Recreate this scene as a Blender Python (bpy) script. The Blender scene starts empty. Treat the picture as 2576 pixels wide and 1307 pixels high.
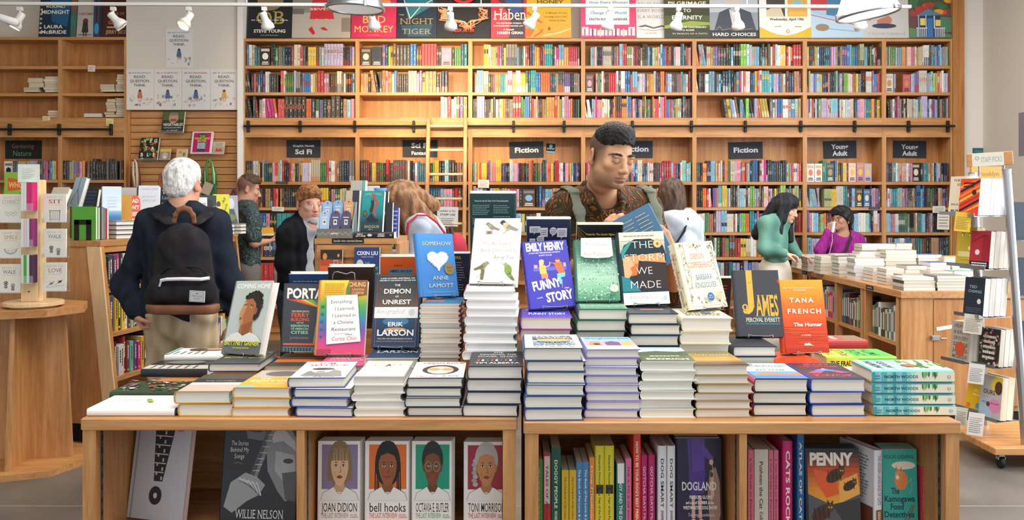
# A bookshop interior: display table stacked with books, browsing customers, wall of shelves behind.
import bpy,math,random
import numpy as np
from mathutils import Matrix,Vector
SC = bpy.context.scene
COL = SC.collection
RNG = random.Random(7)
# ------------------------------------------------------------------ camera, world, exposure
F,HZ,CX,CZ = 2150.0,515.0,1288.0,1.48      # focal length and horizon in pixels of the 2576 wide photograph, eye height
def X(px,Y): return (px - CX)/F*Y
def Z(py,Y): return CZ - (py - HZ)/F*Y
cam = bpy.data.cameras.new('camera'); cam.sensor_width = 36; cam.sensor_fit = 'HORIZONTAL'
cam.lens = F/2576*36; cam.shift_y = -(653.5 - HZ)/2576; cam.clip_start = .05; cam.clip_end = 60
camo = bpy.data.objects.new('camera',cam); COL.objects.link(camo)
camo.location = (0,0,CZ); camo.rotation_euler = (math.pi/2,0,0); SC.camera = camo
SC.view_settings.view_transform = 'Standard'; SC.view_settings.look = 'None'
SC.view_settings.gamma = 1; SC.view_settings.use_curve_mapping = False; SC.view_settings.exposure = 0.0
wd = bpy.data.worlds.new('world'); SC.world = wd; wd.use_nodes = True
wd.node_tree.nodes['Background'].inputs[0].default_value = (.90,.95,1,1)
wd.node_tree.nodes['Background'].inputs[1].default_value = 1.05          # daylight through the open shop front behind the camera
def area(name,loc,rot,sx,sy,power,col):
    l = bpy.data.lights.new(name,'AREA'); l.shape = 'RECTANGLE'; l.size = sx; l.size_y = sy; l.energy = power; l.color = col
    o = bpy.data.objects.new(name,l); COL.objects.link(o); o.location = loc; o.rotation_euler = rot; return o
area('ceiling_light_near',(.8,1.7,4.4),(0,0,0),5.5,2.2,200,(1,.96,.9))
area('ceiling_light_far',(1.3,6.0,4.4),(0,0,0),5.5,2.6,240,(1,.96,.9))
area('window_light',(5.4,4.2,2.3),(0,math.radians(90),0),3.2,4.6,330,(.86,.93,1))   # tall window in the side wall, out of frame
# ------------------------------------------------------------------ colour helpers and materials
def lin(h):
    if isinstance(h,str):
        h = h.lstrip('#'); h = tuple(int(h[i:i+2],16)/255 for i in (0,2,4))
    return tuple(c/12.92 if c <= .04045 else ((c + .055)/1.055) ** 2.4 for c in h[:3])
def mix(a,b,t):
    if isinstance(a,str): a = tuple(int(a.lstrip('#')[i:i+2],16)/255 for i in (0,2,4))
    if isinstance(b,str): b = tuple(int(b.lstrip('#')[i:i+2],16)/255 for i in (0,2,4))
    return tuple(x + (y - x)*t for x,y in zip(a,b))
def new_mat(name):
    m = bpy.data.materials.new(name); m.use_nodes = True
    return m,m.node_tree.nodes,m.node_tree.links,m.node_tree.nodes['Principled BSDF']
def plain(name,col,rough=.5,metal=0,bump=0,bscale=60,spec=.5):
    m,n,l,b = new_mat(name)
    b.inputs['Base Color'].default_value = (*lin(col),1); b.inputs['Roughness'].default_value = rough
    b.inputs['Metallic'].default_value = metal; b.inputs['Specular IOR Level'].default_value = spec
    if bump:
        tc = n.new('ShaderNodeTexCoord'); no = n.new('ShaderNodeTexNoise'); no.inputs['Scale'].default_value = bscale
        bp = n.new('ShaderNodeBump'); bp.inputs['Strength'].default_value = bump; bp.inputs['Distance'].default_value = .004
        l.new(tc.outputs['Object'],no.inputs['Vector']); l.new(no.outputs[0],bp.inputs['Height']); l.new(bp.outputs[0],b.inputs['Normal'])
    return m
def attr_mat(name,rough=.5,spec=.35,bump=0,bscale=80,noise=0,stretch=1):
    m,n,l,b = new_mat(name)
    a = n.new('ShaderNodeVertexColor'); a.layer_name = 'Col'
    b.inputs['Roughness'].default_value = rough; b.inputs['Specular IOR Level'].default_value = spec
    l.new(a.outputs[0],b.inputs['Base Color'])
    if bump or noise:
        tc = n.new('ShaderNodeTexCoord'); no = n.new('ShaderNodeTexNoise'); no.inputs['Scale'].default_value = bscale; no.inputs['Detail'].default_value = 4
        mp = n.new('ShaderNodeMapping'); mp.inputs['Scale'].default_value = (1,1,stretch); l.new(tc.outputs['Object'],mp.inputs[0]); l.new(mp.outputs[0],no.inputs['Vector'])
        if bump:
            bp = n.new('ShaderNodeBump'); bp.inputs['Strength'].default_value = bump; bp.inputs['Distance'].default_value = .006
            l.new(no.outputs[0],bp.inputs['Height']); l.new(bp.outputs[0],b.inputs['Normal'])
        if noise:
            mr = n.new('ShaderNodeMapRange'); mr.inputs[1].default_value = .3; mr.inputs[2].default_value = .7; mr.inputs[3].default_value = 1 - noise; mr.inputs[4].default_value = 1 + noise
            mx = n.new('ShaderNodeVectorMath'); mx.operation = 'SCALE'
            l.new(no.outputs[0],mr.inputs[0]); l.new(a.outputs[0],mx.inputs[0]); l.new(mr.outputs[0],mx.inputs['Scale']); l.new(mx.outputs[0],b.inputs['Base Color'])
    return m
def wood(name,dark,light,axis,rough=.42,scale=1.0):
    m,n,l,b = new_mat(name)
    tc = n.new('ShaderNodeTexCoord'); mp = n.new('ShaderNodeMapping'); s = [16*scale]*3; s['xyz'.index(axis)] = 1.1*scale
    mp.inputs['Scale'].default_value = s
    no = n.new('ShaderNodeTexNoise'); no.inputs['Scale'].default_value = 2.2; no.inputs['Detail'].default_value = 6; no.inputs['Roughness'].default_value = .6; no.inputs['Distortion'].default_value = .6
    fi = n.new('ShaderNodeTexNoise'); fi.inputs['Scale'].default_value = 14; fi.inputs['Detail'].default_value = 3
    ad = n.new('ShaderNodeMath'); ad.operation = 'MULTIPLY_ADD'; ad.inputs[1].default_value = .35
    cr = n.new('ShaderNodeValToRGB'); cr.color_ramp.elements[0].position = .42; cr.color_ramp.elements[1].position = .86
    cr.color_ramp.elements[0].color = (*lin(dark),1); cr.color_ramp.elements[1].color = (*lin(light),1)
    l.new(tc.outputs['Object'],mp.inputs[0]); l.new(mp.outputs[0],no.inputs['Vector']); l.new(mp.outputs[0],fi.inputs['Vector'])
    l.new(fi.outputs[0],ad.inputs[0]); l.new(no.outputs[0],ad.inputs[2]); l.new(ad.outputs[0],cr.inputs[0]); l.new(cr.outputs[0],b.inputs['Base Color'])
    b.inputs['Roughness'].default_value = rough
    bp = n.new('ShaderNodeBump'); bp.inputs['Strength'].default_value = .12; bp.inputs['Distance'].default_value = .002
    l.new(fi.outputs[0],bp.inputs['Height']); l.new(bp.outputs[0],b.inputs['Normal'])
    return m
WZ = wood('oak_upright','#a36b37','#ce9860','z'); WX = wood('oak_board','#a36b37','#ce9860','x'); WY = wood('oak_deep','#a36b37','#ce9860','y')
WP = wood('birch_panel','#9f6430','#c58b50','z',.45,.6)
PALE = wood('pale_birch','#d9b283','#ecd0a4','z',.5)
PRINT = attr_mat('printed_paper',.38,.4)
MATTE = attr_mat('matte_paint',.6,.25)
METAL = plain('brushed_steel','#b9bcc0',.32,1)
WIRE = plain('steel_wire','#8d8f90',.35,.9)
BLACK = plain('black_iron','#1b1b1d',.5,.3)
WHITE = plain('white_enamel','#eceae6',.4)
PAPER = plain('white_paper','#efece4',.7)
def pages_mat():
    m,n,l,b = new_mat('page_edges')
    a = n.new('ShaderNodeVertexColor'); a.layer_name = 'Col'
    tc = n.new('ShaderNodeTexCoord'); mp = n.new('ShaderNodeMapping'); mp.inputs['Scale'].default_value = (3,3,900)
    no = n.new('ShaderNodeTexNoise'); no.inputs['Scale'].default_value = 1; no.inputs['Detail'].default_value = 2
    mr = n.new('ShaderNodeMapRange'); mr.inputs[1].default_value = .3; mr.inputs[2].default_value = .7; mr.inputs[3].default_value = .9; mr.inputs[4].default_value = 1.05
    mx = n.new('ShaderNodeVectorMath'); mx.operation = 'SCALE'
    l.new(tc.outputs['Object'],mp.inputs[0]); l.new(mp.outputs[0],no.inputs['Vector']); l.new(no.outputs[0],mr.inputs[0])
    l.new(a.outputs[0],mx.inputs[0]); l.new(mr.outputs[0],mx.inputs['Scale']); l.new(mx.outputs[0],b.inputs['Base Color']); b.inputs['Roughness'].default_value = .85
    b.inputs['Specular IOR Level'].default_value = .15
    return m
PAGES = pages_mat()
def acrylic():
    m,n,l,b = new_mat('clear_acrylic')
    t = n.new('ShaderNodeBsdfTransparent'); g = n.new('ShaderNodeBsdfGlossy'); g.inputs['Roughness'].default_value = .08
    mx = n.new('ShaderNodeMixShader'); mx.inputs[0].default_value = .1
    l.new(t.outputs[0],mx.inputs[1]); l.new(g.outputs[0],mx.inputs[2]); l.new(mx.outputs[0],n['Material Output'].inputs[0]); n.remove(b)
    return m
ACRYL = acrylic()
# ------------------------------------------------------------------ mesh builder
class MB:
    def __init__(s): s.v = []; s.f = []; s.c = []; s.m = []
    def add(s,vs,fs,col=(1,1,1),mi=0,M=None):
        if isinstance(col,str): col = lin(col)
        b = len(s.v)
        if M is not None: vs = [tuple(M @ Vector(v)) for v in vs]
        s.v += [tuple(v) for v in vs]
        for f in fs: s.f.append(tuple(i + b for i in f)); s.c.append(col); s.m.append(mi)
    def box(s,lo,hi,col=(1,1,1),mi=0,M=None):
        x0,y0,z0 = lo; x1,y1,z1 = hi
        s.add([(x0,y0,z0),(x1,y0,z0),(x1,y1,z0),(x0,y1,z0),(x0,y0,z1),(x1,y0,z1),(x1,y1,z1),(x0,y1,z1)],
              [(0,3,2,1),(4,5,6,7),(0,1,5,4),(1,2,6,5),(2,3,7,6),(3,0,4,7)],col,mi,M)
    def bbox(s,lo,hi,e,col=(1,1,1),mi=0,M=None):          # box with chamfered edges
        x0,y0,z0 = lo; x1,y1,z1 = hi; vs = [];
        def ring(z,i): return [(x0+i+e,y0+i,z),(x1-i-e,y0+i,z),(x1-i,y0+i+e,z),(x1-i,y1-i-e,z),(x1-i-e,y1-i,z),(x0+i+e,y1-i,z),(x0+i,y1-i-e,z),(x0+i,y0+i+e,z)]
        for z,i in ((z0,e),(z0+e,0),(z1-e,0),(z1,e)): vs += ring(z,i)
        fs = [tuple(range(7,-1,-1)),tuple(range(24,32))]
        for r in range(3):
            for k in range(8): a = r*8+k; b2 = r*8+(k+1)%8; fs.append((a,b2,b2+8,a+8))
        s.add(vs,fs,col,mi,M)
    def prism(s,pts,z0,z1,col=(1,1,1),mi=0,M=None):        # polygon in xy, extruded in z
        n = len(pts); vs = [(x,y,z0) for x,y in pts] + [(x,y,z1) for x,y in pts]
        fs = [tuple(range(n-1,-1,-1)),tuple(range(n,2*n))] + [(i,(i+1) % n,(i+1) % n + n,i+n) for i in range(n)]
        s.add(vs,fs,col,mi,M)
    def lathe(s,prof,n=24,col=(1,1,1),mi=0,M=None,cap=True):  # profile (r, z) about z
        vs = []; fs = []
        for r,z in prof:
            for k in range(n): a = 2*math.pi*k/n; vs.append((r*math.cos(a),r*math.sin(a),z))
        for j in range(len(prof)-1):
            for k in range(n): a = j*n+k; b = j*n+(k+1) % n; fs.append((a,b,b+n,a+n))
        if cap: fs.append(tuple(range(n-1,-1,-1))); fs.append(tuple(range((len(prof)-1)*n,len(prof)*n)))
        s.add(vs,fs,col,mi,M)
    def cyl(s,a,b,r,n=10,col=(1,1,1),mi=0,r2=None):
        a = Vector(a); b = Vector(b); d = b - a; L = d.length
        M = Matrix.Translation(a) @ d.to_track_quat('Z','Y').to_matrix().to_4x4()
        s.lathe([(r,0),(r if r2 is None else r2,L)],n,col,mi,M)
    def tube(s,pts,r,n=6,col=(1,1,1),mi=0):
        pts = [Vector(p) for p in pts]; vs = []; fs = []; up = None
        for i,p in enumerate(pts):
            d = (pts[min(i+1,len(pts)-1)] - pts[max(i-1,0)]).normalized()
            if up is None: up = Vector((0,0,1)) if abs(d.z) < .9 else Vector((1,0,0))
            a = d.cross(up).normalized(); up = a.cross(d).normalized()
            for k in range(n): t = 2*math.pi*k/n; vs.append(tuple(p + a*math.cos(t)*r + up*math.sin(t)*r))
        for j in range(len(pts)-1):
            for k in range(n): a = j*n+k; b = j*n+(k+1) % n; fs.append((a,b,b+n,a+n))
        fs.append(tuple(range(n-1,-1,-1))); fs.append(tuple(range((len(pts)-1)*n,len(pts)*n)))
        s.add(vs,fs,col,mi)
    def mesh(s,name,mats,smooth=False):
        me = bpy.data.meshes.new(name); me.from_pydata(s.v,[],s.f)
        if not isinstance(mats,(list,tuple)): mats = [mats]
        for m in mats: me.materials.append(m)
        if len(mats) > 1: me.polygons.foreach_set('material_index',s.m)
        n = np.array([len(f) for f in s.f]); c = np.ones((len(s.f),4),np.float32); c[:,:3] = np.array([k[:3] for k in s.c],np.float32)
        at = me.color_attributes.new('Col','FLOAT_COLOR','CORNER'); at.data.foreach_set('color',np.repeat(c,n,axis=0).ravel())
        if smooth: me.polygons.foreach_set('use_smooth',[True]*len(me.polygons))
        return me
def link(name,me,parent=None,label=None,M=None):
    o = bpy.data.objects.new(name,me); COL.objects.link(o)
    if parent is not None: o.parent = parent
    if label: o['label'] = label
    if M is not None: o.matrix_basis = M
    return o
def part(name,mb,mats,parent,label=None,smooth=False): return link(name,mb.mesh(name,mats,smooth),parent,label)
def thing(name,label,cat,loc=(0,0,0),rz=0,group=None,M=None):
    o = bpy.data.objects.new(name,None); COL.objects.link(o); o.empty_display_size = .1
    if M is not None: o.matrix_basis = M
    else: o.location = loc; o.rotation_euler = (0,0,rz)
    return tag(o,label,cat,group)
def tag(o,label,cat,group=None):
    o['label'] = label; o['category'] = cat
    if group: o['group'] = group
    return o
def structure(name,mb,mats): o = part(name,mb,mats,None); o['kind'] = 'structure'; return o
def frame(x0,z0,x1,z1,y0,y1): return (min(x0,x1),y0,min(z0,z1)),(max(x0,x1),y1,max(z0,z1))
# ------------------------------------------------------------------ lettering and flat print
_G = {}
def _tess(body,off):
    c = bpy.data.curves.new('t','FONT'); c.body = body; c.resolution_u = 2; c.offset = off
    o = bpy.data.objects.new('t',c); me = o.to_mesh(); me.calc_loop_triangles()
    v = [(p.co.x,p.co.y) for p in me.vertices]; t = [tuple(k.vertices) for k in me.loop_triangles]
    o.to_mesh_clear(); bpy.data.objects.remove(o); bpy.data.curves.remove(c); return v,t
_cap = max(p[1] for p in _tess('H',0)[0]); _hh = max(p[0] for p in _tess('HH',0)[0])
def glyph(ch,bold,serif):
    k = (ch,bold,serif)
    if k not in _G:
        adv = (max(p[0] for p in _tess('H' + ch + 'H',0)[0]) - _hh)/_cap
        v,t = _tess(ch,bold) if ch != ' ' else ([],[])
        v = [(x/_cap,y/_cap) for x,y in v]
        if serif and ch.isalpha() and v:                             # slab feet on the stems
            ed = {}
            for a,b,c in t:
                for e in ((a,b),(b,c),(c,a)): ed[tuple(sorted(e))] = ed.get(tuple(sorted(e)),0) + 1
            top = max(p[1] for p in v); n0 = len(v)
            for (a,b),q in list(ed.items()):
                if q == 1 and abs(v[a][1] - v[b][1]) < .02 and (abs(v[a][1]) < .02 or abs(v[a][1] - top) < .02) and .04 < abs(v[a][0] - v[b][0]) < .35:
                    x0,x1 = sorted((v[a][0],v[b][0])); y = v[a][1]; y2 = y + (.07 if y < .3 else -.07); i = len(v)
                    v += [(x0 - .11,y),(x1 + .11,y),(x1 + .11,y2),(x0 - .11,y2)]; t += [(i,i+1,i+2),(i,i+2,i+3)]
        _G[k] = (v,t,adv)
    return _G[k]
class Art:                       # flat print: x, y in 0..1 of the printed face, y downwards
    def __init__(s,bg=None): s.L = [];  s.bg = bg
    def poly(s,pts,col): s.L.append((list(pts),[tuple(range(len(pts)))],lin(col))); return s
    def rect(s,x0,y0,x1,y1,col): return s.poly([(x0,y0),(x0,y1),(x1,y1),(x1,y0)],col)
    def ell(s,cx,cy,rx,ry,col,n=18,a0=0,a1=360,rot=0):
        p = []; full = a1 - a0 >= 360; cr,sr = math.cos(math.radians(rot)),math.sin(math.radians(rot))
        for i in range(n + (0 if full else 1)):
            t = math.radians(a0 + (a1 - a0)*i/n); x,y = rx*math.cos(t),-ry*math.sin(t); p.append((cx + x*cr - y*sr,cy + x*sr + y*cr))
        return s.poly(p,col)
    def line(s,pts,w,col,asp=1.5):
        for (x0,y0),(x1,y1) in zip(pts,pts[1:]):
            dx,dy = x1 - x0,(y1 - y0)*asp; L = math.hypot(dx,dy) or 1; nx,ny = -dy/L*w/2,dx/L*w/2/asp
            ex,ey = dx/L*w*.3,dy/L*w*.3/asp
            s.poly([(x0+nx-ex,y0+ny-ey),(x0-nx-ex,y0-ny-ey),(x1-nx+ex,y1-ny+ey),(x1+nx+ex,y1+ny+ey)],col)
        return s
    def text(s,t,x,y,cap,col,width=None,al='c',bold=.02,serif=False,rot=0,shear=0,track=0,asp=1.5):
        # y = baseline, cap = capital height, width = fitted width, all in fractions of the face
        vs,fs,cx = [],[],0
        for ch in t:
            v,f,adv = glyph(ch,bold,serif); b = len(vs)
            vs += [(p[0] + cx,p[1]) for p in v]; fs += [tuple(i + b for i in q) for q in f]; cx += adv + track
        if not vs: return s
        W = max(p[0] for p in vs); sy = cap; sx = cap*asp if width is None else width/W
        off = {'c': W/2,'l': 0,'r': W}[al]; cr,sr = math.cos(math.radians(rot)),math.sin(math.radians(rot)); out = []
        for px,py in vs:
            u,w = (px - off + py*shear)*sx,py*sy
            out.append((x + u*cr - w*asp*sr,y - (u/asp*sr + w*cr)))
        s.L.append((out,fs,lin(col))); return s
    def lines(s,x0,y0,x1,n,dy,h,col,ragged=.15,seed=1,asp=1.5):   # rows of print too small to read
        r = random.Random(seed)
        for i in range(n):
            x = x0; xe = x1 - (x1 - x0)*ragged*r.random()
            while x < xe:
                w = (x1 - x0)*r.uniform(.05,.16); s.rect(x,y0 + i*dy,min(x + w,xe),y0 + i*dy + h,col); x += w + (x1 - x0)*.025
        return s
    def grad(s,x0,y0,x1,y1,cols,n=6):
        k = (len(cols) - 1)*n
        for i in range(k):
            t = i/n; j = int(t); s.rect(x0,y0 + (y1 - y0)*i/k,x1,y0 + (y1 - y0)*(i + 1)/k,mix(cols[j],cols[j+1],t - j))
        return s
    def into(s,mb,O,U,V,N,mi=0,e=.00006):                # O = lower left corner, U, V = the edges, N = outward unit normal
        O,U,V,N = map(Vector,(O,U,V,N)); h = e
        for pts,fs,c in s.L:
            mb.add([tuple(O + U*min(max(x,0),1) + V*(1 - min(max(y,0),1)) + N*h) for x,y in pts],fs,c,mi); h += e
        return mb
# ------------------------------------------------------------------ books: x from spine to fore-edge, y from tail to head, z thickness, front cover up
def book_parts(w,h,t,jacket,board=None,hard=True,front=None,spine=None,back=None,pages='#e9e3d6',sp=None,bulge=None):
    b = .0026 if hard else .0007; ov = .004 if hard else .0003; bul = (.006 if hard else .0005) if bulge is None else bulge
    j = lin(jacket); bd = lin(board or jacket); spc = lin(sp) if sp else j
    mb = MB(); N = 6; s = bul
    def prof(d,r):                                            # outer or inner C of the cover in xz
        pts = [(w,t - d),(s + .004,t - d)]
        for i in range(N + 1):
            a = math.pi/2 + math.pi*i/N
            pts.append((s + r*math.cos(a)*1.0,t/2 + (t/2 - d)*math.sin(a)))
        return pts + [(s + .004,d),(w,d)]
    po,pi = prof(0,s),prof(b,max(s - b,.0002)); n = len(po)
    vs = [(x,0,z) for x,z in po] + [(x,h,z) for x,z in po] + [(x,0,z) for x,z in pi] + [(x,h,z) for x,z in pi]
    for i in range(n - 1):
        mb.add([vs[i],vs[i+1],vs[n+i+1],vs[n+i]],[(0,1,2,3)],spc if 2 <= i < n - 3 else j)
        mb.add([vs[2*n+i],vs[2*n+i+1],vs[3*n+i+1],vs[3*n+i]],[(3,2,1,0)],bd)
        mb.add([vs[i],vs[i+1],vs[2*n+i+1],vs[2*n+i]],[(3,2,1,0)],bd)
        mb.add([vs[n+i],vs[n+i+1],vs[3*n+i+1],vs[3*n+i]],[(0,1,2,3)],bd)
    for i in (0,n - 1): mb.add([vs[i],vs[n+i],vs[3*n+i],vs[2*n+i]],[(0,1,2,3)],bd)
    out = [('cover',mb.mesh('cover',PRINT))]
    pb = MB(); x0 = max(s - .001,.001); e = min(.004,t*.15) if hard else 0
    pb.prism([(x0,b),(w - ov,b),(w - ov - e*.6,t/2),(w - ov,t - b),(x0,t - b),(x0 - min(.003,x0*.8),t/2)],ov,h - ov,lin(pages),0,
             Matrix(((1,0,0,0),(0,0,1,0),(0,1,0,0),(0,0,0,1))))
    out.append(('page_block',pb.mesh('page_block',PAGES)))
    for nm,a,O,U,V,Nn in (('front_print',front,(s + .004,0,t),(w - s - .004,0,0),(0,h,0),(0,0,1)),
                               ('back_print',back,(w,0,0),(-(w - s - .004),0,0),(0,h,0),(0,0,-1)),
                               ('spine_print',spine,(-.0001,h,t*.12),(0,-h,0),(0,0,t*.76),(-1,0,0))):
        if a is not None and a.L:
            m2 = MB(); a.into(m2,O,U,V,Nn); out.append((nm,m2.mesh(nm,PRINT)))
    return out
def place(parts,label,M,group=None,name='book',cat='book'):
    r = thing(name,label,cat,M=M,group=group)
    for nm,me in parts: link(nm,me,r)
    return r
def flat(x,y,z,rz=0,spine_front=False,flip=False):   # lying with its cover up; tail edge towards the camera, or the spine
    M = Matrix.Translation((x,y,z)) @ Matrix.Rotation(rz,4,'Z')
    return M
def stand(xc,Y,z,w,yaw=0,lean=.2,roll=0):           # face-out: front cover towards the camera, leaning back, bottom centre at (xc, Y, z)
    b = Vector((math.sin(yaw),math.cos(yaw),0)); xv = Vector((math.cos(yaw),-math.sin(yaw),0))
    uv = math.sin(lean)*b + math.cos(lean)*Vector((0,0,1))
    xr = math.cos(roll)*xv + math.sin(roll)*uv; ur = -math.sin(roll)*xv + math.cos(roll)*uv; nz = xr.cross(ur)
    O = Vector((xc,Y,z)) - xr*(w/2)
    return Matrix(((xr.x,ur.x,nz.x,O.x),(xr.y,ur.y,nz.y,O.y),(xr.z,ur.z,nz.z,O.z),(0,0,0,1)))
def spine_out(x,Y,z,lean=0,yaw=0):                    # upright on a shelf, spine towards the camera, thickness along +x
    M = Matrix(((0,0,1,x),(1,0,0,Y),(0,1,0,z),(0,0,0,1)))
    return Matrix.Translation((x,Y,z)) @ Matrix.Rotation(yaw,4,'Z') @ Matrix.Rotation(lean,4,'Y') @ Matrix.Translation((-x,-Y,-z)) @ M
ORD = ['topmost','second','third','fourth','fifth','sixth','seventh','eighth','ninth','tenth','eleventh','twelfth','thirteenth']
def stack(x0,Y,z0,w,h,ts,jacket,board,where,top,hard=True,front=None,spine=None,pages='#ebe5d9',jit=.006,rj=.03,shifts=None,seed=1,sp=None,topz=None,group=None,rz0=0):
    """a pile of copies of one book, tail edges towards the camera; WHERE names the pile, TOP describes the cover in view"""
    r = random.Random(seed); parts = {}; z = z0; n = len(ts); out = []
    for i,t in enumerate(ts):
        k = n - 1 - i                                     # 0 = topmost
        key = (round(t,4),k == 0)
        if key not in parts: parts[key] = book_parts(w,h,t,jacket,board,hard,front if k == 0 else None,spine,None,pages,sp)
        dx = shifts[i] if shifts else r.uniform(-jit,jit)
        lab = top if k == 0 else ORD[k] + ' book from the top of the ' + where
        out.append(place(parts[key],lab,flat(x0 + dx,Y + r.uniform(-.004,.004),z,rz0 + r.uniform(-rj,rj)),group or where))
        z += t + .0004
    return z
def easel(xc,Y,z,label,yaw=0,lean=.3,w=.09,h=.15):  # bent wire book stand: two front hooks and a sloping back
    mb = MB(); d = .03
    R = lambda x,y,q: tuple(Matrix.Translation((xc,Y,z)) @ Matrix.Rotation(-yaw,4,'Z') @ Vector((x,y,q)))
    g = .0035
    mb.tube([R(-w/2,-d,.014),R(-w/2,-d - .004,.004),R(-w/2,.0,-.000 + g*0),R(-w/2,.05,.001)],.0016)
    mb.tube([R(w/2,-d,.014),R(w/2,-d - .004,.004),R(w/2,0,0),R(w/2,.05,.001)],.0016)
    mb.tube([R(-w/2,-d,.014),R(-w/2 + .012,-d,.010),R(w/2 - .012,-d,.010),R(w/2,-d,.014)],.0016)
    s,c = math.sin(lean),math.cos(lean)
    mb.tube([R(-w/2,.03,.001),R(-w/2 + .01,.03 + s*h,c*h),R(w/2 - .01,.03 + s*h,c*h),R(w/2,.03,.001)],.0016)
    mb.tube([R(0,.03 + s*h*.8,c*h*.8),R(0,.12,.001)],.0016)
    o = link('wire_book_stand',mb.mesh('wire_book_stand',WIRE,True)); return tag(o,label,'book stand','wire book stands on the display table')
# ------------------------------------------------------------------ the room
WF = 9.33        # front plane of the wall shelves
WB = 9.62        # wall behind them
def concrete():
    m,n,l,b = new_mat('polished_concrete')
    tc = n.new('ShaderNodeTexCoord'); no = n.new('ShaderNodeTexNoise'); no.inputs['Scale'].default_value = 2.2; no.inputs['Detail'].default_value = 8
    cr = n.new('ShaderNodeValToRGB'); cr.color_ramp.elements[0].position = .3; cr.color_ramp.elements[1].position = .75
    cr.color_ramp.elements[0].color = (*lin('#57524d'),1); cr.color_ramp.elements[1].color = (*lin('#746d65'),1)
    l.new(tc.outputs['Object'],no.inputs['Vector']); l.new(no.outputs[0],cr.inputs[0]); l.new(cr.outputs[0],b.inputs['Base Color']); b.inputs['Roughness'].default_value = .38
    return m
WALLM = plain('painted_plaster','#d9d3c8',.85,0,.08,30)
WALLW = plain('white_paint','#ece8e2',.8,0,.05,30)
mb = MB(); mb.box((-7,-1.5,-.1),(6.5,WB + .3,0)); structure('floor',mb,concrete())
mb = MB()
for yj in (2.9,4.2,5.5): mb.box((-7,yj,0),(6.5,yj + .008,.0006))
structure('trim_floor_joints',mb,plain('joint_filler','#8d867d',.7))
mb = MB(); mb.box((-7,-1.5,4.6),(6.5,WB + .3,4.75)); structure('ceiling',mb,WALLW)
mb = MB(); mb.box((-7,WB,0),(6.5,WB + .2,4.6)); structure('wall_back',mb,WALLM)
mb = MB(); mb.box((-7.1,-1.5,0),(-6.9,WB,4.6)); structure('wall_left',mb,WALLM)
XR = X(2528,9.0)
mb = MB(); mb.box((XR,5.9,0),(XR + .2,WB,4.6)); mb.box((XR,-1.5,3.9),(XR + .2,5.9,4.6)); mb.box((XR,-1.5,0),(XR + .2,1.5,3.9)); structure('wall_right',mb,WALLM)
# pilasters beside the long shelf wall
mb = MB(); mb.box((X(597,9.3),9.3,0),(X(611,9.3),WB,4.6)); structure('trim_white_pier',mb,WALLW)
mb = MB(); mb.box((X(2397,9.36),9.36,0),(X(2426,9.36),WB,3.9)); structure('trim_wood_pier',mb,WP)
mb = MB(); mb.box((X(2426,9.42),9.42,0),(XR,WB,4.6)); structure('trim_white_return',mb,WALLW)
mb = MB(); mb.box((X(317.5,WF),WF + .001,Z(276,WF)),(X(597,WF),WB,4.6)); structure('wall_front_plaster',mb,WALLM)
# ------------------------------------------------------------------ wall bookcases: each bay is a cabinet of its own
def bay(px0,px1,rows,label,Y=WF,top=97,toe=857,fas=(296,345),depth=.27):
    s = lambda p: X(p,Y); x0,x1 = s(px0),s(px1); zt = Z(top,Y)
    r = thing('bookcase',label,'bookcase',((x0 + x1)/2,Y,0),0,'oak bookcases along the back wall')
    xm = (x0 + x1)/2; a,b = x0 - xm,x1 - xm; t = .0225; D = depth
    for lo,hi in ((a,a + t),(b - t,b)):
        mb = MB(); mb.box((lo,0,0),(hi,D,zt)); part('side_panel',mb,WZ,r)
    mb = MB(); mb.box((a + t,.0,zt - .03),(b - t,D,zt)); part('top_board',mb,WX,r)
    mb = MB(); mb.box((a + t,D - .012,.05),(b - t,D,zt - .03)); part('back_panel',mb,WP,r)
    for py in rows:
        z = Z(py,Y); mb = MB(); mb.box((a + t,.004,z - .032),(b - t,D - .012,z)); part('shelf',mb,WX,r)
    mb = MB(); zf0,zf1 = Z(fas[1],Y),Z(fas[0],Y); mb.box((a + t,.0,zf0),(b - t,.02,zf1)); part('header_board',mb,WX,r)
    mb = MB(); mb.box((a + t,.03,0),(b - t,.05,.09)); part('toe_kick',mb,WX,r)
    return r
ROWS = [165,232,457,521,584,646,708,769,828]
UP = [611,899,1183,1467,1747,2025,2224,2396]
BAYLAB = ['oak bookcase bay below the Graphic Novels Sci Fi sign, beside the white pier','oak bookcase bay behind the ladder with a nearly empty third shelf',
          'oak bookcase bay with the tilted Fiction sign and small blue card','oak bookcase bay whose Fiction sign is half hidden by a customer',
          'oak bookcase bay with a Fiction sign and an empty left third shelf','oak bookcase bay with the Young Adult sign above face-out books',
          'narrow oak bookcase at the end with the second Young Adult sign']
for i in range(7): bay(UP[i],UP[i+1],ROWS + [296],BAYLAB[i])
bay(151,317,[166,234,296,452,520,584,646,708],'oak bookcase with piles of page-out books beside the poster wall',top=93)
bay(-135,151,[166,234,296,452,520,584,646,708],'oak bookcase carrying the Gardening Nature chalk sign',top=93)
# slatted display wall
sw = thing('slat_wall','wooden slatted display wall below the four white posters','display wall',(X(457,WF),WF + .06,0))
xa,xb = X(322,WF) - X(457,WF),X(592,WF) - X(457,WF); zt = Z(277,WF); k = 0; z = zt
mb = MB(); mb.box((xa - .02,.03,0),(xb + .02,.06,zt)); part('backing_panel',mb,WP,sw)
sl = MB(); sl.bbox((xa,0,0),(xb,.03,.071),.004); slm = sl.mesh('slat',WX)
while z > .1:
    z -= .0775; link('slat',slm,sw,None,Matrix.Translation((0,0,z)))
for x in (xa - .024,xb):
    mb = MB(); mb.box((x,-.012,0),(x + .024,.04,zt + .012)); part('edge_trim',mb,WZ,sw)
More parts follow.
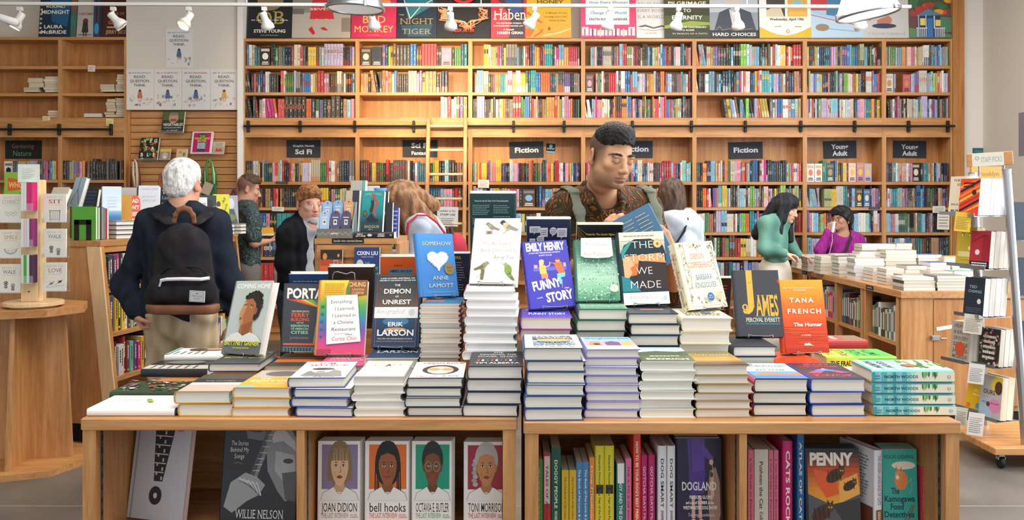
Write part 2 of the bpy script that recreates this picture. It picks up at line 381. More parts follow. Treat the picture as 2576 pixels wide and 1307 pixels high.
# ------------------------------------------------------------------ ladder rails and rolling ladder
def rail(px0,px1,py,brs,label):
    Y = WF - .05; r = thing('ladder_rail',label,'ladder rail',(X((px0 + px1)/2,Y),Y,Z(py,Y)),0,'black iron ladder rails'); xm = X((px0 + px1)/2,Y)
    mb = MB(); mb.cyl((X(px0,Y) - xm,0,0),(X(px1,Y) - xm,0,0),.0125,10); part('rail',mb,BLACK,r,smooth=False)
    b = MB(); b.bbox((-.014,.012,-.062),(.014,.05,.062),.004); b.cyl((0,-.004,0),(0,.03,0),.017,10); bm = b.mesh('bracket',BLACK)
    for p in brs: link('bracket',bm,r,None,Matrix.Translation((X(p,Y) - xm,0,0)))
rail(613,2402,317,[622,753,891,1040,1292,1420,1592,1741,1877,2017,2153,2289,2388],'long black iron ladder rail across the wall of fiction shelves')
rail(-120,279,325,[-100,20,145,276],'short black iron ladder rail above the Gardening Nature sign')
Yt = WF - .05; zt = Z(300,Yt); xl,xr = X(1081,Yt),X(1170,Yt); Yb = WF - .62
ld = thing('rolling_ladder','pale wooden rolling ladder hooked on the black rail','ladder',((xl + xr)/2,Yb,0)); hw = (xr - xl)/2
for sx in (-1,1):
    mb = MB(); T = Vector((sx*hw,Yt - Yb - .03,zt)); B = Vector((sx*hw*1.04,0,.02)); d = (T - B)
    M = Matrix.Translation(B) @ Matrix.Rotation(-math.atan2(d.y,d.z),4,'X'); mb.bbox((-.02,-.038,0),(.02,.038,d.length),.006,(1,1,1),0,M)
    part('side_rail',mb,WZ,ld)
    mb = MB(); mb.lathe([(.034,-.01),(.04,0),(.034,.01)],18,(1,1,1),0,Matrix.Translation((sx*hw,Yt - Yb,Z(306,Yt))) @ Matrix.Rotation(math.pi/2,4,'Y')); part('hook_wheel',mb,BLACK,ld)
    mb = MB(); mb.lathe([(.03,-.012),(.036,0),(.03,.012)],16,(1,1,1),0,Matrix.Translation((sx*hw*1.04,0,.036)) @ Matrix.Rotation(math.pi/2,4,'Y')); part('floor_wheel',mb,BLACK,ld)
for k in range(9):
    z = Z(318,Yt) - k*.262
    if z < .15: break
    y = (Yt - Yb - .03)*z/zt; mb = MB(); mb.cyl((-hw,y,z),(hw,y,z),.0145,10); part('rung',mb,PALE,ld)
# ------------------------------------------------------------------ track lights and high-bay pendants
def trk(px): return 7.1 + (px + 0)/2576*.13
tr = thing('lighting_track','white lighting track hung across the shop below the ceiling','light track',(0,7.17,Z(14,7.17)))
xa,xb = X(-60,7.1),X(2290,7.22); mb = MB(); p0 = Vector((xa,7.1 - 7.17,.0)); p1 = Vector((xb,7.215 - 7.17,0)); an = math.atan2(p1.y - p0.y,p1.x - p0.x)
mb.box((0,-.016,-.012),((p1 - p0).length,.016,.012),(1,1,1),0,Matrix.Translation(p0) @ Matrix.Rotation(an,4,'Z')); part('rail',mb,WHITE,tr)
for px in (-40,620,1210,1880,2250):
    mb = MB(); x = X(px,7.16); mb.cyl((x,0,.01),(x,0,4.6 - Z(14,7.17)),.004,6); part('hanger_rod',mb,WHITE,tr)
GLOW,_n,_l,_b = new_mat('lamp_lens'); _b.inputs['Base Color'].default_value = (1,.9,.7,1); _b.inputs['Emission Color'].default_value = (1,.7,.36,1); _b.inputs['Emission Strength'].default_value = 1.7
LENS = plain('frosted_lens','#d8d2c8',.3)
SPOTS = [(50,-.5,-.2,'aimed away to the wall, first on the track beside the pipe'),(285,.9,.3,'turned sideways over the dark blue poster'),(475,-.38,-.62,'with a glowing warm lamp above the pale posters'),
         (665,.25,.5,'in front of the black and gold poster'),(935,.2,.6,'half hidden under the first round pendant'),(1133,0,.7,'hanging straight down before the black and red poster'),
         (1345,-.75,.35,'over the yellow memoir poster'),(1535,-.25,.5,'over the pink bordered poster'),(1707,-.2,.55,'over the olive green poster'),(1853,.3,.45,'over the grey portrait poster'),(2158,.55,.5,'half hidden under the second pendant')]
for px,ax,ay,lb in SPOTS:
    Y = trk(px); x = X(px,Y); z = Z(14,Y) - .012
    r = thing('track_spotlight','white track spotlight ' + lb,'spotlight',(x,Y,z),0,'spotlights on the white track')
    mb = MB(); mb.box((-.02,-.016,-.03),(.02,.016,0)); mb.cyl((0,0,-.03),(0,0,-.075),.009,8); part('swivel_arm',mb,WHITE,r)
    d = Vector((ax,ay,-1)).normalized(); M = Matrix.Translation((0,0,-.085)) @ (-d).to_track_quat('Z','Y').to_matrix().to_4x4()
    mb = MB(); mb.lathe([(.006,.045),(.027,.04),(.03,.03),(.03,-.02),(.034,-.035),(.052,-.065),(.056,-.1),(.052,-.1),(.048,-.075)],20,(1,1,1),0,M,False)
    h = part('lamp_head',mb,WHITE,r,smooth=True)
    mb = MB(); mb.lathe([(.0005,-.088),(.03,-.09),(.05,-.094)],18,(1,1,1),0,M); part('lens',mb,GLOW if px == 475 else LENS,r)
    l = bpy.data.lights.new('spot_lamp','SPOT'); l.energy = {475: 60,665: 70,935: 260,1133: 280,1345: 130}.get(px,45); l.color = (1,.72,.42) if px < 1500 else (1,.86,.7); l.spot_size = math.radians(62); l.spot_blend = .7; l.shadow_soft_size = .04
    lo = bpy.data.objects.new('spot_lamp',l); COL.objects.link(lo); tgt = Vector((x + ax*1.2,WF,2.75 if px != 475 else 1.2)); pos = Vector((x,Y,z - .085)) + d*.1
    lo.location = pos; lo.rotation_euler = (tgt - pos).to_track_quat('-Z','Y').to_euler()
GLASS_L,_n,_l,_b = new_mat('prismatic_glass'); _b.inputs['Base Color'].default_value = (.9,.92,.93,1); _b.inputs['Roughness'].default_value = .25; _b.inputs['Emission Color'].default_value = (.9,.95,1,1); _b.inputs['Emission Strength'].default_value = .25  # lens of the unlit pendant, with a faint cool glow put into the material
GLASS_R,_n,_l,_b = new_mat('lit_glass'); _b.inputs['Base Color'].default_value = (1,.97,.92,1); _b.inputs['Emission Color'].default_value = (1,.95,.88,1); _b.inputs['Emission Strength'].default_value = 1.1
def pendant(px,py,wpx,Y,glass,label,tilt):
    R = wpx/2/F*Y; r = thing('pendant_lamp',label,'pendant lamp',(X(px,Y),Y,Z(py,Y)),0,'round industrial pendants'); r.rotation_euler = tilt
    mb = MB(); mb.lathe([(R,.0),(R*1.01,.012),(R*.97,.03),(R*.8,.12),(R*.55,.24),(R*.45,.3),(R*.3,.31),(R*.0001,.31)],40,(1,1,1),0,None,False); part('reflector_shade',mb,METAL if glass is GLASS_L else WHITE,r,smooth=True)
    mb = MB(); mb.lathe([(R*.99,-.012),(R*1.03,-.006),(R*1.03,.01),(R*.96,.012),(R*.93,-.004),(R*.99,-.012)],40,(1,1,1),0,None,False); part('rim_band',mb,METAL,r,smooth=True)
    mb = MB(); mb.lathe([(R*.001,.03),(R*.5,.024),(R*.93,.0)],40,(1,1,1),0,None,False); part('lens',mb,glass,r,smooth=True)
    for a in (.5,2.7,4.7):
        mb = MB(); mb.bbox((-.012,-.008,-.014),(.012,.012,.03),.003,(1,1,1),0,Matrix.Rotation(a,4,'Z') @ Matrix.Translation((0,-R*1.04,0))); part('rim_clip',mb,METAL,r)
    mb = MB(); mb.cyl((0,0,.3),(0,0,.42),R*.42,20); part('ballast_housing',mb,METAL,r)
    mb = MB(); mb.cyl((0,0,.42),(0,0,4.6 - Z(py,Y)),.012,8); part('stem',mb,WHITE,r)
pendant(894,22,144,6.2,GLASS_L,'unlit round steel pendant lamp with ribbed glass lens',(.03,.035,0))
pendant(2184,36,152,6.2,GLASS_R,'glowing round white pendant lamp in front of the grey poster',(.0,-.15,0))
mb = MB(); mb.cyl((X(-60,6.8),6.8,Z(25,6.8)),(X(45,6.8),6.8,Z(58,6.8)),.03,12); mb.cyl((X(-60,6.8),6.8,Z(25,6.8)),(X(-60,6.8),6.8,4.6),.012,8)
tag(link('ceiling_conduit',mb.mesh('ceiling_conduit',WHITE,True)),'white slanted conduit arm at the edge of the first spotlight','conduit')
# ------------------------------------------------------------------ the shelved books on the wall (more than could be handled one by one): letters are spine colours, ^ tall, . gap, / leaning, [ face-out, digits repeat
PAL = dict(k='#23211f',d='#3f3a37',g='#8a8580',w='#ece9e2',c='#d9cdb4',r='#c8333a',R='#7d2730',o='#e2703a',y='#dcb83c',l='#7cc142',G='#3f7a3c',D='#1f4436',t='#2b8f96',T='#1d5560',
           b='#2f6fb0',B='#22304f',s='#86bcd8',p='#e08fa4',m='#cf2a86',v='#6a5590',V='#b9aed0',n='#6b4630',N='#b28a63',a='#9ed0bd',O='#ee9a4e',P='#e9c3c0',e='#a2ac6e')
WALLBOOKS = {0: ['^b^w^cT2[k^k^DGg2TB2R^c2rdky3nga^V6k3vV','/d2krkb^Bv^w^wBd2k.^r^wG4^V^g2kVb3wyN^r2p2kn3^c2nwk2Rs','/k2^D/Rgc/m3/orr^d5o2BGvDn^d2kNsp','^d2^d^w2yk^gT2D2pr2y^s^rk2rpykd^gyV4w^c2^c2G3^r^c^w2on^d2^B2^g2','wcc2oknkN2kro.Nnkd2Tk9.dky3kp2G2yc2kN2','wVbb2pk2t3vVavsB..Rdppv..','[oBBbowwNG..ll...kV','p2r4gN2kd.RwwV.','kdgrBTcwGokdBTwrR'],
             1: ['[d[k^v^BlO^n^d4^b2n2^r5k2[pkG3^B^t','oN2kN/^o/^k^d^o^p^oc^bnd4^c3V^vy^N3kn^B2.......','............................^c^w^rc^w^n^v^O','^d^n2rky2n2G2k^rkn^d3^d2^n^P^kBw^bT2Torkl^y2^k2^s2^d2kn2k^r','rwpVr2..kgTt[Goory2pr2b2tB2sp3nrnk2','kd2rN2bs..gNwwkk','r2bdkgcNkw','kdRTBvwcN','kdRTBvwcN'],
             2: ['.....^y2^we3prv^dy^g4sBDcrR^k^boyrkr^t4kpm^s2O2r4n','.N^s3^c2kn2pOOt3c^V2e2^w2y3^D^T^t3b2o4Bdby^d3v3k2g2N','kd^V3ddke^Bcnwyod2g2^r3^GG^b2^nrO^pdkoG^O3^r^ye^w^p2pok2G','tcoyry3R^vNp3^y3BvBk2^w2Vp2vkn2kTk^o2^nkGnGNB^T2po2y2k^r2pw2Bp2oysB2vdB','^gV2T.sy2gN2orrpD[nk^bBs2o2b2Vc2wk','sVwb4kGs2yknnwkB','w2bckdRT','kdRTBvwcN','kdRTBvwcN'],
             3: ['...aspwk3vc5kDopk^s2^r2e3cR3kN^d3stBaeypG^sb2rko2k2VP3^B^tDrNp','/[n.pGe^wrD2r4^w^d^w^w^b2r^s2sP2VdNoy2^Vnk^o2dvsVkd2gr^tsgc^R','/wc/w2sp^mp3wc2wDko^O^d3OO2^s^b2rwpB2VN^d^yTgGk^oNrr^w^p2^rb2ovrGOaNk^T^kRdB','rpO.pcB.tDy2nDoN2rVRnk^Vsb^c2gB2wPPknTrR^r3sr2bkw^a2sa','wbr2.wo2rVbg2vBs.^sypr2yyk2','dkg2Bs.NVkg','bBrwB','kdRTBvwcN','kdRTBvwcN'],
             4: ['/oN/^s2c2yv2k3^dTs^k3^l2^a^Ves2k^Dn^kc^r^a^w^y2rco^r^r2','/wdk2w2^s2dgsk^B2^T^kd^t^m^c^r^w2Bb^y^r^P^t3stV2bNw^nBB^N2R','........../k/y/s/V/^ns/bl/k2V/o2/y3dcVb2w2gbaN','DTkO2^B2^s2yrw^cd^o2^G^c2^p3vo2RNsBT^b2^kw^p^mB^k2b^k3T^k2sysrw2pr','k3o2rw/rv2o^s2^y2gw^d2k^cs2w^kw^l2VsN^nd^P2pVkyGR^l2ms^Gvy^e2k','sc2wGgN2n^V2^s2c3nwGsl2o2^t2b^rvs^BDbwBr2wbvyr2R2r','sN2^VG^ndwGkrG2^n2r2y2c2^w2oydB3ksr2N..OrmkRk','ls2aGswdTsVk^VbV2wBNgrky','kdRTBvwcN'],
             5: ['yB2kyesB3t2vpVgkev2^b^st2bn^e2s2kG^dwrk2','/n^eV2bVs2y2B2k2pDk2T^ad2V2vl3P2wony2Bs^k3^w3^vb2vr','pBcrkwbelV3pPVas3dwcw2aVVc2kbV2p3st3O2Bky2','[w[w^G^t[D^b^ydny2R[P[p[V....','/w2s2t/s3V/p..e4y3^w5^t^tnB2s2d[k[b^BVpv2n','^vpws2kl2oRkrpPw^kV.vV..ssw3a2bk^w2V','sV2B3..ycr2wBV','kdTBsV','kdTBs'],
             6: ['aGwG3ws2bO2NP3p2wyc3w^w3^d^s^tVb^b^sVg2a2','[wV....[rVsv2^w4Vs^aay2^oP^wV2','.k/k.wkm^pgkckwc2paw2be^V3bwVvVs^kg2k2V','vBkgtwsOP2wVp[kkTstoNcBsVNkB2k','dwVt3sa2VpNvkd2gNk^b2s^bBkgGTdk2cNv2RT','s2Vp2w2D4Ggk2NcTts2BRVk2Bdk2ec','BVNks2w2Vb2dNgT2tn2k2N3gd2BT','kdTBsv','kdTBsv']}
LEFTB = {-1: ['','','','kdgev2pO.nd^kk4^dk3.nd','.kBr2dk[g','kdTBg','',''],-2: ['','','','............[wdT[ee[Vk2gmvsay^r','','','','']}
wb = MB(); rw = random.Random(3)
def book_row(txt,px0,px1,py,Y,hmax=None):
    tok = []; i = 0; tall = lean = face = False
    while i < len(txt):
        ch = txt[i]
        if ch == '^': tall = True
        elif ch == '/': lean = True
        elif ch == '[': face = True
        elif ch in PAL or ch == '.':
            nrep = ''; j = i + 1
            while j < len(txt) and txt[j].isdigit(): nrep += txt[j]; j += 1
            wv = rw.uniform(.75,1.2)*(1.15 if tall else 1)
            for _ in range(int(nrep or 1)): tok.append((ch,tall,lean,face,4.2 if face else wv if ch != '.' else 1,len(tok)))
            tall = face = lean = False; i = j - 1
            if ch == '.' : lean = False
        i += 1
    unit = (X(px1,Y) - X(px0,Y))/max(sum(t[4] for t in tok),1); unit = min(unit,.045)
    x = X(px0,Y); z = Z(py,Y) + .0005; rep = 0; prev = None
    for ch,tall,lean,face,wv,_ in tok:
        w = wv*unit*.965; x0 = x; x += wv*unit
        if ch == '.': prev = None; continue
        key = (ch,tall)
        if key != prev:
            H = rw.uniform(.225,.24) if tall else rw.uniform(.196,.21); style = rw.random(); c1 = mix(PAL[ch],'#808080',rw.uniform(0,.18)); c1 = mix(c1,'#ffffff' if rw.random() < .5 else '#000000',rw.uniform(0,.16))
            c2 = PAL[rw.choice('wckyorsNBp')]; yb = rw.uniform(.012,.03); dark = sum(c1) < 1.35; prev = key; b0 = rw.uniform(.25,.6); b1 = b0 + rw.uniform(.12,.3); c3 = mix(c1,c2,rw.uniform(.4,.9))
        y0,y1 = Y + yb,Y + yb + rw.uniform(.13,.15); r = min(w*.22,.006)
        Mx = None
        if lean: Mx = Matrix.Translation((x0,0,z)) @ Matrix.Rotation(-.16 if x0 < 0 or True else .16,4,'Y') @ Matrix.Translation((-x0,0,-z))
        ink = '#e9e2cf' if dark else '#2a2624'
        if face:
            wb.box((x0 + .002,y0 + .01,z),(x0 + w - .002,y0 + .035,z + H),lin(c1),0)
            a = Art(); q = c2
            a.rect(0,0,1,1,c1).rect(.08,.1,.92,.24,c3).ell(.5,.5,.3,.18,q,12).rect(.2,.78,.8,.84,ink).rect(.15,.88,.85,.93,ink)
            a.into(wb,(x0 + .002,y0 + .0095,z),(w - .004,0,0),(0,0,H),(0,-1,0),e=.0004); continue
        vs = [(x0,y0 + r,z),(x0 + r,y0,z),(x0 + w - r,y0,z),(x0 + w,y0 + r,z),(x0 + w,y1,z),(x0,y1,z)]
        vs += [(a,b,z + H) for a,b,_ in vs]
        wb.add(vs,[(0,1,7,6),(1,2,8,7),(2,3,9,8),(3,4,10,9),(5,0,6,11),(4,5,11,10)],lin(c1),0,Mx)
        wb.add(vs[6:],[(0,1,2,3,4,5)],lin('#d5cbb8'),0,Mx)
        def strip(f0,f1,g0,g1,c):
            wb.add([(x0 + r + (w - 2*r)*f0,y0 - .0006,z + H*g0),(x0 + r + (w - 2*r)*f1,y0 - .0006,z + H*g0),(x0 + r + (w - 2*r)*f1,y0 - .0006,z + H*g1),(x0 + r + (w - 2*r)*f0,y0 - .0006,z + H*g1)],[(0,1,2,3)],lin(c),0,Mx)
        if style < .35: strip(-.15,1.15,b0,b1,c3)
        if style > .75: strip(-.15,1.15,.0,b0*.7,c3)
        g = .84; tc = mix(ink if rw.random() < .75 else c2,c1,rw.uniform(.1,.5))
        while g > .3 and style < .93:                                # dashes of title lettering down the spine
            gl = rw.uniform(.015,.05); strip(.34,.66,g - gl,g,tc); g -= gl + (rw.uniform(.01,.02) if rw.random() < .75 else rw.uniform(.05,.12))
        strip(.34,.66,.04,.065,tc)
for i in range(7):
    for k,py in enumerate([164.5,231.5,295.5,456.5,520.5,583.5,645.5,707.5,768.5]):
        book_row(WALLBOOKS[i][k],UP[i] + 7,UP[i+1] - 8,py,WF)
for (a,b),key in (((158,309),-1),((-60,144),-2)):
    for k,py in enumerate([165.5,233.5,295.5,451.5,519.5,583.5,645.5,707.5]):
        if LEFTB[key][k]: book_row(LEFTB[key][k],a,b,py,WF)
# ------------------------------------------------------------------ chalk section signs inside the bookcases
SLATE = '#34383f'
def board(name,cat,label,px0,px1,py0,py1,Y,art,bg,roll=0,thick=.006,group=None,mat=None,lean=0):
    w = X(px1,Y) - X(px0,Y); h = Z(py0,Y) - Z(py1,Y)
    r = thing(name,label,cat,group=group,M=Matrix.Translation((X((px0 + px1)/2,Y),Y,Z(py1,Y))) @ Matrix.Rotation(roll,4,'Y') @ Matrix.Rotation(-lean,4,'X'))
    mb = MB(); mb.box((-w/2,0,0),(w/2,thick,h),lin(bg)); part('board',mb,mat or MATTE,r)
    if art and art.L:
        m2 = MB(); art.into(m2,(-w/2,0,0),(w,0,0),(0,0,h),(0,-1,0),e=.0003); part('lettering' if cat == 'sign' else 'print',m2,PRINT,r)
    return r
YS = WF + .25
def sg(*lines):
    a = Art()
    for t,y,cap,wd in lines: a.text(t,.5,y,cap,'#d5d9de',width=wd,bold=.035,asp=.6)
    return a
board('section_sign','sign','slate sign reading Graphic Novels Sci Fi over the shelf books',721,806,352,396,YS,sg(('Graphic Novels',.38,.11,.64),('Sci Fi',.8,.26,.5)),SLATE,0,group='slate section signs')
board('section_sign','sign','slate sign reading Sci Fi Fantasy, crossed by the ladder',1013,1100,352,395,YS,sg(('Sci Fi',.45,.27,.5),('Fantasy',.86,.2,.5)),SLATE,0,group='slate section signs')
board('section_sign','sign','slate sign reading Fiction, hung slightly crooked beside a small blue card',1282,1368,356,397,YS,sg(('Fiction',.66,.3,.7)),SLATE,-.025,group='slate section signs')
board('section_sign','sign','slate sign reading Fiction behind the head of the reading man',1560,1642,354,397,YS,sg(('Fiction',.62,.3,.74)),SLATE,0,group='slate section signs')
board('section_sign','sign','slate sign reading Fiction above the woman in the green jacket',1833,1919,357,399,YS,sg(('Fiction',.62,.29,.72)),SLATE,-.02,group='slate section signs')
board('section_sign','sign','slate sign reading Young Adult in two lines above face-out books',2072,2155,354,398,YS,sg(('Young',.46,.26,.5),('Adult',.84,.26,.44)),SLATE,-.025,group='slate section signs')
board('section_sign','sign','slate sign reading Young Adult in the narrow end bookcase',2247,2330,354,397,YS,sg(('Young',.48,.26,.5),('Adult',.86,.26,.44)),SLATE,.01,group='slate section signs')
a = Art().text('Gardening',.48,.42,.24,'#b9685c',width=.62,bold=-.01,asp=.5,shear=.1).text('Nature',.46,.84,.28,'#7fae74',width=.52,bold=-.01,asp=.5,shear=.1)
board('section_sign','sign','black chalk sign reading Gardening Nature in red and green',13,104,353,399,YS,a,'#23282a',0,group='slate section signs')
a = Art().rect(0,.82,1,1,'#6fb6d6').ell(.5,.28,.2,.2,'#57b0d8').text('Literati',.5,.62,.16,'#c9d3da',width=.8,asp=1)
board('shelf_card','card','small black card with a blue emblem beside the crooked Fiction sign',1374,1396,361,384,YS,a,'#1d2126',.05)
YC = WF - .004
for (a0,b0,c0,d0,bg,tx,lb) in ((1202,1230,452,472,'#dcd8cf','','white shelf note taped under the crooked Fiction sign shelf'),(2346,2378,518,535,'#e4ded2','','cream shelf note taped below the purple books of the end bookcase'),
                        (2357,2388,537,577,'#e9e4da','','tall cream notice taped at the end of the narrow bookcase'),(107,126,292,303,'#e8dd9a','','yellow note under the pile of two pale books'),(267,285,298,316,'#e6e09a','','yellow square note hanging above the short ladder rail'),
                        (221,239,164,180,'#e3dccb','','crumpled white note stuck on an empty upper shelf'),(684,714,520,531,'#e9e4dc','','white shelf strip behind the man in the dark patterned shirt'),(2186,2214,520,526,'#3a4258','','dark shelf strip under the blue spined books'),(694,724,456,462,'#3a3c40','','dark shelf strip below the Graphic Novels shelf')):
    a = Art().lines(.12,.2,.88,4,.18,.05,'#8a8578',asp=1)
    if tx: a = Art().text(tx,.5,.6,.22,'#5a5a40',asp=1)
    board('shelf_note','note',lb,a0,b0,c0,d0,WF - .0035,a,bg,rw.uniform(-.04,.04),.0015,'paper notes on the shelves')
# ladder notice
a = Art().text('Ladder is for',.5,.25,.09,'#4a4a48',width=.8).text('STAFF USE',.5,.45,.1,'#3a3a38',width=.72).lines(.2,.58,.8,4,.09,.03,'#77746e')
board('ladder_notice','notice','white paper notice reading Ladder is for STAFF USE on the ladder',1099,1152,520,569,WF - .34,a,'#cfd0cc',.02,.002)
# ------------------------------------------------------------------ piles of page-out books on the left bookcases
PO = random.Random(5)
def pale_pile(px0,px1,py,n,hp,col='#cbbfa6',Y=WF):
    w = X(px1,Y) - X(px0,Y); z = Z(py,Y) + .0005; t = hp/F*Y
    for i in range(n):
        c = mix(col,PO.choice(['#ffffff','#8a7a60','#c9a57c']),PO.uniform(0,.3)); x = X(px0,Y) + PO.uniform(-.01,.01); y = Y + .03
        wb.box((x + .002,y + .002,z + .0012),(x + w - .002,y + .13,z + t - .0012),lin(c)); wb.box((x,y,z),(x + w,y + .133,z + .0012),lin(PO.choice(['#6a5a86','#4f6b50','#8a3b3b','#c9c2b2','#3a3f4a']))); wb.box((x,y,z + t - .0012),(x + w,y + .133,z + t),lin(PO.choice(['#d6cfbf','#8c8577','#4f5660']))); z += t + .0003
pale_pile(56,94,231,2,6)
pale_pile(107,146,231,6,6.6)
pale_pile(66,104,219,2,12)
pale_pile(249,285,230,3,6.4); pale_pile(289,312,230,7,6.2)
pale_pile(116,147,295,3,6); pale_pile(209,254,294,1,10,'#c4c0b8')
pale_pile(260,286,294,2,6.5); pale_pile(288,312,294,8,6); pale_pile(263,287,280,4,8)
# ------------------------------------------------------------------ posters standing on top of the bookcases
def poster(px0,px1,label,art,bg,py=95.5,up=.62,lean=.11,cat='poster',Y=WF + .06):
    w = X(px1,Y) - X(px0,Y); z = Z(py,Y)
    r = thing('poster',label,cat,group='large cover posters above the shelves',M=Matrix.Translation((X(px0,Y),Y,z)) @ Matrix.Rotation(-lean,4,'X'))
    mb = MB(); mb.box((0,0,0),(w,.008,up),lin(bg)); part('board',mb,PRINT,r)
    m2 = MB(); art.into(m2,(0,0,0),(w,0,0),(0,0,up),(0,-1,0),e=.0004); part('print',m2,PRINT,r)
def py_(p): return 1 - (96 - p)/F*WF/.62            # pixel row of the photograph -> height on the poster print
Wt = '#f0ece2'
P = poster
a = Art().text('OB',.5,py_(60),.24,'#b09a4e',width=.66,bold=.0,serif=True).text('MY LIFE BEHIND THE SPIRAL',.5,py_(51),.02,Wt,width=.84).text('STEVE YOUNG',.5,py_(82),.055,Wt,width=.72,serif=True).text('with Jeff Benedict',.5,py_(90),.018,'#a8a090',width=.4).ell(.5,.3,.3,.2,'#8c7a5a')
P(622,733,'black poster with large gold letters beside the white pier',a,'#1e2226')
a = Art().rect(0,0,1,py_(30),'#8d8a84').rect(0,py_(30),1,1,'#b3aba2').rect(.0,py_(20),.2,py_(34),'#6e6b66').poly([(.36,.1),(.62,.1),(.72,py_(47)),(.3,py_(47))],'#c8323a').line([(.42,py_(47)),(.35,py_(70)),(.36,py_(80))],.04,'#caa58d').line([(.58,py_(47)),(.54,py_(70))],.04,'#caa58d').poly([(.28,py_(74)),(.34,py_(66)),(.4,py_(84)),(.36,py_(88))],'#c0222c').poly([(.48,py_(70)),(.56,py_(68)),(.62,py_(77)),(.54,py_(76))],'#c0222c').rect(.85,py_(44),1,py_(80),'#8c8078').text('SEVEN',.5,py_(24),.04,'#f3ded8',width=.4)
P(734,881,'grey street poster with a red skirt and red heels',a,'#a9a299',lean=.1)
a = Art().text('BAD',.5,py_(57),.13,'#ecc06a',width=.52,bold=.0).text('MONKEY',.5,py_(81),.115,'#ecc06a',width=.88,bold=.0).text('A NOVEL',.5,py_(90),.02,'#d8899a',width=.26).rect(0,0,1,.3,'#a8294a').poly([(.2,.1),(.7,.0),(.9,.4),(.4,.45)],'#e08a5a')
P(883,996,'crimson poster with yellow capital lettering behind the round pendant',a,'#c22e55')
a = Art().poly([(.15,.0),(.85,0),(.92,.4),(.3,py_(48)),(.16,.3)],'#1f6f83').line([(.18,.3),(.34,py_(46)),(.6,.42),(.9,.3)],.02,'#d8d2b8').poly([(.1,py_(64)),(.9,py_(60)),(.8,py_(92)),(.3,py_(92))],'#1b4a63').text('THE',.12,py_(37),.02,'#b9a05a',width=.12).text('NIGHT',.5,py_(60),.105,'#a08a4a',width=.84,bold=-.01,serif=True).text('TIGER',.5,py_(86),.095,'#a08a4a',width=.74,bold=-.01,serif=True)
P(997,1098,'navy poster with teal shape and faded gold lettering',a,'#18273a')
a = Art()
rp = random.Random(2)
for s in (0,1):
    for k in range(9):
        x = .12 if s == 0 else .88; pts = []
        for j in range(7): pts.append((x + rp.uniform(-.1,.1) + (.08*j if s == 0 else -.05*j)*(j > 3),py_(20 + j*9 + rp.uniform(-4,4))))
        a.line(pts,.012,rp.choice(['#d98a5a','#b5603a','#e6b58a']),asp=.9)
a.ell(.5,.15,.28,.25,'#b3241f').ell(.5,.1,.2,.25,'#1a1718').text('ALEX ASTER',.5,py_(83),.05,'#d8342a',width=.42)
P(1099,1233,'black poster with a copper tangle and small red lettering',a,'#171516')
a = Art().poly([(.25,0),(.9,0),(.95,1),(.5,1),(.55,.6),(.2,.3)],'#4a3a44').poly([(.3,.2),(.8,.2),(.9,.5),(.6,.55)],'#3f5a94').text('Haben',.53,py_(48),.2,Wt,width=.92,bold=0,serif=True).text('THE DEAFBLIND WOMAN',.5,py_(59),.025,Wt,width=.7).text('WHO CONQUERED HARVARD LAW',.48,py_(66),.022,Wt,width=.84).text('A Memoir',.5,py_(76),.03,Wt,width=.3,serif=True).text('HABEN GIRMA',.54,py_(86),.045,Wt,width=.74,serif=True).rect(.0,0,.22,.5,'#c9283a')
P(1235,1325,'red poster with a seated figure and white serif title',a,'#d23b48',lean=.13)
a = Art().grad(0,0,1,1,['#f0c52e','#eeb437','#ea9a3a'],4).text('HONEY',.55,py_(5),.06,'#6e5518',width=.6,serif=True).text('BUS',.72,py_(15),.06,'#6e5518',width=.3,serif=True).text('A Memoir of Loss,',.68,py_(32),.03,'#a88224',width=.48).text('Courage and a Girl',.66,py_(42),.03,'#a88224',width=.5).text('Saved by Bees',.7,py_(52),.03,'#a88224',width=.36).line([(.05,py_(30)),(.4,py_(60)),(.35,py_(80)),(.2,py_(92))],.05,'#e2662e').line([(.4,py_(90)),(.7,py_(84)),(1,py_(72))],.04,'#f6d98a').ell(.36,py_(65),.1,.06,'#f0a03c').ell(.52,py_(72),.025,.03,'#b03a1c').poly([(.0,py_(70)),(.2,py_(76)),(.1,py_(94)),(0,py_(94))],'#d86a2a')
P(1322,1437,'yellow poster with orange swirls and a bee',a,'#edb93a',lean=.14)
a = Art().rect(.09,0,.88,py_(62),'#f1ece8').text('How Every Woman',.5,py_(8),.045,'#4b9bc9',width=.7,shear=.1).text('Can Take Action and',.5,py_(17),.035,'#4b9bc9',width=.72,shear=.1).text('Change Our World',.5,py_(35),.05,'#4b9bc9',width=.66,shear=.1).text('KRISTIN ROWE-FINKBEINER',.5,py_(51),.04,'#3a3a3e',width=.7)
for k in range(7): a.rect(.02 + k*.14,py_(68 + (k % 3)*4),.14 + k*.14,py_(90),'#f2d7de').rect(.06 + k*.14,py_(72),.09 + k*.14,py_(93),['#b5657c','#7a2b44','#e8b5a0'][k % 3])
P(1461,1600,'pink bordered poster with blue handwriting and raised hands',a,'#d93a6a',lean=.05)
a = Art().text('AN ISLAND',.5,py_(10),.055,'#6a655e',width=.9,bold=-.015).text('EVERY BOOK',.5,py_(28),.055,'#6a655e',width=.92,bold=-.015).text('IS A WORLD',.5,py_(45),.06,'#6a655e',width=.9,bold=-.015).poly([(.04,py_(66)),(.3,py_(61)),(.58,py_(68)),(.88,py_(62)),(.98,py_(67)),(.58,py_(73))],'#5d6066').poly([(.04,py_(70)),(.3,py_(66)),(.58,py_(72)),(.88,py_(67)),(.98,py_(70)),(.58,py_(77))],'#e6e0dc').line([(.1,py_(73)),(.58,py_(77)),(.95,py_(73))],.01,'#b05a6e').text('a novel',.5,py_(85),.03,'#b9aaa6',width=.36)
P(1601,1676,'white poster with an open book drawing and hand lettering',a,'#e3dfda',Y=WF + .1)
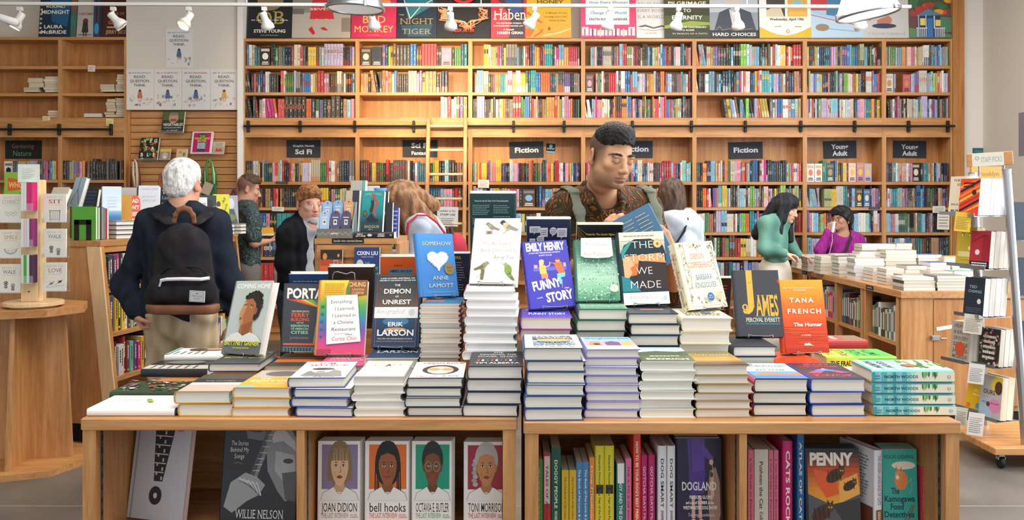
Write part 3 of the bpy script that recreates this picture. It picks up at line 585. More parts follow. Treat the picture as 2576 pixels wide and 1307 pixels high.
a = Art().grad(0,0,1,.6,['#7a5a1c','#4f4a1c','#2f3520'],4).rect(.0,py_(38),1,py_(72),'#4d5a24').poly([(0,py_(64)),(.6,py_(52)),(1,py_(56)),(1,py_(62)),(0,py_(72))],'#96a63c').text('PILGRIMAGE',.5,py_(10),.06,Wt,width=.84).text('TO',.5,py_(29),.06,Wt,width=.17).text('ETERNITY',.5,py_(48),.07,Wt,width=.68).text('FROM CANTERBURY',.62,py_(70),.028,Wt,width=.6).text('TO ROME',.5,py_(78),.028,Wt,width=.3).text('IN SEARCH OF A FAITH',.55,py_(87),.026,'#c8c4b0',width=.76)
P(1672,1787,'olive green poster with white title over a dark field',a,'#353a26',lean=.1)
a = Art().rect(0,0,1,py_(30),'#b9bdc4').ell(.5,.1,.28,.32,'#c9bdb4').poly([(.05,py_(95)),(.2,py_(30)),(.42,py_(18)),(.5,py_(32)),(.6,py_(18)),(.85,py_(30)),(1,py_(95))],'#39404e').poly([(.4,py_(20)),(.5,py_(30)),(.62,py_(20)),(.55,py_(60)),(.46,py_(60))],'#c8ccd2').rect(0,py_(76),1,1,'#20262f').line([(.12,py_(76)),(.2,py_(66)),(.26,py_(76)),(.4,py_(72)),(.5,py_(76)),(.58,py_(66)),(.66,py_(76)),(.88,py_(72))],.012,'#a08f78').text('HARD CHOICES',.5,py_(91),.055,Wt,width=.9,serif=True)
P(1786,1908,'grey poster of a suited portrait with white serif title',a,'#8f95a0',lean=.07)
a = Art().rect(.14,0,.5,py_(41),'#3a3633').ell(.36,.1,.12,.2,'#c79a72').poly([(.14,.5),(.4,.4),(.48,py_(41)),(.14,py_(41))],'#d7c8a8').rect(.55,0,.93,py_(41),'#e0a53a').ell(.74,py_(5),.12,.04,'#7fc1d6').rect(.57,py_(28),.92,py_(40),'#e8b74f').text('Wednesday, April 19th',.53,py_(51),.045,'#3a3a3a',width=.66).text('7pm PDT',.36,py_(68),.02,'#77777a',width=.14).text('Berkeley',.75,py_(68),.02,'#77777a',width=.13).poly([(0,py_(66))] + [(k/12,py_(67 + 22*math.sin(math.pi*k/12))) for k in range(13)] + [(1,1),(0,1)],'#d8b52c').ell(.55,py_(79),.035,.035,'#d9862e').ell(.55,py_(79),.018,.024,'#f3efe6')
P(1911,2041,'white event poster with a yellow curved foot and date',a,'#f0ede4',lean=.06)
a = Art().rect(0,0,.4,.5,'#c8404a').poly([(.35,0),(1,0),(1,py_(50)),(.3,py_(36))],'#4a7fa8').poly([(0,py_(30)),(.4,py_(46)),(1,py_(60)),(1,py_(95)),(0,py_(95))],'#b9d3e6').line([(0,py_(36)),(.5,py_(52)),(1,py_(66))],.02,'#b0485a').line([(.2,py_(70)),(.9,py_(80))],.02,'#86a9c4').ell(.22,py_(69),.13,.065,'#9a846a')
P(2040,2174,'pale blue poster of a rowing boat with a brown seal',a,'#a9c8de',lean=.08)
a = Art().poly([(.3,py_(50)),(.55,py_(38)),(.62,py_(48)),(.6,py_(58)),(.3,py_(62))],'#c07f6a').ell(.45,py_(65),.26,.045,'#3d4560').text('Cheryl Strayed',.5,py_(88),.05,'#a3a49e',width=.8,bold=-.01,serif=True)
P(2172,2290,'pale grey poster with a dark oval and soft lettering',a,'#c9c9c6',lean=.06)
a = Art().rect(0,.0,1,py_(22),'#4a5a3a')
for k in range(14): a.ell(rp.uniform(0,1),py_(rp.uniform(-10,34)),.12,.05,rp.choice(['#d8503a','#3f7a4a','#e8a03a','#b5403a','#4a6a58']),8)
a.rect(0,py_(40),1,1,'#6a4a4a').poly([(.55,py_(40)),(1,py_(44)),(1,py_(80)),(.6,py_(85))],'#56846a').poly([(.0,py_(70)),(.4,py_(78)),(1,py_(88)),(1,1),(0,1)],'#5f8a62')
a.rect(.2,py_(38),.74,py_(94),'#2f3f5e').poly([(.16,py_(40)),(.45,py_(22)),(.8,py_(38))],'#4f83a6').rect(.26,py_(46),.38,py_(64),'#ecd46a').rect(.62,py_(50),.74,py_(66),'#ecd46a').rect(.42,py_(46),.56,py_(96),'#3e78b4')
for k in range(6): a.rect(.18 + k*.04,py_(72),.2 + k*.04,py_(94),'#cfd3e2').rect(.6 + k*.04,py_(72),.62 + k*.04,py_(94),'#cfd3e2')
a.rect(.16,py_(70),.42,py_(73),'#cfd3e2').rect(.58,py_(70),.84,py_(73),'#cfd3e2').rect(.2,py_(38),.23,py_(94),'#9fb4cc').rect(.38,py_(38),.4,py_(72),'#cfd3e2').rect(.57,py_(40),.6,py_(72),'#cfd3e2')
P(2287,2394,'colourful poster painting of a small blue house with a porch',a,'#6a5a4e',lean=.05)
a = Art().poly([(.3,0),(1,.3),(.9,.8),(.4,.7)],'#1f5a86').text('ROUND',.5,py_(17),.045,Wt,width=.6).text('MIDNIGHT',.5,py_(33),.065,Wt,width=.9).text('LAURA',.46,py_(71),.06,Wt,width=.6).text('McBRIDE',.48,py_(85),.062,Wt,width=.82)
for k in range(7): a.ell(.06,py_(10 + k*12),.04,.02,'#d8c87a',8)
P(96,175,'dark blue poster reading Midnight on the corner bookcase',a,'#16304a')
a = Art().rect(0,.3,1,.5,'#8a5a3a').rect(0,.6,1,.75,'#3a7a6a'); P(176,190,'narrow green striped poster behind the dark blue one',a,'#4a6a5a',lean=.08)
a = Art().rect(0,0,1,1,'#b7b0aa').text('A GENTLEMAN',.5,py_(36),.04,'#9a3a34',width=.86).ell(.5,py_(52),.16,.05,'#7a2f2a').poly([(.36,py_(54)),(.64,py_(54)),(.7,py_(82)),(.3,py_(82))],'#3a2f30').rect(.4,py_(80),.46,py_(92),'#2a2424').rect(.54,py_(80),.6,py_(92),'#2a2424').text('AMOR TOWLES',.5,py_(89),.022,'#5a5450',width=.8)
P(192,234,'grey poster of a standing figure in a hat',a,'#b7b0aa')
a = Art().rect(.1,0,.25,1,'#3f4a66').rect(.5,0,.7,1,'#5a4a3a').ell(.4,py_(72),.3,.1,'#3f93c4'); P(234,254,'narrow navy poster with a round blue sticker',a,'#26304a',lean=.07)
a = Art().text('YEARS OF',.55,py_(36),.05,'#b98a5a',width=.7).text('GLORY',.55,py_(60),.06,'#b98a5a',width=.6).rect(.2,py_(66),.95,py_(70),'#c9a26a').text('JERRY RICE',.6,py_(85),.065,'#b9a08a',width=.84)
P(255,316,'dark red poster at the end of the corner bookcase',a,'#4a1f1c')
# white READ QUESTION THINK posters on the plaster above the slat wall
def read(px0,px1,py0,py1,head,hc,label,seed):
    a = Art().text(head,.5,.11,.036,hc,width=.84,asp=1.45).text('READ.',.5,.22,.065,'#5a4f62',width=.46,bold=.01).text('QUESTION.',.5,.325,.065,'#5a4f62',width=.74,bold=.01).text('THINK.',.5,.43,.065,'#5a4f62',width=.46,bold=.01)
    r = random.Random(seed); a.ell(.5,.54,.05,.04,'#5a3a2c').poly([(.44,.56),(.56,.56),(.6,.72),(.4,.72)],r.choice(['#c0705a','#4a6a9a','#d8a85a','#a04a5a'])).rect(.45,.72,.48,.8,'#d8a88a').rect(.53,.72,.56,.8,'#d8a88a')
    for _ in range(16): x,y = r.uniform(.06,.94),r.uniform(.62,.88); w = r.uniform(.02,.07); a.rect(x,y,x + w,y + r.uniform(.01,.07),r.choice(['#8a93a0','#b9c4a0','#c99a8a','#d8cdb0','#6a7a86','#e0b8a0']))
    board('read_poster','poster',label,px0,px1,py0,py1,WF - .0015,a,'#e2dfdc',0,.002,'white READ QUESTION THINK posters')
read(417,484,73,170,'BE AN ACTIVIST.','#7a9ab4','white reading poster with a long haired girl, pinned alone at the top',1)
read(318,386,174,275,'BE AN ARCHITECT.','#5a8ac0','white reading poster for architects, first in the row of four',2)
read(388,456,174,276,'BE A SCIENTIST.','#c0707a','white reading poster for scientists, second in the row of four',3)
read(458,528,174,276,'BE AN ENGINEER.','#c0605a','white reading poster for engineers, third in the row of four',4)
read(530,598,174,276,'BE A CITIZEN.','#6aa07a','white reading poster for citizens, last in the row of four',5)
# photo on the side wall at the far end
mb = MB(); mb.box((XR - .004,7.6,1.98),(XR - .0005,8.75,2.42),lin('#8a8a9a')); r = thing('wall_photo','grey portrait photo pinned on the side wall above the staff picks rack','photo',(0,0,0)); part('board',mb,PRINT,r)
a = Art().ell(.5,.45,.22,.3,'#3a3438').ell(.52,.5,.13,.2,'#cba79a').rect(.2,.8,.8,1,'#b0526a'); m2 = MB(); a.into(m2,(XR - .0045,8.75,1.98),(0,-1.15,0),(0,0,.44),(-1,0,0),e=.0004); part('print',m2,PRINT,r)
# ------------------------------------------------------------------ front display table: two units side by side
ZT = .903
def table(px0,px1,Y,div,label,depth=.94):
    x0,x1 = X(px0,Y),X(px1,Y); xm = (x0 + x1)/2; r = thing('display_table',label,'table',(xm,Y,0),0,'front display tables')
    a,b = x0 - xm,x1 - xm; t = .036
    mb = MB(); mb.bbox((a,0,ZT - .033),(b,depth,ZT),.003); part('table_top',mb,WX,r)
    i0,i1 = a + .004,b - .004
    for lo in (i0,i1 - t):
        mb = MB(); mb.box((lo,.004,.0),(lo + t,depth - .004,ZT - .0332)); part('side_panel',mb,WZ,r)
    d0,d1 = X(div[0],Y) - xm,X(div[1],Y) - xm
    mb = MB(); mb.box((d0,.004,.08),(d1,depth - .004,ZT - .0332)); part('divider',mb,WZ,r)
    for s0,s1 in ((i0 + t,d0),(d1,i1 - t)):
        mb = MB(); mb.box((s0,depth/2 - .006,.08),(s1,depth/2 + .006,ZT - .0332)); part('back_panel',mb,WX,r)
        for z in (.562,.28,.08):
            mb = MB(); mb.box((s0,.006,z - .02),(s1,depth/2 - .0065,z)); part('shelf',mb,WX,r)
        for x,sg_ in ((s0,1),(s1,-1)):
            mb = MB(); xs = (x,x + .002) if sg_ > 0 else (x - .002,x); mb.box((xs[0],.03,.1),(xs[1],.042,ZT - .04),lin('#4a4a46'))
            for k in range(22):
                z = .12 + k*.034; xe = (x + .0021,x + .0024) if sg_ > 0 else (x - .0024,x - .0021); mb.box((xe[0],.0335,z),(xe[1],.0385,z + .014),lin('#141414'))
            part('shelf_standard',mb,MATTE,r)
    mb = MB(); mb.box((i0 + t,.05,0),(i1 - t,.07,.06),lin('#2a2624')); part('toe_kick',mb,MATTE,r)
    return r,xm
YL,YR = 2.31,2.272
TL_,xmL = table(202,1302,YL,(745,765),'oak display table unit holding author interview paperbacks below')
TR_,xmR = table(1317,2419,YR,(1861,1880),'oak display table unit holding dog and cat books below')
def riser(px0,px1,Y,z1,dep=.2):
    r,xm,Yt = (TL_,xmL,YL) if (px0 + px1)/2 < 1310 else (TR_,xmR,YR)
    if z1 - ZT < .004: return
    mb = MB(); mb.box((X(px0,Y) - xm + .012,Y - Yt + .012,ZT + .0002),(X(px1,Y) - xm - .012,Y - Yt + dep,z1 - .0003)); part('riser_block',mb,WX,r)
def T(y0s,Y): return [abs(b - a)/F*Y for a,b in y0s]
WH = '#f2efe9'
def portrait(a,cx,cy,s,skin,hair,style='short',eye='#2a2220',lip='#a8423c',shirt=None,k=1.0,line='#2a201c'):
    """flat drawn head: cx, cy = middle of the face, s = half face height in fractions of the cover height"""
    w = s*1.12*k
    if style in ('bob','braids'): a.ell(cx,cy - s*.15,w*1.32,s*1.2,hair,22)
    if style == 'bob': a.rect(cx - w*1.32,cy - s*.15,cx + w*1.32,cy + s*.72,hair)
    if style == 'braids':
        for d in (-1.25,-1.05,-.9,.95,1.1,1.28): a.line([(cx + w*d,cy - s*.2),(cx + w*d*1.05,cy + s*1.35)],.028,hair)
    if style == 'locs':
        for d in range(7): a.ell(cx - w*1.15 - w*.12*(d % 2),cy - s*.3 + d*s*.2,w*.28,s*.12,mix(hair,'#555555',.2*(d % 2)),8)
    a.poly([(cx - w*.45,cy + s*.7),(cx + w*.45,cy + s*.7),(cx + w*.62,cy + s*1.3),(cx - w*.62,cy + s*1.3)],mix(skin,'#000000',.1))
    if shirt: a.poly([(cx - w*2.1,cy + s*2.2),(cx - w*1.8,cy + s*1.35),(cx - w*.62,cy + s*1.02),(cx - w*.3,cy + s*1.3),(cx,cy + s*1.4),(cx + w*.3,cy + s*1.3),(cx + w*.62,cy + s*1.02),(cx + w*1.8,cy + s*1.35),(cx + w*2.1,cy + s*2.2)],shirt).line([(cx - w*2.05,cy + s*1.7),(cx - w*1.8,cy + s*1.35),(cx - w*.62,cy + s*1.02),(cx - w*.3,cy + s*1.3),(cx,cy + s*1.4),(cx + w*.3,cy + s*1.3),(cx + w*.62,cy + s*1.02),(cx + w*1.8,cy + s*1.35),(cx + w*2.05,cy + s*1.7)],.006,line)
    if style in ('short','afro','locs'): a.ell(cx,cy - s*.35,w*(1.22 if style != 'short' else 1.08),s*(.95 if style != 'short' else .8),hair,22)
    a.ell(cx - w*.98,cy + s*.05,w*.14,s*.2,mix(skin,'#000000',.08),8).ell(cx + w*.98,cy + s*.05,w*.14,s*.2,mix(skin,'#000000',.08),8) if style not in ('bob','braids') else None
    a.poly([(cx + w*.95*math.sin(t)*(1 - .16*max(0,-math.cos(t))),cy - s*math.cos(t)*-1*-1) for t in [2*math.pi*i/22 for i in range(22)]],skin)
    if style == 'bob':
        for d in range(6): a.poly([(cx - w + d*w*.34,cy - s*.98),(cx - w + (d+1)*w*.34,cy - s*.98),(cx - w + (d+.9)*w*.34,cy - s*.28),(cx - w + (d+.1)*w*.34,cy - s*.3)],mix(hair,'#ffffff',.08*(d % 2)))
    else: a.poly([(cx - w*.96,cy - s*.2),(cx - w*.8,cy - s*.8),(cx,cy - s*1.02),(cx + w*.8,cy - s*.8),(cx + w*.96,cy - s*.2),(cx + w*.7,cy - s*.55),(cx,cy - s*.68),(cx - w*.7,cy - s*.55)],hair)
    for d in (-1,1):
        ex = cx + d*w*.4; a.poly([(ex - w*.24,cy - s*.17),(ex,cy - s*.25),(ex + w*.24,cy - s*.17),(ex,cy - s*.2)],line)
        a.ell(ex,cy - s*.04,w*.17,s*.07,'#efe8e0',10).ell(ex,cy - s*.04,w*.08,s*.07,eye,8).line([(ex - w*.19,cy - s*.05),(ex,cy - s*.115),(ex + w*.19,cy - s*.05)],.008,line)
    a.line([(cx + w*.05,cy - s*.02),(cx + w*.16,cy + s*.27),(cx - w*.08,cy + s*.3)],.008,mix(skin,'#000000',.45))
    a.ell(cx,cy + s*.53,w*.3,s*.085,lip,12).line([(cx - w*.3,cy + s*.52),(cx,cy + s*.545),(cx + w*.3,cy + s*.52)],.007,mix(lip,'#000000',.5))
    a.line([(cx - w*.55,cy + s*.25),(cx - w*.45,cy + s*.55)],.005,mix(skin,'#000000',.3)).line([(cx + w*.55,cy + s*.25),(cx + w*.45,cy + s*.55)],.005,mix(skin,'#000000',.3))
    return a
# ------------------------------------------------------------------ front row, left unit
def row(px0,px1,Y,ts,jacket,board,where,top,front=None,h=None,zt=None,n_riser=None,**k):
    w = X(px1,Y) - X(px0,Y); zb = ZT + .0003
    if zt is not None: zb = zt - sum(ts) - .0004*len(ts); riser(px0,px1,Y,zb)
    return stack(X(px0,Y),Y,zb,w,h or w*1.5,ts,jacket,board,where,top,front=front,**k)
# lone white book with its long side to the camera
w0 = (438 - 217)/F*2.33
a = Art().lines(.5,.1,.9,6,.06,.012,'#d5d2cc').poly([(.40,.58),(.62,.5),(.64,.55),(.42,.64)],'#9db53c').poly([(.55,.53),(.62,.5),(.64,.55),(.58,.57)],'#6d8a2a').line([(.2,.2),(.8,.9)],.004,'#d9d6d0')
place(book_parts(.165,w0,.0205,'#f3f1ec','#24324a',front=a,pages='#f1eee8'),'lone white hardcover with a small green drawing at the table corner',Matrix.Translation((X(217,2.33) + w0,2.332,ZT + .0003)) @ Matrix.Rotation(math.pi/2,4,'Z'))
a = Art(); rr = random.Random(8)
for _ in range(90): a.ell(rr.random(),rr.random(),rr.uniform(.02,.07),rr.uniform(.015,.05),rr.choice(['#3f5a34','#567a45','#2c4028','#7a9a5a','#e8e4dc','#c94a3a','#8a6aa0','#d8a0a8','#24331f','#e27a5a']),7)
w1 = (446 - 283)/F*2.54
place(book_parts(.155,w1,.0255,'#33462c','#e4e2da',front=a),'book with a flower garden cover behind the lone white hardcover',Matrix.Translation((X(283,2.54) + w1,2.52,ZT + .0003)) @ Matrix.Rotation(math.pi/2,4,'Z'))
a = Art().rect(0,.5,1,1,WH).text('THE WOMEN',.5,.42,.05,'#b9a89c',width=.6,bold=0,serif=True).text('WHO CREATED',.5,.52,.045,'#8a7a70',width=.66,bold=0).rect(0,.0,1,.3,'#4a4743').rect(0,.62,1,1,'#c9b3a4')
row(440,583,2.33,T([(1,32.5),(0,31)],2.33),'#2f2d2b','#c79a3a','thick dark pair beside the lone white hardcover','thick dark book with small white lettering',a,seed=2,sp='#24221f')
a = Art().rect(0,0,1,.5,'#b9b2aa').ell(.5,.2,.35,.16,'#6e6862').rect(0,.42,1,1,'#e8a93a').text('THE',.3,.52,.05,WH,width=.2).text('EDITOR',.5,.68,.1,'#f5e6bd',width=.86).text('SARA B. FRANKLIN',.5,.8,.03,'#f5e6bd',width=.6).rect(0,.9,.3,1,'#7fc0dc')
row(581,728,2.33,T([(0,22)] + [(0,24)] + [(0,26.5)],2.33),'#e2a83c','#dca24a','stack of three orange and light blue books','orange book with big pale title letters',a,sp='#7fbfdc',seed=3,shifts=[0,.004,.003])
a = Art().text('TOM',.42,.16,.09,'#b03a34',width=.36,serif=True).text('SELLECK',.5,.28,.09,'#b03a34',width=.8,serif=True).poly([(.12,.9),(.2,.62),(.5,.44),(.82,.6),(.92,.95)],'#8a8785').ell(.45,.58,.2,.14,'#cfccc8').ell(.45,.48,.22,.07,'#3a3836').ell(.45,.66,.09,.02,'#3a3836').text("YOU NEVER KNOW",.5,.97,.04,'#5a5654',width=.6)
row(731,876,2.33,T([(0,24),(0,23),(0,23),(0,26)],2.33),'#efeeec','#2f3f8f','stack of four white books with royal blue edges','white memoir with a grey portrait and red title',a,shifts=[.013,0,.008,-.010],seed=4,rj=.05,sp='#4a56a0')
a = Art().text('EXIT',.5,.34,.1,'#8f8a78',width=.7,bold=-.02,serif=True).poly([(.42,.44),(.5,.2),(.6,.42),(.52,.34)],'#5d584c').text('a novel',.5,.7,.03,'#a59f8c',width=.2)
row(889,1017,2.33,T([(0,19)]*3 + [(0,20),(0,24)],2.33),'#e8e2d0','#f0ede2','stack of five cream books','cream book with faint grey title letters',a,h=.225,seed=5)
a = Art().rect(0,0,1,1,'#f0eeec').text('URBAN ROCK',.55,.13,.075,'#c52f38',width=.84).ell(.52,.52,.36,.3,'#3c3836').ell(.52,.54,.26,.24,'#d8d4d0').ell(.4,.5,.12,.08,'#d8a86a').ell(.66,.5,.12,.08,'#d8a86a').line([(.28,.5),(.78,.5)],.012,'#5a3a2a').text('a life in color',.3,.95,.05,'#c52f38',width=.4,shear=.2).text('BURNS',.74,.94,.05,'#c52f38',width=.3)
row(1020,1163,2.33,T([(0,23.5),(0,25),(0,23.5),(0,25)],2.33),'#f1efee','#20283c','stack of four white books with navy edges','white book with a face in amber glasses',a,seed=6,sp='#1d2434')
a = Art().text('THE',.5,.12,.06,'#cfcbc5',width=.2).text('KINGDOM, THE',.5,.26,.075,'#cfcbc5',width=.74).text('POWER, GLORY',.5,.4,.075,'#cfcbc5',width=.8).text('IN AN AGE OF EXTREMISM',.5,.5,.03,'#9a958f',width=.8)
for k in range(9): a.rect(.1 + k*.09,.58,.15 + k*.09,.68,['#b8494a','#e8e2da','#4a5a8a'][k % 3])
a.text('TIM ALBERTA',.5,.86,.09,'#d9d5cf',width=.86)
row(1171,1313,2.33,T([(0,30.5),(0,31.5),(0,31.5),(0,33)],2.33),'#23252c','#1c2436','thick black stack at the seam of the tables','thick black book with white capital lettering',a,h=.232,seed=7,shifts=[-.009,.001,.002,.004])
# ------------------------------------------------------------------ front row, right unit
a = Art().lines(.12,.12,.9,4,.09,.05,'#33507a',.05,3).lines(.2,.3,.85,3,.12,.07,'#c0a24a',.05,4).ell(.5,.55,.3,.12,'#c9a85a').lines(.12,.6,.9,4,.09,.055,'#5a7a9a',.05,5)
row(1316,1466,2.285,T([(0,31),(0,31.5),(0,29),(0,30),(0,27),(0,33)],2.285),'#f0ece0','#2a4f80','thick cream stack with deep blue edges','thick cream book with blue and gold lettering',a,h=.235,seed=8,sp='#33588a',shifts=[.003,.002,.006,.009,.008,.0])
a = Art().rect(0,.0,1,.3,'#8fc6d8').text('Shanghailanders',.5,.18,.1,'#2b3f58',width=.92,bold=.01).rect(0,.3,1,.72,'#c9a0c0').poly([(.05,.72),(.1,.4),(.3,.4),(.32,.72)],'#e2884a').poly([(.4,.72),(.4,.45),(.55,.36),(.7,.45),(.7,.72)],'#6a4a7a').poly([(.74,.72),(.76,.42),(.95,.42),(.95,.72)],'#e8b05a').ell(.22,.6,.07,.08,'#2a2438').rect(0,.72,1,1,'#f3efec').text('Juli Min',.7,.86,.06,'#7a86a8',width=.4,bold=0)
row(1470,1608,2.315,T([(0,21)]*5 + [(0,22),(0,21),(0,22)],2.315),'#efe9ee','#8a86c4','stack of eight books with lavender edges','white book with a pink and orange building drawing',a,h=.215,seed=9,sp='#7a74b4')
a = Art().grad(0,0,1,.5,['#9cc3d6','#e8efe8','#6d8a6a'],4).rect(0,.5,1,1,'#4f5c34').text('LOUISE',.52,.32,.12,'#f4f2ea',width=.8,serif=True).text('ERDRICH',.5,.9,.09,'#e8e4d4',width=.84,serif=True).poly([(0,.4),(.4,.3),(.8,.36),(1,.3),(1,.6),(0,.6)],'#3f5238').lines(.2,.64,.8,1,.1,.05,'#d8d8b8')
row(1608,1749,2.315,T([(0,24),(0,22),(0,23),(0,23),(0,24),(0,25)],2.315),'#5a6644','#e6ece6','stack of six green jacketed books with white boards','green landscape book with a wavy white title',a,h=.228,seed=10,sp='#3f4a34')
a = Art().grad(0,0,1,1,['#7a7a4a','#8a7a4a','#a8803a','#c9963a','#6a4a2a','#3a2a1c'],3).text('Clearwater',.5,.34,.12,'#e8dcc0',width=.84,bold=-.015,shear=.25,serif=False).text('a novel',.7,.5,.04,'#e8dcc0',width=.2)
row(1750,1892,2.315,T([(0,22),(0,20),(0,20),(0,21),(0,21.5),(0,25)],2.315),'#6f5a38','#b59a74','stack of six books with warm brown jackets','brown sunset book with a script title',a,h=.225,seed=11,sp='#55452c')
a = Art().rect(0,0,1,.55,'#cfe0e8').text('THE',.2,.12,.07,'#2f3a4a',width=.2).text('ANTHROPOLOGISTS',.52,.24,.08,'#2f3a4a',width=.9).text('STORIES WE',.5,.36,.07,'#c9a83a',width=.7).text('ALL LOVE',.5,.5,.07,'#2f3a4a',width=.6).rect(0,.55,1,.8,'#4a9ad0').poly([(.1,.7),(.4,.6),(.7,.72),(1,.62),(1,.9),(0,.9)],'#e0784a').rect(0,.8,1,1,'#3f7ac0')
row(1894,2033,2.335,T([(0,30),(0,29.5),(0,35)],2.335),'#3a6aa8','#16181e','stack of three with pink spines and black edges','thick blue book with a painted cover',a,seed=12,sp='#c8587a',shifts=[0,-.001,.001])
a = Art().text('JEAN',.5,.14,.09,'#b8434a',width=.5).text('THE LEFTOVER',.5,.27,.07,'#b8434a',width=.8).poly([(.05,.66),(.5,.36),(.95,.62),(.7,.66),(.5,.5),(.3,.68)],'#a8427a').ell(.5,.48,.2,.06,'#3f7ac8').poly([(.45,.44),(.5,.36),(.56,.44)],'#8ec0e8').text('KWOK',.5,.88,.14,'#c02f3a',width=.8)
row(2036,2176,2.335,T([(0,29.5),(0,31),(0,34)],2.335),'#2c2036','#2a4fa8','stack of three thick books with bright blue edges','thick dark purple book with red lettering',a,seed=13,sp='#2a4fa8',shifts=[.004,-.001,.002])
# four books with their spines to the camera
sp_ = Art()
for i in range(12): sp_.rect(i*.036,0,(i + 1)*.036 + .001,1,mix('#2fa0b0','#8fd0d4',abs(math.sin(i*.9))))
sp_.rect(.52,0,1,1,'#e9e6d2').rect(.42,0,.47,1,'#8fd0d0').rect(.47,0,.53,1,'#c2e0d4').text('NORTH WOODS',.35,.64,.3,'#1f2c30',width=.41,bold=.02,asp=.14).text('DANIEL',.065,.48,.13,'#20505a',width=.06,asp=.14).text('MASON',.065,.75,.13,'#20505a',width=.06,asp=.14)
rr = random.Random(4)
for i in range(16): x = rr.uniform(.6,.78); sp_.poly([(x,0),(x + .02,0),(x + .018,rr.uniform(.3,1)),(x + .005,rr.uniform(.2,.7))],rr.choice(['#4f9a3a','#7ab85a','#2f6a34','#96c87a']))
sp_.ell(.93,.5,.022,.16,'#9a9a86',10).ell(.93,.5,.012,.09,'#e9e6d2',10)
fr = Art()
for i in range(10): fr.rect(0,i*.05,1,(i + 1)*.05 + .002,mix('#4fb0bc','#c8e4dc',abs(math.sin(i*1.1))))
fr.rect(0,.5,1,1,'#e6e4d0').text('WOODS',.5,.36,.1,'#22404a',width=.66,rot=0).text('NORTH',.5,.22,.1,'#22404a',width=.66)
for i in range(26): y = rr.uniform(.5,.95); x = rr.uniform(.1,.7); fr.poly([(x,y),(x + .25,y + .02),(x + .27,y + .06),(x + .05,y + .05)],rr.choice(['#4f9a3a','#7ab85a','#2f6a34','#1f4a2c']))
fr.poly([(.2,.52),(.45,.48),(.5,.62),(.3,.68)],'#9a5a3a')
wN = (2404 - 2197)/F*2.335; zb = ZT + .0003; kk = 0
for t in T([(0,27),(0,27.5),(0,28),(0,31)],2.335):
    ps = book_parts(.158,wN,t,'#7fc4c8','#b88a4a',front=fr if kk == 3 else None,spine=sp_,sp='#7fc4c8',bulge=.008)
    # spine faces the camera: local x (spine->fore-edge) points away, local y (tail->head) points left to right
    M = Matrix.Translation((X(2197,2.335) + [.002,.0,-.002,-.003][kk] + wN,2.335 + [0,.003,.002,0][kk],zb)) @ Matrix(((0,-1,0,0),(1,0,0,0),(0,0,1,0),(0,0,0,1)))
    place(ps,['lowest blue and cream book of the spine-out stack at the table end','third from the top blue and cream book of the spine-out stack','second from the top blue and cream book of the spine-out stack','topmost blue and cream book of the spine-out stack at the table end'][kk],M,'spine-out stack at the table end'); zb += t + .0004; kk += 1
# ------------------------------------------------------------------ second row: low piles that carry the face-out books
def sec(px0,px1,Y,zt,n,tpx,jacket,board,where,top,front=None,**k):
    t = tpx/F*Y
    return row(px0,px1,Y,[t]*n,jacket,board,where,top,front,zt=zt,**k)
Y2 = 2.60
zz = lambda p,Y=Y2: Z(p,Y)
a = Art().text('COMING HOME',.5,.2,.1,'#b9bcb4',width=.86).text('BRITTNEY GRINER',.5,.6,.1,'#d8c23a',width=.9)
sec(526,654,2.62,.994,1,21,'#4c5052','#26314c','grey pile under the portrait memoir','grey hardcover lying under the wire stand of the portrait memoir',a)
a = Art().rect(0,0,1,.5,'#5a4a3a').rect(0,.5,1,.7,'#d86a3a').rect(0,.7,1,.85,'#2f4a44')
sec(668,798,2.62,.985,1,22,'#3f4038','#d8a83a','pile under the dark book about a ferry building','dark hardcover with yellow boards beneath the ferry building book',a)
sec(797,920,2.58,.995,1,19,'#d85a86','#c9587a','pink pile under the rainbow memoir','pink hardcover beneath the rainbow memoir',Art().lines(.1,.2,.9,4,.14,.05,'#f2e6e0'))
a = Art().text('ERIK',.5,.3,.1,'#b9c4cc',width=.4).text('LARSON',.5,.62,.16,'#c9d2d6',width=.84).line([(.05,.72),(.95,.72)],.01,'#c0603a')
sec(920,1056,2.58,1.018,1,26,'#27435f','#e8e2d6','pile under the navy history book with a paper band','navy hardcover lying beneath the banded history book',a)
sec(1057,1159,2.62,1.178,12,12.1,'#2f6f9a','#d8d0c0','tall pile of twelve thin cream books','thin blue book under the sky blue memoir',Art().rect(0,.3,1,.4,'#24567a').rect(0,.5,.5,.7,'#c9603a'),h=.19,pages='#ebe4d6',jit=.004)
sec(1168,1298,2.55,1.224,8,21.3,'#f1efec','#eceae8','white red-spined pile under the bird book','white hardcover with a red spine below the bird book',Art().lines(.1,.2,.9,5,.14,.03,'#c9c2b4'),sp='#c94a34',h=.215,pages='#eeecec',jit=.006,seed=31)
a = Art().text('EMILY HENRY',.5,.3,.16,'#e8e2f2',width=.9).text('FUNNY STORY',.5,.75,.2,'#e8e2f2',width=.8)
sec(1312,1442,2.58,1.142,2,31,'#4a44b8','#c46ab8','purple pile below the purple romance','purple hardcover with a pink lower edge below the standing romance',a,pages='#e9e2d2')
a = Art().grad(0,0,1,1,['#2f6a52','#8fc0a4','#3f7a60'],4)
for _ in range(40): a.ell(rr.random(),rr.random(),.02,.015,'#dfe8d8',6)
sec(1452,1579,2.58,1.166,3,27.5,'#2f5a50','#2f5a54','green pile under the meadow novel','green hardcover below the standing meadow novel',a,pages='#e6dfd0')
sec(1584,1712,2.56,1.155,4,27,'#1f2c36','#20304c','navy pile under the face novel','dark hardcover with navy boards below the face novel',Art().rect(.1,.2,.9,.3,'#3f6a72').rect(.3,.5,.8,.6,'#c9804a'),pages='#e4dccb')
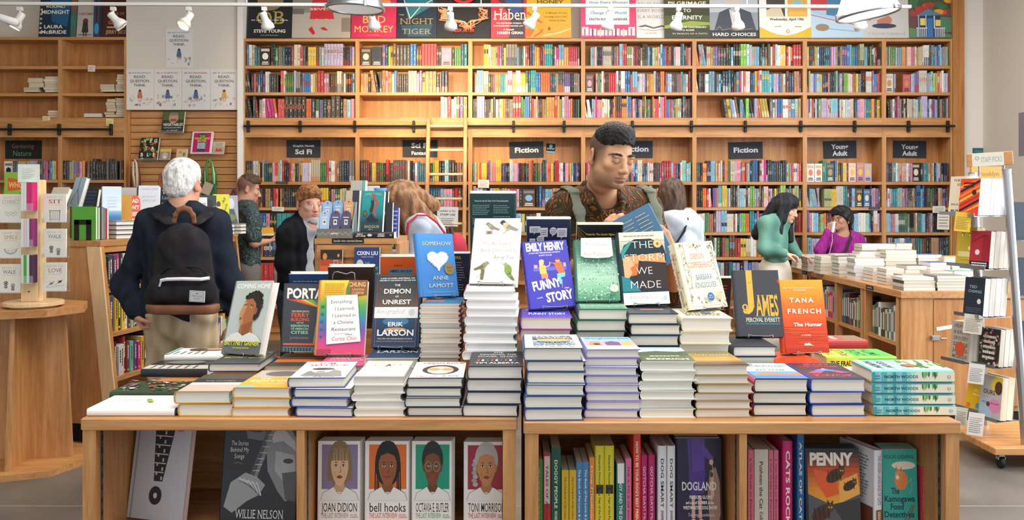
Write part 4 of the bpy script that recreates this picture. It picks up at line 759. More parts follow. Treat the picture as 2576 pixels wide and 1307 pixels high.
sec(1713,1842,2.56,1.142,3,33,'#e6dfc8','#e2d8ba','cream pile under the vine bordered novel','cream hardcover below the vine bordered novel',Art().lines(.1,.15,.9,5,.14,.06,'#8a7a4a').ell(.6,.5,.1,.1,'#4a6aa0'),pages='#ece6da')
a = Art().text('James',.5,.4,.16,'#4a4c54',width=.5)
sec(1846,1957,2.56,1.057,2,26,'#2a2d38','#1f2638','dark pile under the black and yellow novel','black hardcover beneath the black and yellow novel',a,pages='#e6e0d4')
a = Art().grad(0,0,1,1,['#e8602a','#d8451f','#b8381f'],4).ell(.6,.3,.16,.1,'#7a3a1f')
sec(1957,2084,2.56,1.002,1,24,'#d84a24','#c43a20','orange pile under the orange novel','orange hardcover lying beneath the standing orange novel',a,pages='#e6dfd2')
# third row, far end
a = Art().rect(0,0,.45,1,'#c9c5bc').lines(.05,.1,.4,6,.13,.03,'#55524c').ell(.7,.5,.2,.3,'#6a6762').rect(.45,0,.5,1,'#24242a')
w1 = (526 - 360)/F*2.88
place(book_parts(.16,w1,.027,'#26272c','#1f2434',front=a),'black and grey book lying beyond the flower garden book',Matrix.Translation((X(360,2.88) + w1,2.86,ZT + .0003)) @ Matrix.Rotation(math.pi/2,4,'Z'))
w1 = (553 - 405)/F*3.0
place(book_parts(.15,w1,.024,'#7fae96','#d8d4cc'),'green edged book at the far corner of the table, under the white one',Matrix.Translation((X(405,3.0) + w1,3.03,ZT + .0003)) @ Matrix.Rotation(math.pi/2,4,'Z'))
a = Art().lines(.1,.1,.5,5,.12,.04,'#77746c').ell(.72,.55,.16,.3,'#b58a6a').ell(.72,.4,.17,.16,'#5a4636').rect(0,0,1,.06,'#8ac0ae')
place(book_parts(.15,w1,.021,'#eeebe4','#e6e2da',front=a),'white book with a small portrait at the far corner of the table',Matrix.Translation((X(407,3.0) + w1,3.02,ZT + .025)) @ Matrix.Rotation(math.pi/2,4,'Z'))
# far right: green and yellow spine-front book, red book, white open-patterned cover
def spine_front(px0,px1,Y,z,w,t,jacket,board,label,front=None,spine=None,sp=None):
    L = X(px1,Y) - X(px0,Y); M = Matrix.Translation((X(px0,Y) + L,Y,z)) @ Matrix(((0,-1,0,0),(1,0,0,0),(0,0,1,0),(0,0,0,1)))
    return place(book_parts(w,L,t,jacket,board,front=front,spine=spine,sp=sp,bulge=.008),label,M)
riser(2112,2318,2.64,.955)
fr = Art().rect(0,0,1,.25,'#e8683a')
for i in range(14): fr.line([(rr.uniform(.05,.9),rr.uniform(.3,.9)) for _ in range(3)],.012,rr.choice(['#b9b4b0','#8f8a88','#d8d4d0']))
spine_front(2112,2318,2.53,ZT + .0003,.155,.038,'#e9e6e2','#b9b4ac','lower white patterned book behind the spine-out stack',sp='#d8d2cc')
spine_front(2112,2318,2.53,ZT + .039,.155,.030,'#f0eeec','#c8623a','white scribble patterned book lying behind the spine-out stack',fr,Art().lines(.35,.3,.65,2,.3,.14,'#c8c2bc'),sp='#f0eeec')
fr = Art().grad(0,0,1,.5,['#e6e23a','#a8e04a'],4).rect(0,0,1,.42,'#e8e04a').rect(0,.42,1,1,'#4fd04f').text('THE',.5,.2,.1,'#2a3a1c',width=.6).text('FRAUD',.5,.4,.13,'#2a3a1c',width=.9).text('ZADIE',.5,.62,.13,'#1c4a24',width=.8).text('SMITH',.5,.82,.13,'#1c4a24',width=.8)
sq = Art().rect(0,0,.45,1,'#e8e04a').rect(.45,0,1,1,'#56d656').text('THE FRAUD',.24,.78,.5,'#20301a',width=.36,asp=.14,bold=.03).text('ZADIE SMITH',.7,.78,.5,'#20301a',width=.4,asp=.14,bold=.03)
riser(2079,2257,2.74,.952)
spine_front(2079,2257,2.74,.9525,.155,.040,'#e8e04a','#d8d050','bright green and yellow book with bold black title, spine in front',fr,sq,sp='#9ade4a')
spine_front(2076,2184,2.93,.985,.12,.03,'#b93a3c','#8a2c30','red book lying behind the green and yellow one',Art().rect(0,.5,1,1,'#8a6a4a').text('WOMEN',.5,.4,.14,'#e8d8d4',width=.7))
TRr = TR_; mb = MB(); mb.box((X(2080,2.93) - xmR,2.935 - YR,ZT + .0002),(X(2180,2.93) - xmR,3.05 - YR,.9848)); part('riser_block',mb,WX,TRr)
# ------------------------------------------------------------------ face-out books on wire stands
def face(key,label,art,jacket,t=.028,board=None,spine=None,hard=True,sp=None,stand_label=None):
    yaw,lean,roll,w,h,xc,Y,z = FIT[key]
    M = stand(xc,Y,z,w,yaw,lean,roll) @ Matrix.Translation((0,0,-t))
    r = place(book_parts(w,h,t,jacket,board or jacket,hard,art,spine,None,'#efece6',sp),label,M)
    easel(xc,Y + .012,z - .006,'wire stand holding up the ' + stand_label,yaw,lean,min(.09,w*.5),h*.6)
    return r
FIT = {'home':(0.437,0.342,0.048,0.162,0.243,-0.878,2.75,1.0005),'portal':(-0.05,0.168,-0.02,0.150,0.223,-0.680,2.78,1.001),'chinese':(-0.006,0.315,-0.002,0.161,0.242,-0.552,2.72,1.004),
 'unrest':(0.211,0.245,0.031,0.157,0.237,-0.379,2.72,1.026),'somehow':(-0.588,0.270,-0.034,0.139,0.208,-0.232,2.75,1.186),'bird':(0.159,0.472,0.009,0.155,0.229,-0.063,2.70,1.232),
 'funny':(-0.161,0.423,0.056,0.154,0.228,0.131,2.72,1.154),'tomlake':(0.032,0.478,0.018,0.144,0.213,0.273,2.72,1.175),'storm':(-0.017,0.274,0.039,0.157,0.238,0.425,2.72,1.163),
 'copper':(-0.395,0.349,0.037,0.149,0.222,0.626,2.72,1.151),'james':(0.117,0.393,0.019,0.148,0.219,0.784,2.70,1.065),'hunter':(-0.131,0.218,-0.006,0.156,0.234,0.936,2.72,1.009)}
a = Art().rect(0,0,1,.86,'#b8c2bc').rect(0,.84,1,1,'#6a6e70').text('COMING HOME',.5,.105,.062,WH,width=.92,bold=.03,shear=.08)
for i in range(60):
    t = rr.uniform(0,6.28); q = rr.uniform(.55,1.02); a.ell(.60 + .24*q*math.cos(t),.31 - .15*q*math.sin(t),.045,.03,rr.choice(['#2a2320','#3a302a','#1f1a18','#4a3c33']),7)
a.ell(.60,.31,.21,.14,'#2c2522',20).poly([(.78,.3),(.84,.38),(.8,.5),(.7,.56),(.66,.5)],'#2c2522')
a.poly([(.33,.36),(.40,.27),(.56,.25),(.68,.32),(.70,.42),(.66,.5),(.66,.62),(.72,.74),(.34,.74),(.36,.62),(.33,.58),(.30,.55),(.295,.5),(.28,.47),(.30,.43),(.31,.40)],'#a8693f')
a.poly([(.33,.36),(.37,.3),(.44,.3),(.42,.42),(.38,.5),(.42,.58),(.36,.62),(.33,.58),(.30,.55),(.295,.5),(.28,.47),(.30,.43),(.31,.40)],'#c9885a').ell(.7,.42,.045,.05,'#9a5c36',10)
a.line([(.36,.345),(.46,.325)],.014,'#3a241a').ell(.4,.375,.035,.012,'#f0e6dc',8).ell(.395,.375,.014,.012,'#2a1a14',8).line([(.53,.335),(.62,.35)],.012,'#3a241a').ell(.55,.375,.03,.011,'#e8dcd0',8).ell(.545,.375,.013,.011,'#2a1a14',8)
a.ell(.335,.525,.035,.014,'#8a4a3a',8).poly([(.42,.62),(.66,.56),(.62,.74),(.44,.74)],'#8f5734').poly([(.0,.84),(.16,.74),(.34,.71),(.48,.76),(.66,.71),(.85,.75),(1,.84)],'#d8dcd8')
a.text('BRITTNEY GRINER',.5,.885,.058,'#d8d23a',width=.94,bold=.03,shear=.08).text('WITH MICHELLE BURFORD',.5,.93,.018,'#d8d23a',width=.44)
face('home','grey memoir showing a portrait with curly hair, face-out at the table end',a,'#7a8084',.032,'#f0efec',stand_label='grey portrait memoir')
a = Art().text('PORTAL',.02,.215,.14,'#f3f0ea',width=.97,al='l',bold=.035)
for i,c in enumerate(['#c94a3a','#e2703a','#e8c23a','#7ab04a','#3f8a86']): a.poly([(.02 + i*.16,.235),(.16 + i*.16,.235),(.84,.36),(.82,.36)],c)
a.poly([(.76,.44),(.8,.34),(.86,.44),(.9,.62),(.94,.88),(.68,.88),(.72,.62)],'#8a8f80').rect(.74,.5,.9,.52,'#4a5048').rect(.73,.58,.91,.6,'#4a5048')
for i,(t_,c,q) in enumerate((('SAN FRANCISCO’S','#e0c88a',.024),('FERRY','#e2603a',.055),('BUILDING','#e2603a',.045),('AND THE','#e0c88a',.018),('REINVENTION','#9ad0b8',.032),('OF AMERICAN','#9ad0b8',.026),('CITIES','#9ad0b8',.042))): a.text(t_,.36,[.42,.49,.55,.585,.635,.675,.735][i],q,c,width=[.4,.42,.42,.16,.42,.4,.4][i],bold=.02)
a.text('JOHN KING',.36,.81,.03,'#8a7aa0',width=.42).rect(0,.87,1,.9,'#d8603a').rect(0,.92,.75,.99,'#5a7a80')
for i in range(9): a.rect(.04 + i*.07,.935,.08 + i*.07,.985,'#2f4448')
face('portal','charcoal book about a ferry building, partly covered by the rainbow memoir',a,'#3d4247',.026,stand_label='charcoal ferry building book')
a = Art().grad(0,0,1,1,['#ecd23c','#e8b03a','#5aa84a','#3f8aa0','#6a5ab0','#c94a8a','#e8506a'],5).poly([(.6,0),(1,0),(1,.2),(.6,.24)],'#8a5a34').text('CHUNG',.78,.09,.06,'#f0c08a',width=.36).text('CANTON',.8,.145,.03,'#e8b07a',width=.26).text('CUISINE',.8,.19,.03,'#e8b07a',width=.26).rect(.6,.02,.62,.24,'#b9663a').poly([(.55,.12),(.6,.02),(.62,.3),(.55,.3)],'#4a8a4a')
for i in range(5): a.rect(.04,.35 + i*.1,.1,.38 + i*.1,'#3a6a5a')
a.rect(.0,.93,.3,1,'#b83a5a').lines(.08,.05,.52,5,.03,.009,'#b8892a').poly([(.14,.22),(.80,.2),(.92,.83),(.2,.87)],'#f4f1ec')
for i,s_ in enumerate(('Everything','I Learned,','I Learned in','a Chinese','Restaurant')): a.text(s_,[.46,.54,.53,.53,.54][i],.32 + i*.092,.045,'#23201e',width=[.46,.42,.5,.42,.52][i],bold=-.005,shear=.12,rot=2)
a.line([(.34,.735),(.66,.72)],.004,'#4a4642').text('a memoir',.66,.745,.016,'#4a4642',width=.16).text('Curtis Chin',.56,.815,.05,'#d8443a',width=.52,bold=-.005,shear=.12,rot=2)
face('chinese','rainbow coloured memoir with a handwritten white card on its cover',a,'#d8883a',.026,'#f0efec',stand_label='rainbow memoir')
a = Art().grad(0,0,1,1,['#3c4248','#4a4a4a','#6a5a50','#2a4a66','#1f3a58','#24486a'],4).ell(.45,.52,.4,.05,'#c9804a').ell(.5,.65,.3,.06,'#4a7a9a').ell(.5,.76,.25,.03,'#c99a6a')
for p in ([(.04,.02),(.96,.02),(.96,.98),(.04,.98),(.04,.02)],): a.line(p,.008,'#c0603a')
a.text('A SAGA OF HUBRIS, HEARTBREAK, AND',.5,.07,.018,WH,width=.8).text('HEROISM AT THE DAWN OF THE CIVIL WAR',.5,.1,.018,WH,width=.84).text('THE',.5,.17,.028,WH,width=.13).text('DEMON',.5,.27,.062,WH,width=.62,bold=.025).text('OF',.5,.325,.025,WH,width=.08).text('UNREST',.5,.415,.058,WH,width=.66,bold=.025).text('ERIK',.5,.715,.055,WH,width=.36,bold=.02).text('LARSON',.5,.84,.078,WH,width=.84,bold=.025).text('THE #1 NEW YORK TIMES BESTSELLING AUTHOR OF',.5,.89,.016,'#d8d2c0',width=.8).text('THE DEVIL IN THE WHITE CITY AND THE SPLENDID AND THE VILE',.5,.925,.015,'#d88a5a',width=.86).line([(.1,.19),(.2,.26)],.01,'#c0603a')
a.rect(0,.455,1,.605,'#f1efec').text('Autographed',.36,.545,.06,'#a9aaa6',width=.64,bold=-.02,shear=.25,serif=True).ell(.86,.53,.07,.045,'#b9cccc',14).ell(.86,.53,.05,.03,'#dfe6e4',12).ell(.86,.53,.03,.02,'#b9cccc',10)
face('unrest','navy history book with a white autographed paper band',a,'#24486a',.036,stand_label='banded history book')
a = Art().grad(0,0,1,1,['#4a8fd0','#3f86cc','#3a7dc4','#3f86c8'],5).text('SOMEHOW',.52,.19,.058,'#d8cfa6',width=.84,bold=0,serif=True)
hp_ = [(.5 + 16*math.sin(t) ** 3/17*.30,.42 - (13*math.cos(t) - 5*math.cos(2*t) - 2*math.cos(3*t) - math.cos(4*t))/17*.165) for t in [2*math.pi*i/40 for i in range(40)]]
for x,y in hp_: a.ell(x,y,rr.uniform(.02,.034),rr.uniform(.012,.02),rr.choice(['#c4d8ec','#dce8f4','#d0e0f0']),9)
a.poly(hp_,'#f2f6fa')
a.text('thoughts on',.5,.41,.018,'#a8c4dc',width=.24,bold=0).text('love',.5,.45,.02,'#a8c4dc',width=.1,bold=0).ell(.8,.57,.145,.095,'#8a744a',22).text('Signed',.8,.56,.024,'#5a4826',width=.16).text('Copy',.8,.61,.024,'#5a4826',width=.12).text('ANNE',.52,.74,.056,'#d4cca2',width=.44,bold=0,serif=True).text('LAMOTT',.52,.86,.056,'#d4cca2',width=.7,bold=0,serif=True).text('author of bird by bird and dusk night dawn',.52,.94,.016,'#9ab8c8',width=.8,bold=0)
face('somehow','sky blue memoir with a heart shaped cloud and gold seal',a,'#3f83c8',.02,stand_label='sky blue cloud memoir')
def bird(a,x,y,s,body,head,wing,flip=1,up=False):
    a.ell(x,y,.1*s,.05*s,body,14,rot=25*flip).ell(x - .08*s*flip,y - .045*s,.05*s,.033*s,head,12).poly([(x + .03*s*flip,y - .02*s),(x + .24*s*flip,y + .05*s),(x + .2*s*flip,y + .075*s),(x - .02*s*flip,y + .03*s)],wing).poly([(x - .12*s*flip,y - .05*s),(x - .165*s*flip,y - .045*s),(x - .12*s*flip,y - .036*s)],'#4a4642').ell(x - .09*s*flip,y - .05*s,.007,.005,'#1c1a18',6)
    a.line([(x,y + .04*s),(x - .01,y + .075*s)],.006,'#6a5a4a').line([(x + .03,y + .04*s),(x + .02,y + .075*s)],.006,'#6a5a4a')
a = Art(); bird(a,.34,.13,.9,'#a39480','#8f8474','#8a7c68',1); a.rect(.24,.2,.38,.25,'#a8806a').ell(.31,.225,.04,.02,'#7a5a4a',8); bird(a,.7,.12,1.15,'#d6b892','#2f2c2a','#8f8a84',1); a.ell(.64,.09,.03,.014,'#f2efe8',8).line([(.62,.24),(.8,.16)],.012,'#b9a88a')
a.text('The Backyard',.5,.42,.05,'#d8806a',width=.66,bold=-.02,serif=True).text('Bird Chronicles',.54,.525,.05,'#d8806a',width=.78,bold=-.02,serif=True).text('Amy Tan',.68,.635,.055,'#7a7672',width=.46,bold=-.02,serif=True).text('foreword by David Allen Sibley',.25,.6,.016,'#b9b4ac',width=.26,bold=0)
bird(a,.24,.74,.9,'#8f8260','#9a9270','#6a6a3a',-1); a.poly([(.2,.78),(.28,.8),(.26,.95),(.19,.94)],'#6f6a3f').line([(.1,.92),(.22,.84)],.008,'#8a8a5a'); a.ell(.8,.8,.09,.075,'#7f9a3a',14,rot=35).ell(.74,.72,.045,.03,'#9aa86a',10).line([(.7,.72),(.58,.69)],.007,'#5a564e').poly([(.84,.82),(.97,.96),(.9,.95),(.78,.88)],'#5f7a2f').line([(.55,.93),(.9,.88)],.01,'#c9c0a8').text('text and drawings',.52,.77,.016,'#c0bab0',width=.2,bold=0).text('by the author',.52,.8,.016,'#c0bab0',width=.16,bold=0)
face('bird','white book with four painted birds on its cover',a,'#f0eee8',.034,'#f2f0ec',stand_label='white painted bird book')
a = Art().text('EMILY HENRY',.48,.145,.115,'#f4f0f4',width=.9,bold=.04).text('#1 NEW YORK TIMES BESTSELLING AUTHOR OF',.45,.19,.02,'#e8e2f4',width=.72).text('HAPPY PLACE',.46,.23,.02,'#e8e2f4',width=.3)
a.rect(.14,.4,.9,.455,'#6a6ad8').ell(.34,.34,.055,.036,'#f0c8a8').ell(.35,.31,.06,.028,'#e8d06a').poly([(.28,.37),(.42,.37),(.44,.5),(.28,.5)],'#ecc25a').poly([(.3,.5),(.46,.5),(.44,.62),(.4,.62),(.38,.56),(.3,.58)],'#e8906a').line([(.42,.4),(.52,.38),(.54,.33)],.02,'#f0c8a8').ell(.72,.31,.05,.034,'#e8b08a').ell(.72,.285,.05,.02,'#8a4a3a').poly([(.62,.34),(.8,.33),(.86,.5),(.7,.51)],'#e8704a').line([(.64,.36),(.56,.34)],.022,'#e8704a').poly([(.66,.51),(.86,.5),(.84,.56),(.74,.57),(.76,.66),(.7,.67),(.66,.57)],'#7ad0cc').rect(.16,.36,.24,.41,'#e8a8b8').rect(.84,.35,.9,.41,'#b9b4e8').line([(.36,.6),(.34,.7)],.012,'#b9b4e8').line([(.76,.6),(.74,.72)],.012,'#b9b4e8').ell(.84,.73,.06,.012,'#e89ab8')
a.text('FUNNY',.4,.72,.125,'#f6f2f2',width=.66,bold=.04,rot=6).text('STORY',.66,.9,.125,'#f6f2f2',width=.62,bold=.04,rot=6).text('A NOVEL',.2,.86,.018,'#e8e2f4',width=.14,rot=6)
sq = Art().text('FUNNY STORY',.45,.75,.5,'#f4f0f4',width=.6,asp=.14).text('HENRY',.86,.75,.4,'#e8c86a',width=.2,asp=.14)
face('funny','purple romance novel with two cartoon figures on bar stools',a,'#4540b4',.03,'#4540b4',sq,stand_label='purple romance novel')
a = Art().grad(0,0,1,1,['#2f6a52','#4f8a72','#8fbfa6','#a8d0b4','#7fb894','#3f8464'],4)
for i in range(260): x,y = rr.random(),rr.random(); q = rr.uniform(.004,.012)*(.5 + y); a.ell(x,y,q*1.3,q,rr.choice(['#e8efe2','#cfe2d2','#f2f4ea','#2f6a50','#9ac8ac']),6)
a.ell(.86,.83,.1,.06,'#f0f2ea',12).ell(.86,.83,.035,.02,'#e0c24a',8).poly([(.12,.0),(.86,.0),(.88,.3),(.78,.33),(.5,.34),(.2,.33),(.1,.3)],'#f0f0e8').text('Tom Lake',.5,.13,.06,'#9f9d84',width=.58,bold=-.01,serif=True).text('a novel',.5,.2,.022,'#d8d6c8',width=.16,bold=0).text('Ann Patchett',.48,.295,.055,'#9f9d84',width=.66,bold=-.01,serif=True)
face('tomlake','green meadow novel with white flowers and a pale title panel',a,'#3a6a58',.026,'#3a6a58',stand_label='green meadow novel')
a = Art().grad(0,0,1,1,['#d8d4c0','#b9b4a0','#2f4a54','#1f3038'],4).rect(0,0,1,.12,'#dfdccb').poly([(0,.3),(.1,.18),(.34,.1),(.7,.1),(.96,.2),(1,.3),(1,.82),(0,.82)],'#23343c').poly([(.02,.26),(.2,.14),(.3,.12),(.1,.3),(.04,.4)],'#3f9a96').poly([(.08,.34),(.9,.3),(1,.44),(.9,.5),(.2,.46)],'#e0a060').poly([(.04,.44),(.7,.44),(.98,.52),(.5,.58),(.12,.62)],'#d8743a').poly([(.05,.36),(.2,.34),(.3,.46),(.2,.5),(.24,.56),(.16,.64),(.06,.62)],'#e8b488').poly([(.4,.4),(1,.44),(1,.8),(.3,.8),(.34,.6)],'#3a2f30').poly([(0,.6),(.2,.66),(.4,.82),(0,.82)],'#2f8a94').lines(.1,.05,.8,1,.1,.012,'#9a978a')
for s_,x,y,wd in (('THE',.5,.23,.48),('STORM',.52,.41,.9),('WE',.5,.59,.36),('MADE',.5,.78,.68)): a.text(s_,x,y,.1,'#f4f1ea',width=wd,bold=-.015)
a.ell(.84,.17,.095,.062,'#cdb87a',20).ell(.84,.17,.075,.048,'#d8c690',18).ell(.84,.175,.03,.022,'#8a7a4a',8).rect(0,.835,1,1,'#f1f0ee').text('Autographed',.42,.925,.05,'#9fb0ae',width=.62,bold=-.02,shear=.25,serif=True).ell(.9,.92,.045,.035,'#c4d6d6',12)
face('storm','dark teal novel with a face and a white autographed strip',a,'#22323a',.03,stand_label='dark face novel')
a = Art().rect(0,0,1,1,'#f0e9d2')
for p in ([(.06,.04),(.94,.04),(.94,.96),(.06,.96),(.06,.04)],): a.line(p,.006,'#8a8458')
for i in range(70):
    s_ = i % 4; u = rr.random(); x,y = [(u,rr.uniform(.05,.12)),(rr.uniform(.84,.95),u),(u,rr.uniform(.82,.93)),(rr.uniform(.05,.16),u)][s_]
    a.ell(x,y,rr.uniform(.01,.03),rr.uniform(.006,.015),rr.choice(['#6a6a48','#8f8f66','#4a4a36','#b5ae86']),7,rot=rr.uniform(0,180))
    a.line([(x,y),(x + rr.uniform(-.05,.05),y + rr.uniform(-.05,.05))],.006,'#5f5f42')
a.line([(.12,.1),(.1,.3),(.16,.5),(.1,.7)],.012,'#7a7a54').line([(.9,.1),(.86,.4),(.92,.7)],.012,'#7a7a54')
a.text('DEMON',.44,.27,.08,'#d8705c',width=.38,bold=0,serif=True).text('COPPERHEAD',.46,.4,.08,'#d8705c',width=.66,bold=0,serif=True).text('BARBARA',.5,.58,.075,'#4f729a',width=.46,bold=0,serif=True).text('KINGSOLVER',.5,.7,.075,'#4f729a',width=.6,bold=0,serif=True).ell(.56,.84,.09,.062,'#3a6aa8',18).ell(.8,.83,.085,.058,'#e0c49a',18).text('OPRAH’S',.56,.83,.015,'#cfdcf0',width=.1).text('BOOK CLUB',.56,.86,.015,'#cfdcf0',width=.12)
sq = Art().rect(0,0,1,1,'#e9e0c2').text('DEMON COPPERHEAD',.4,.72,.42,'#a8603c',width=.52,asp=.16,serif=True).text('KINGSOLVER',.82,.72,.36,'#5a6a5a',width=.24,asp=.16,serif=True)
for i in range(20): sq.ell(rr.random(),rr.choice([.08,.92]),.015,.08,'#8a845a',6)
face('copper','cream novel with a drawn vine border and red title',a,'#ece4ca',.04,'#ece4ca',sq,sp='#e9e0c2',stand_label='cream vine bordered novel')
a = Art().rect(0,0,1,1,'#3f4148').rect(.25,0,.39,.55,'#dcae45').poly([(.25,.5),(.39,.5),(.39,.56),(.34,.63),(.26,.67),(.15,.66),(.12,.61),(.2,.62),(.25,.58)],'#dcae45').ell(.18,.565,.065,.048,'#dcae45',16).ell(.18,.565,.03,.03,'#3f4148',10).text('A NOVEL',.32,.2,.012,'#8a6f2f',width=.05).text('AMES',.68,.69,.3,'#dcae45',width=.5,bold=.02,serif=True).rect(.4,.7,.92,.708,'#3f9ab0').text('PERCIVAL EVERETT',.56,.785,.06,WH,width=.76,bold=0,serif=True).text('PULITZER PRIZE FINALIST',.56,.825,.02,'#3fa0b8',width=.76)
sq = Art().text('JAMES',.2,.7,.5,'#dcae45',width=.26,asp=.12).text('EVERETT',.6,.7,.4,WH,width=.3,asp=.12)
face('james','charcoal novel with a tall yellow letter on its cover',a,'#33363e',.024,'#2a2c34',sq,stand_label='charcoal novel with yellow letters')
a = Art().grad(0,0,1,1,['#f0ae3c','#ee9a34','#ea7a2c','#e4622a','#d8482a','#c43f28','#d8552c'],6)
for i in range(16): y = rr.uniform(.55,.9); a.ell(rr.uniform(.1,.9),y,rr.uniform(.1,.3),rr.uniform(.006,.012),mix(mix('#ee9232','#cc4228',y),'#f0902f',.06),14)
a.text('New York Times bestselling author of',.44,.12,.02,'#fbe6c4',width=.76,bold=.01).text('THE SEARCHER',.44,.155,.02,'#fbe6c4',width=.3,bold=.01).text('TANA',.46,.315,.062,'#fbf3e6',width=.56,bold=.025,track=.25).text('FRENCH',.5,.465,.062,'#fbf3e6',width=.78,bold=.025,track=.25).text('The Hunter',.56,.64,.048,'#fbf3e6',width=.66,bold=.03).text('A NOVEL',.5,.77,.018,'#fbe6d4',width=.22).poly([(.42,.9),(.46,.865),(.5,.875),(.54,.86),(.6,.89),(.66,.9)],'#f8e6d4').rect(0,.93,1,1,'#b93a26')
face('hunter','bright orange novel with white capital lettering',a,'#d8502a',.026,'#e8e0d4',stand_label='bright orange novel')
# ------------------------------------------------------------------ far side of the table: books turned away, backs to the camera
def away(px0,px1,ytop,h,Y,label,art,jacket,board,t=.03,yaw=0,lean=-.28,base=None):
    """stands facing the far side; its back cover leans towards the camera"""
    s = F/Y; w = (px1 - px0)/s; xc = X((px0 + px1)/2,Y); zt = Z(ytop,Y); z0 = zt - h*math.cos(lean)
    b = stand(xc,Y + .08,z0,w,yaw,-.28,0)          # a frame with z towards the camera
    M = b @ Matrix.Rotation(math.pi,4,'Y') @ Matrix.Translation((-w,0,0))
    r = place(book_parts(w,h,t,jacket,board,back=art),label,M)
    rz = z0 - .0015; T_,xm,Yt = (TL_,xmL,YL) if xc < X(1310,Y) else (TR_,xmR,YR)
    if rz > ZT + .01:
        mb = MB(); mb.box((xc - w*.45 - xm,Y + .05 - Yt,ZT + .0002),(xc + w*.45 - xm,min(Y + .16,Yt + .93) - Yt,rz)); part('riser_block',mb,WX,T_)
    return r
a = Art().text('Praise for the #1 New York Times Bestseller',.5,.12,.022,'#c9d6d4',width=.78).lines(.06,.17,.46,6,.026,.011,'#8fa8a8',.2,1).lines(.54,.17,.94,5,.026,.011,'#8fa8a8',.2,2).lines(.06,.36,.46,4,.026,.011,'#8fa8a8',.2,3).lines(.54,.33,.94,9,.026,.011,'#8fa8a8',.2,4).lines(.06,.5,.46,9,.026,.011,'#8fa8a8',.2,6).lines(.54,.6,.94,8,.026,.011,'#8fa8a8',.2,7)
away(1181,1299,486,.245,2.95,'dark teal hardcover with rows of praise, its back to the front of the table',a,'#1f4448','#efece6',.034)
a = Art()
for (x,y,rx,ry,e) in ((.2,.16,.13,.05,0),(.42,.2,.09,.07,0),(.64,.18,.09,.06,1),(.85,.2,.12,.07,0),(.14,.34,.07,.05,0),(.33,.3,.09,.06,1),(.52,.42,.14,.08,1),(.75,.36,.1,.05,0),(.9,.46,.09,.06,0),(.22,.52,.13,.07,1),(.72,.55,.1,.05,0),(.45,.62,.1,.05,0),(.85,.68,.1,.05,1)):
    (a.ell(x,y,rx,ry,'#d8d8e0',14) if e else a.rect(x - rx,y - ry,x + rx,y + ry,'#d8d8e0')); a.poly([(x - .02,y + ry - .01),(x + .03,y + ry - .01),(x - .03,y + ry + .03)],'#d8d8e0').lines(x - rx*.7,y - ry*.45,x + rx*.7,3,ry*.4,ry*.14,'#6a6a7c')
away(1325,1438,551,.235,2.93,'navy hardcover covered with white speech bubbles, back to the front',a,'#23304e','#e8eaf0',.032)
a = Art().text('Praise for The Lincoln Highway',.56,.16,.03,'#d8c24a',width=.7,shear=.1).lines(.1,.2,.95,4,.03,.012,'#a8a49a',.1,5)
for i in range(6): a.line([(0,.02 + i*.02),(.22,.14 + i*.07)],.006,'#c9b24a')
away(1452,1571,565,.24,2.93,'black hardcover with gold rays and cream pages, back to the front',a,'#1c1c1e','#e6dcc0',.03)
a = Art().text('PRAISE FOR',.5,.16,.022,'#5a2a1a',width=.24).rect(.24,.2,.9,.28,'#4aa0c4').text('AMERICAN GUN',.57,.262,.045,'#1c2a38',width=.62).lines(.1,.36,.9,12,.04,.014,'#a8481f',.2,5)
away(954,1052,646,.22,2.93,'orange hardcover with a blue title strip, back to the front',a,'#e0662a','#efe9e0',.026)
a = Art().text('SOUL',.6,.1,.05,'#d8c23a',width=.3).lines(.1,.16,.9,14,.045,.014,'#9a9ab0',.3,9)
away(1110,1182,638,.2,2.93,'dark navy hardcover half hidden behind the sky blue memoir',a,'#272b40','#e6e2da',.02)
a = Art().lines(.1,.12,.9,10,.05,.018,'#8fa4c4',.3,12)
away(722,824,690,.21,2.93,'blue hardcover with small white print, back to the front',a,'#2a4a7c','#eceae4',.026)
a = Art().ell(.5,.35,.3,.2,'#4a3a34').lines(.1,.5,.9,6,.05,.015,'#8a7a6a')
away(822,940,672,.23,2.93,'dark brown hardcover behind the rainbow memoir, back to the front',a,'#3a2f2e','#e6e0d4',.03)
a = Art().lines(.1,.12,.9,10,.05,.018,'#c4544a',.3,12)
mb = MB(); mb.tube([(X(px,2.9),2.9 - .005,Z(py,2.9)) for px,py in ((836,730),(838,692),(842,684),(850,683),(872,689),(885,684),(892,686),(896,730))],.0024,6); tag(link('wire_book_stand',mb.mesh('wire_book_stand',WIRE,True)),'bent wire loop in front of the dark brown hardcover, above the rainbow memoir','book stand')
away(1812,1848,700,.22,2.93,'black and red patterned book behind the charcoal novel',a,'#2a2222','#e0d8cc',.02)
# ------------------------------------------------------------------ lower shelves of the front table
ZS = .5626
def upright(px0,px1,ytop,jacket,label,title=None,ink=WH,Y=2.40,h=None,hard=False,pages='#d8cfbd',title2=None,board=None,lean=0,serif=False,cap=.5,band=None,w=.145,depth_push=0):
    x0,x1 = X(px0,Y),X(px1,Y); t = x1 - x0 - .0006; zt = Z(ytop,Y); h = h or (zt - ZS); asp = t/h
    sq = Art()
    if band:
        for b0,b1,c in band: sq.rect(b0,-.16,b1,1.16,c)
    if title: sq.text(title,.42 if title2 else .5,.5 + cap*.42,cap*.8,ink,width=.56 if title2 else .8,asp=asp,bold=.02,serif=serif)
    if title2: sq.text(title2,.85,.5 + cap*.36,cap*.7,ink,width=.24,asp=asp,bold=.02,serif=serif)
    return place(book_parts(w,h,t,jacket,board,hard,spine=sq,pages=pages),label,spine_out(x0,Y + depth_push,ZS + .0004 + abs(math.sin(lean))*t,lean),'dog and cat books on the lower shelf')
U = upright
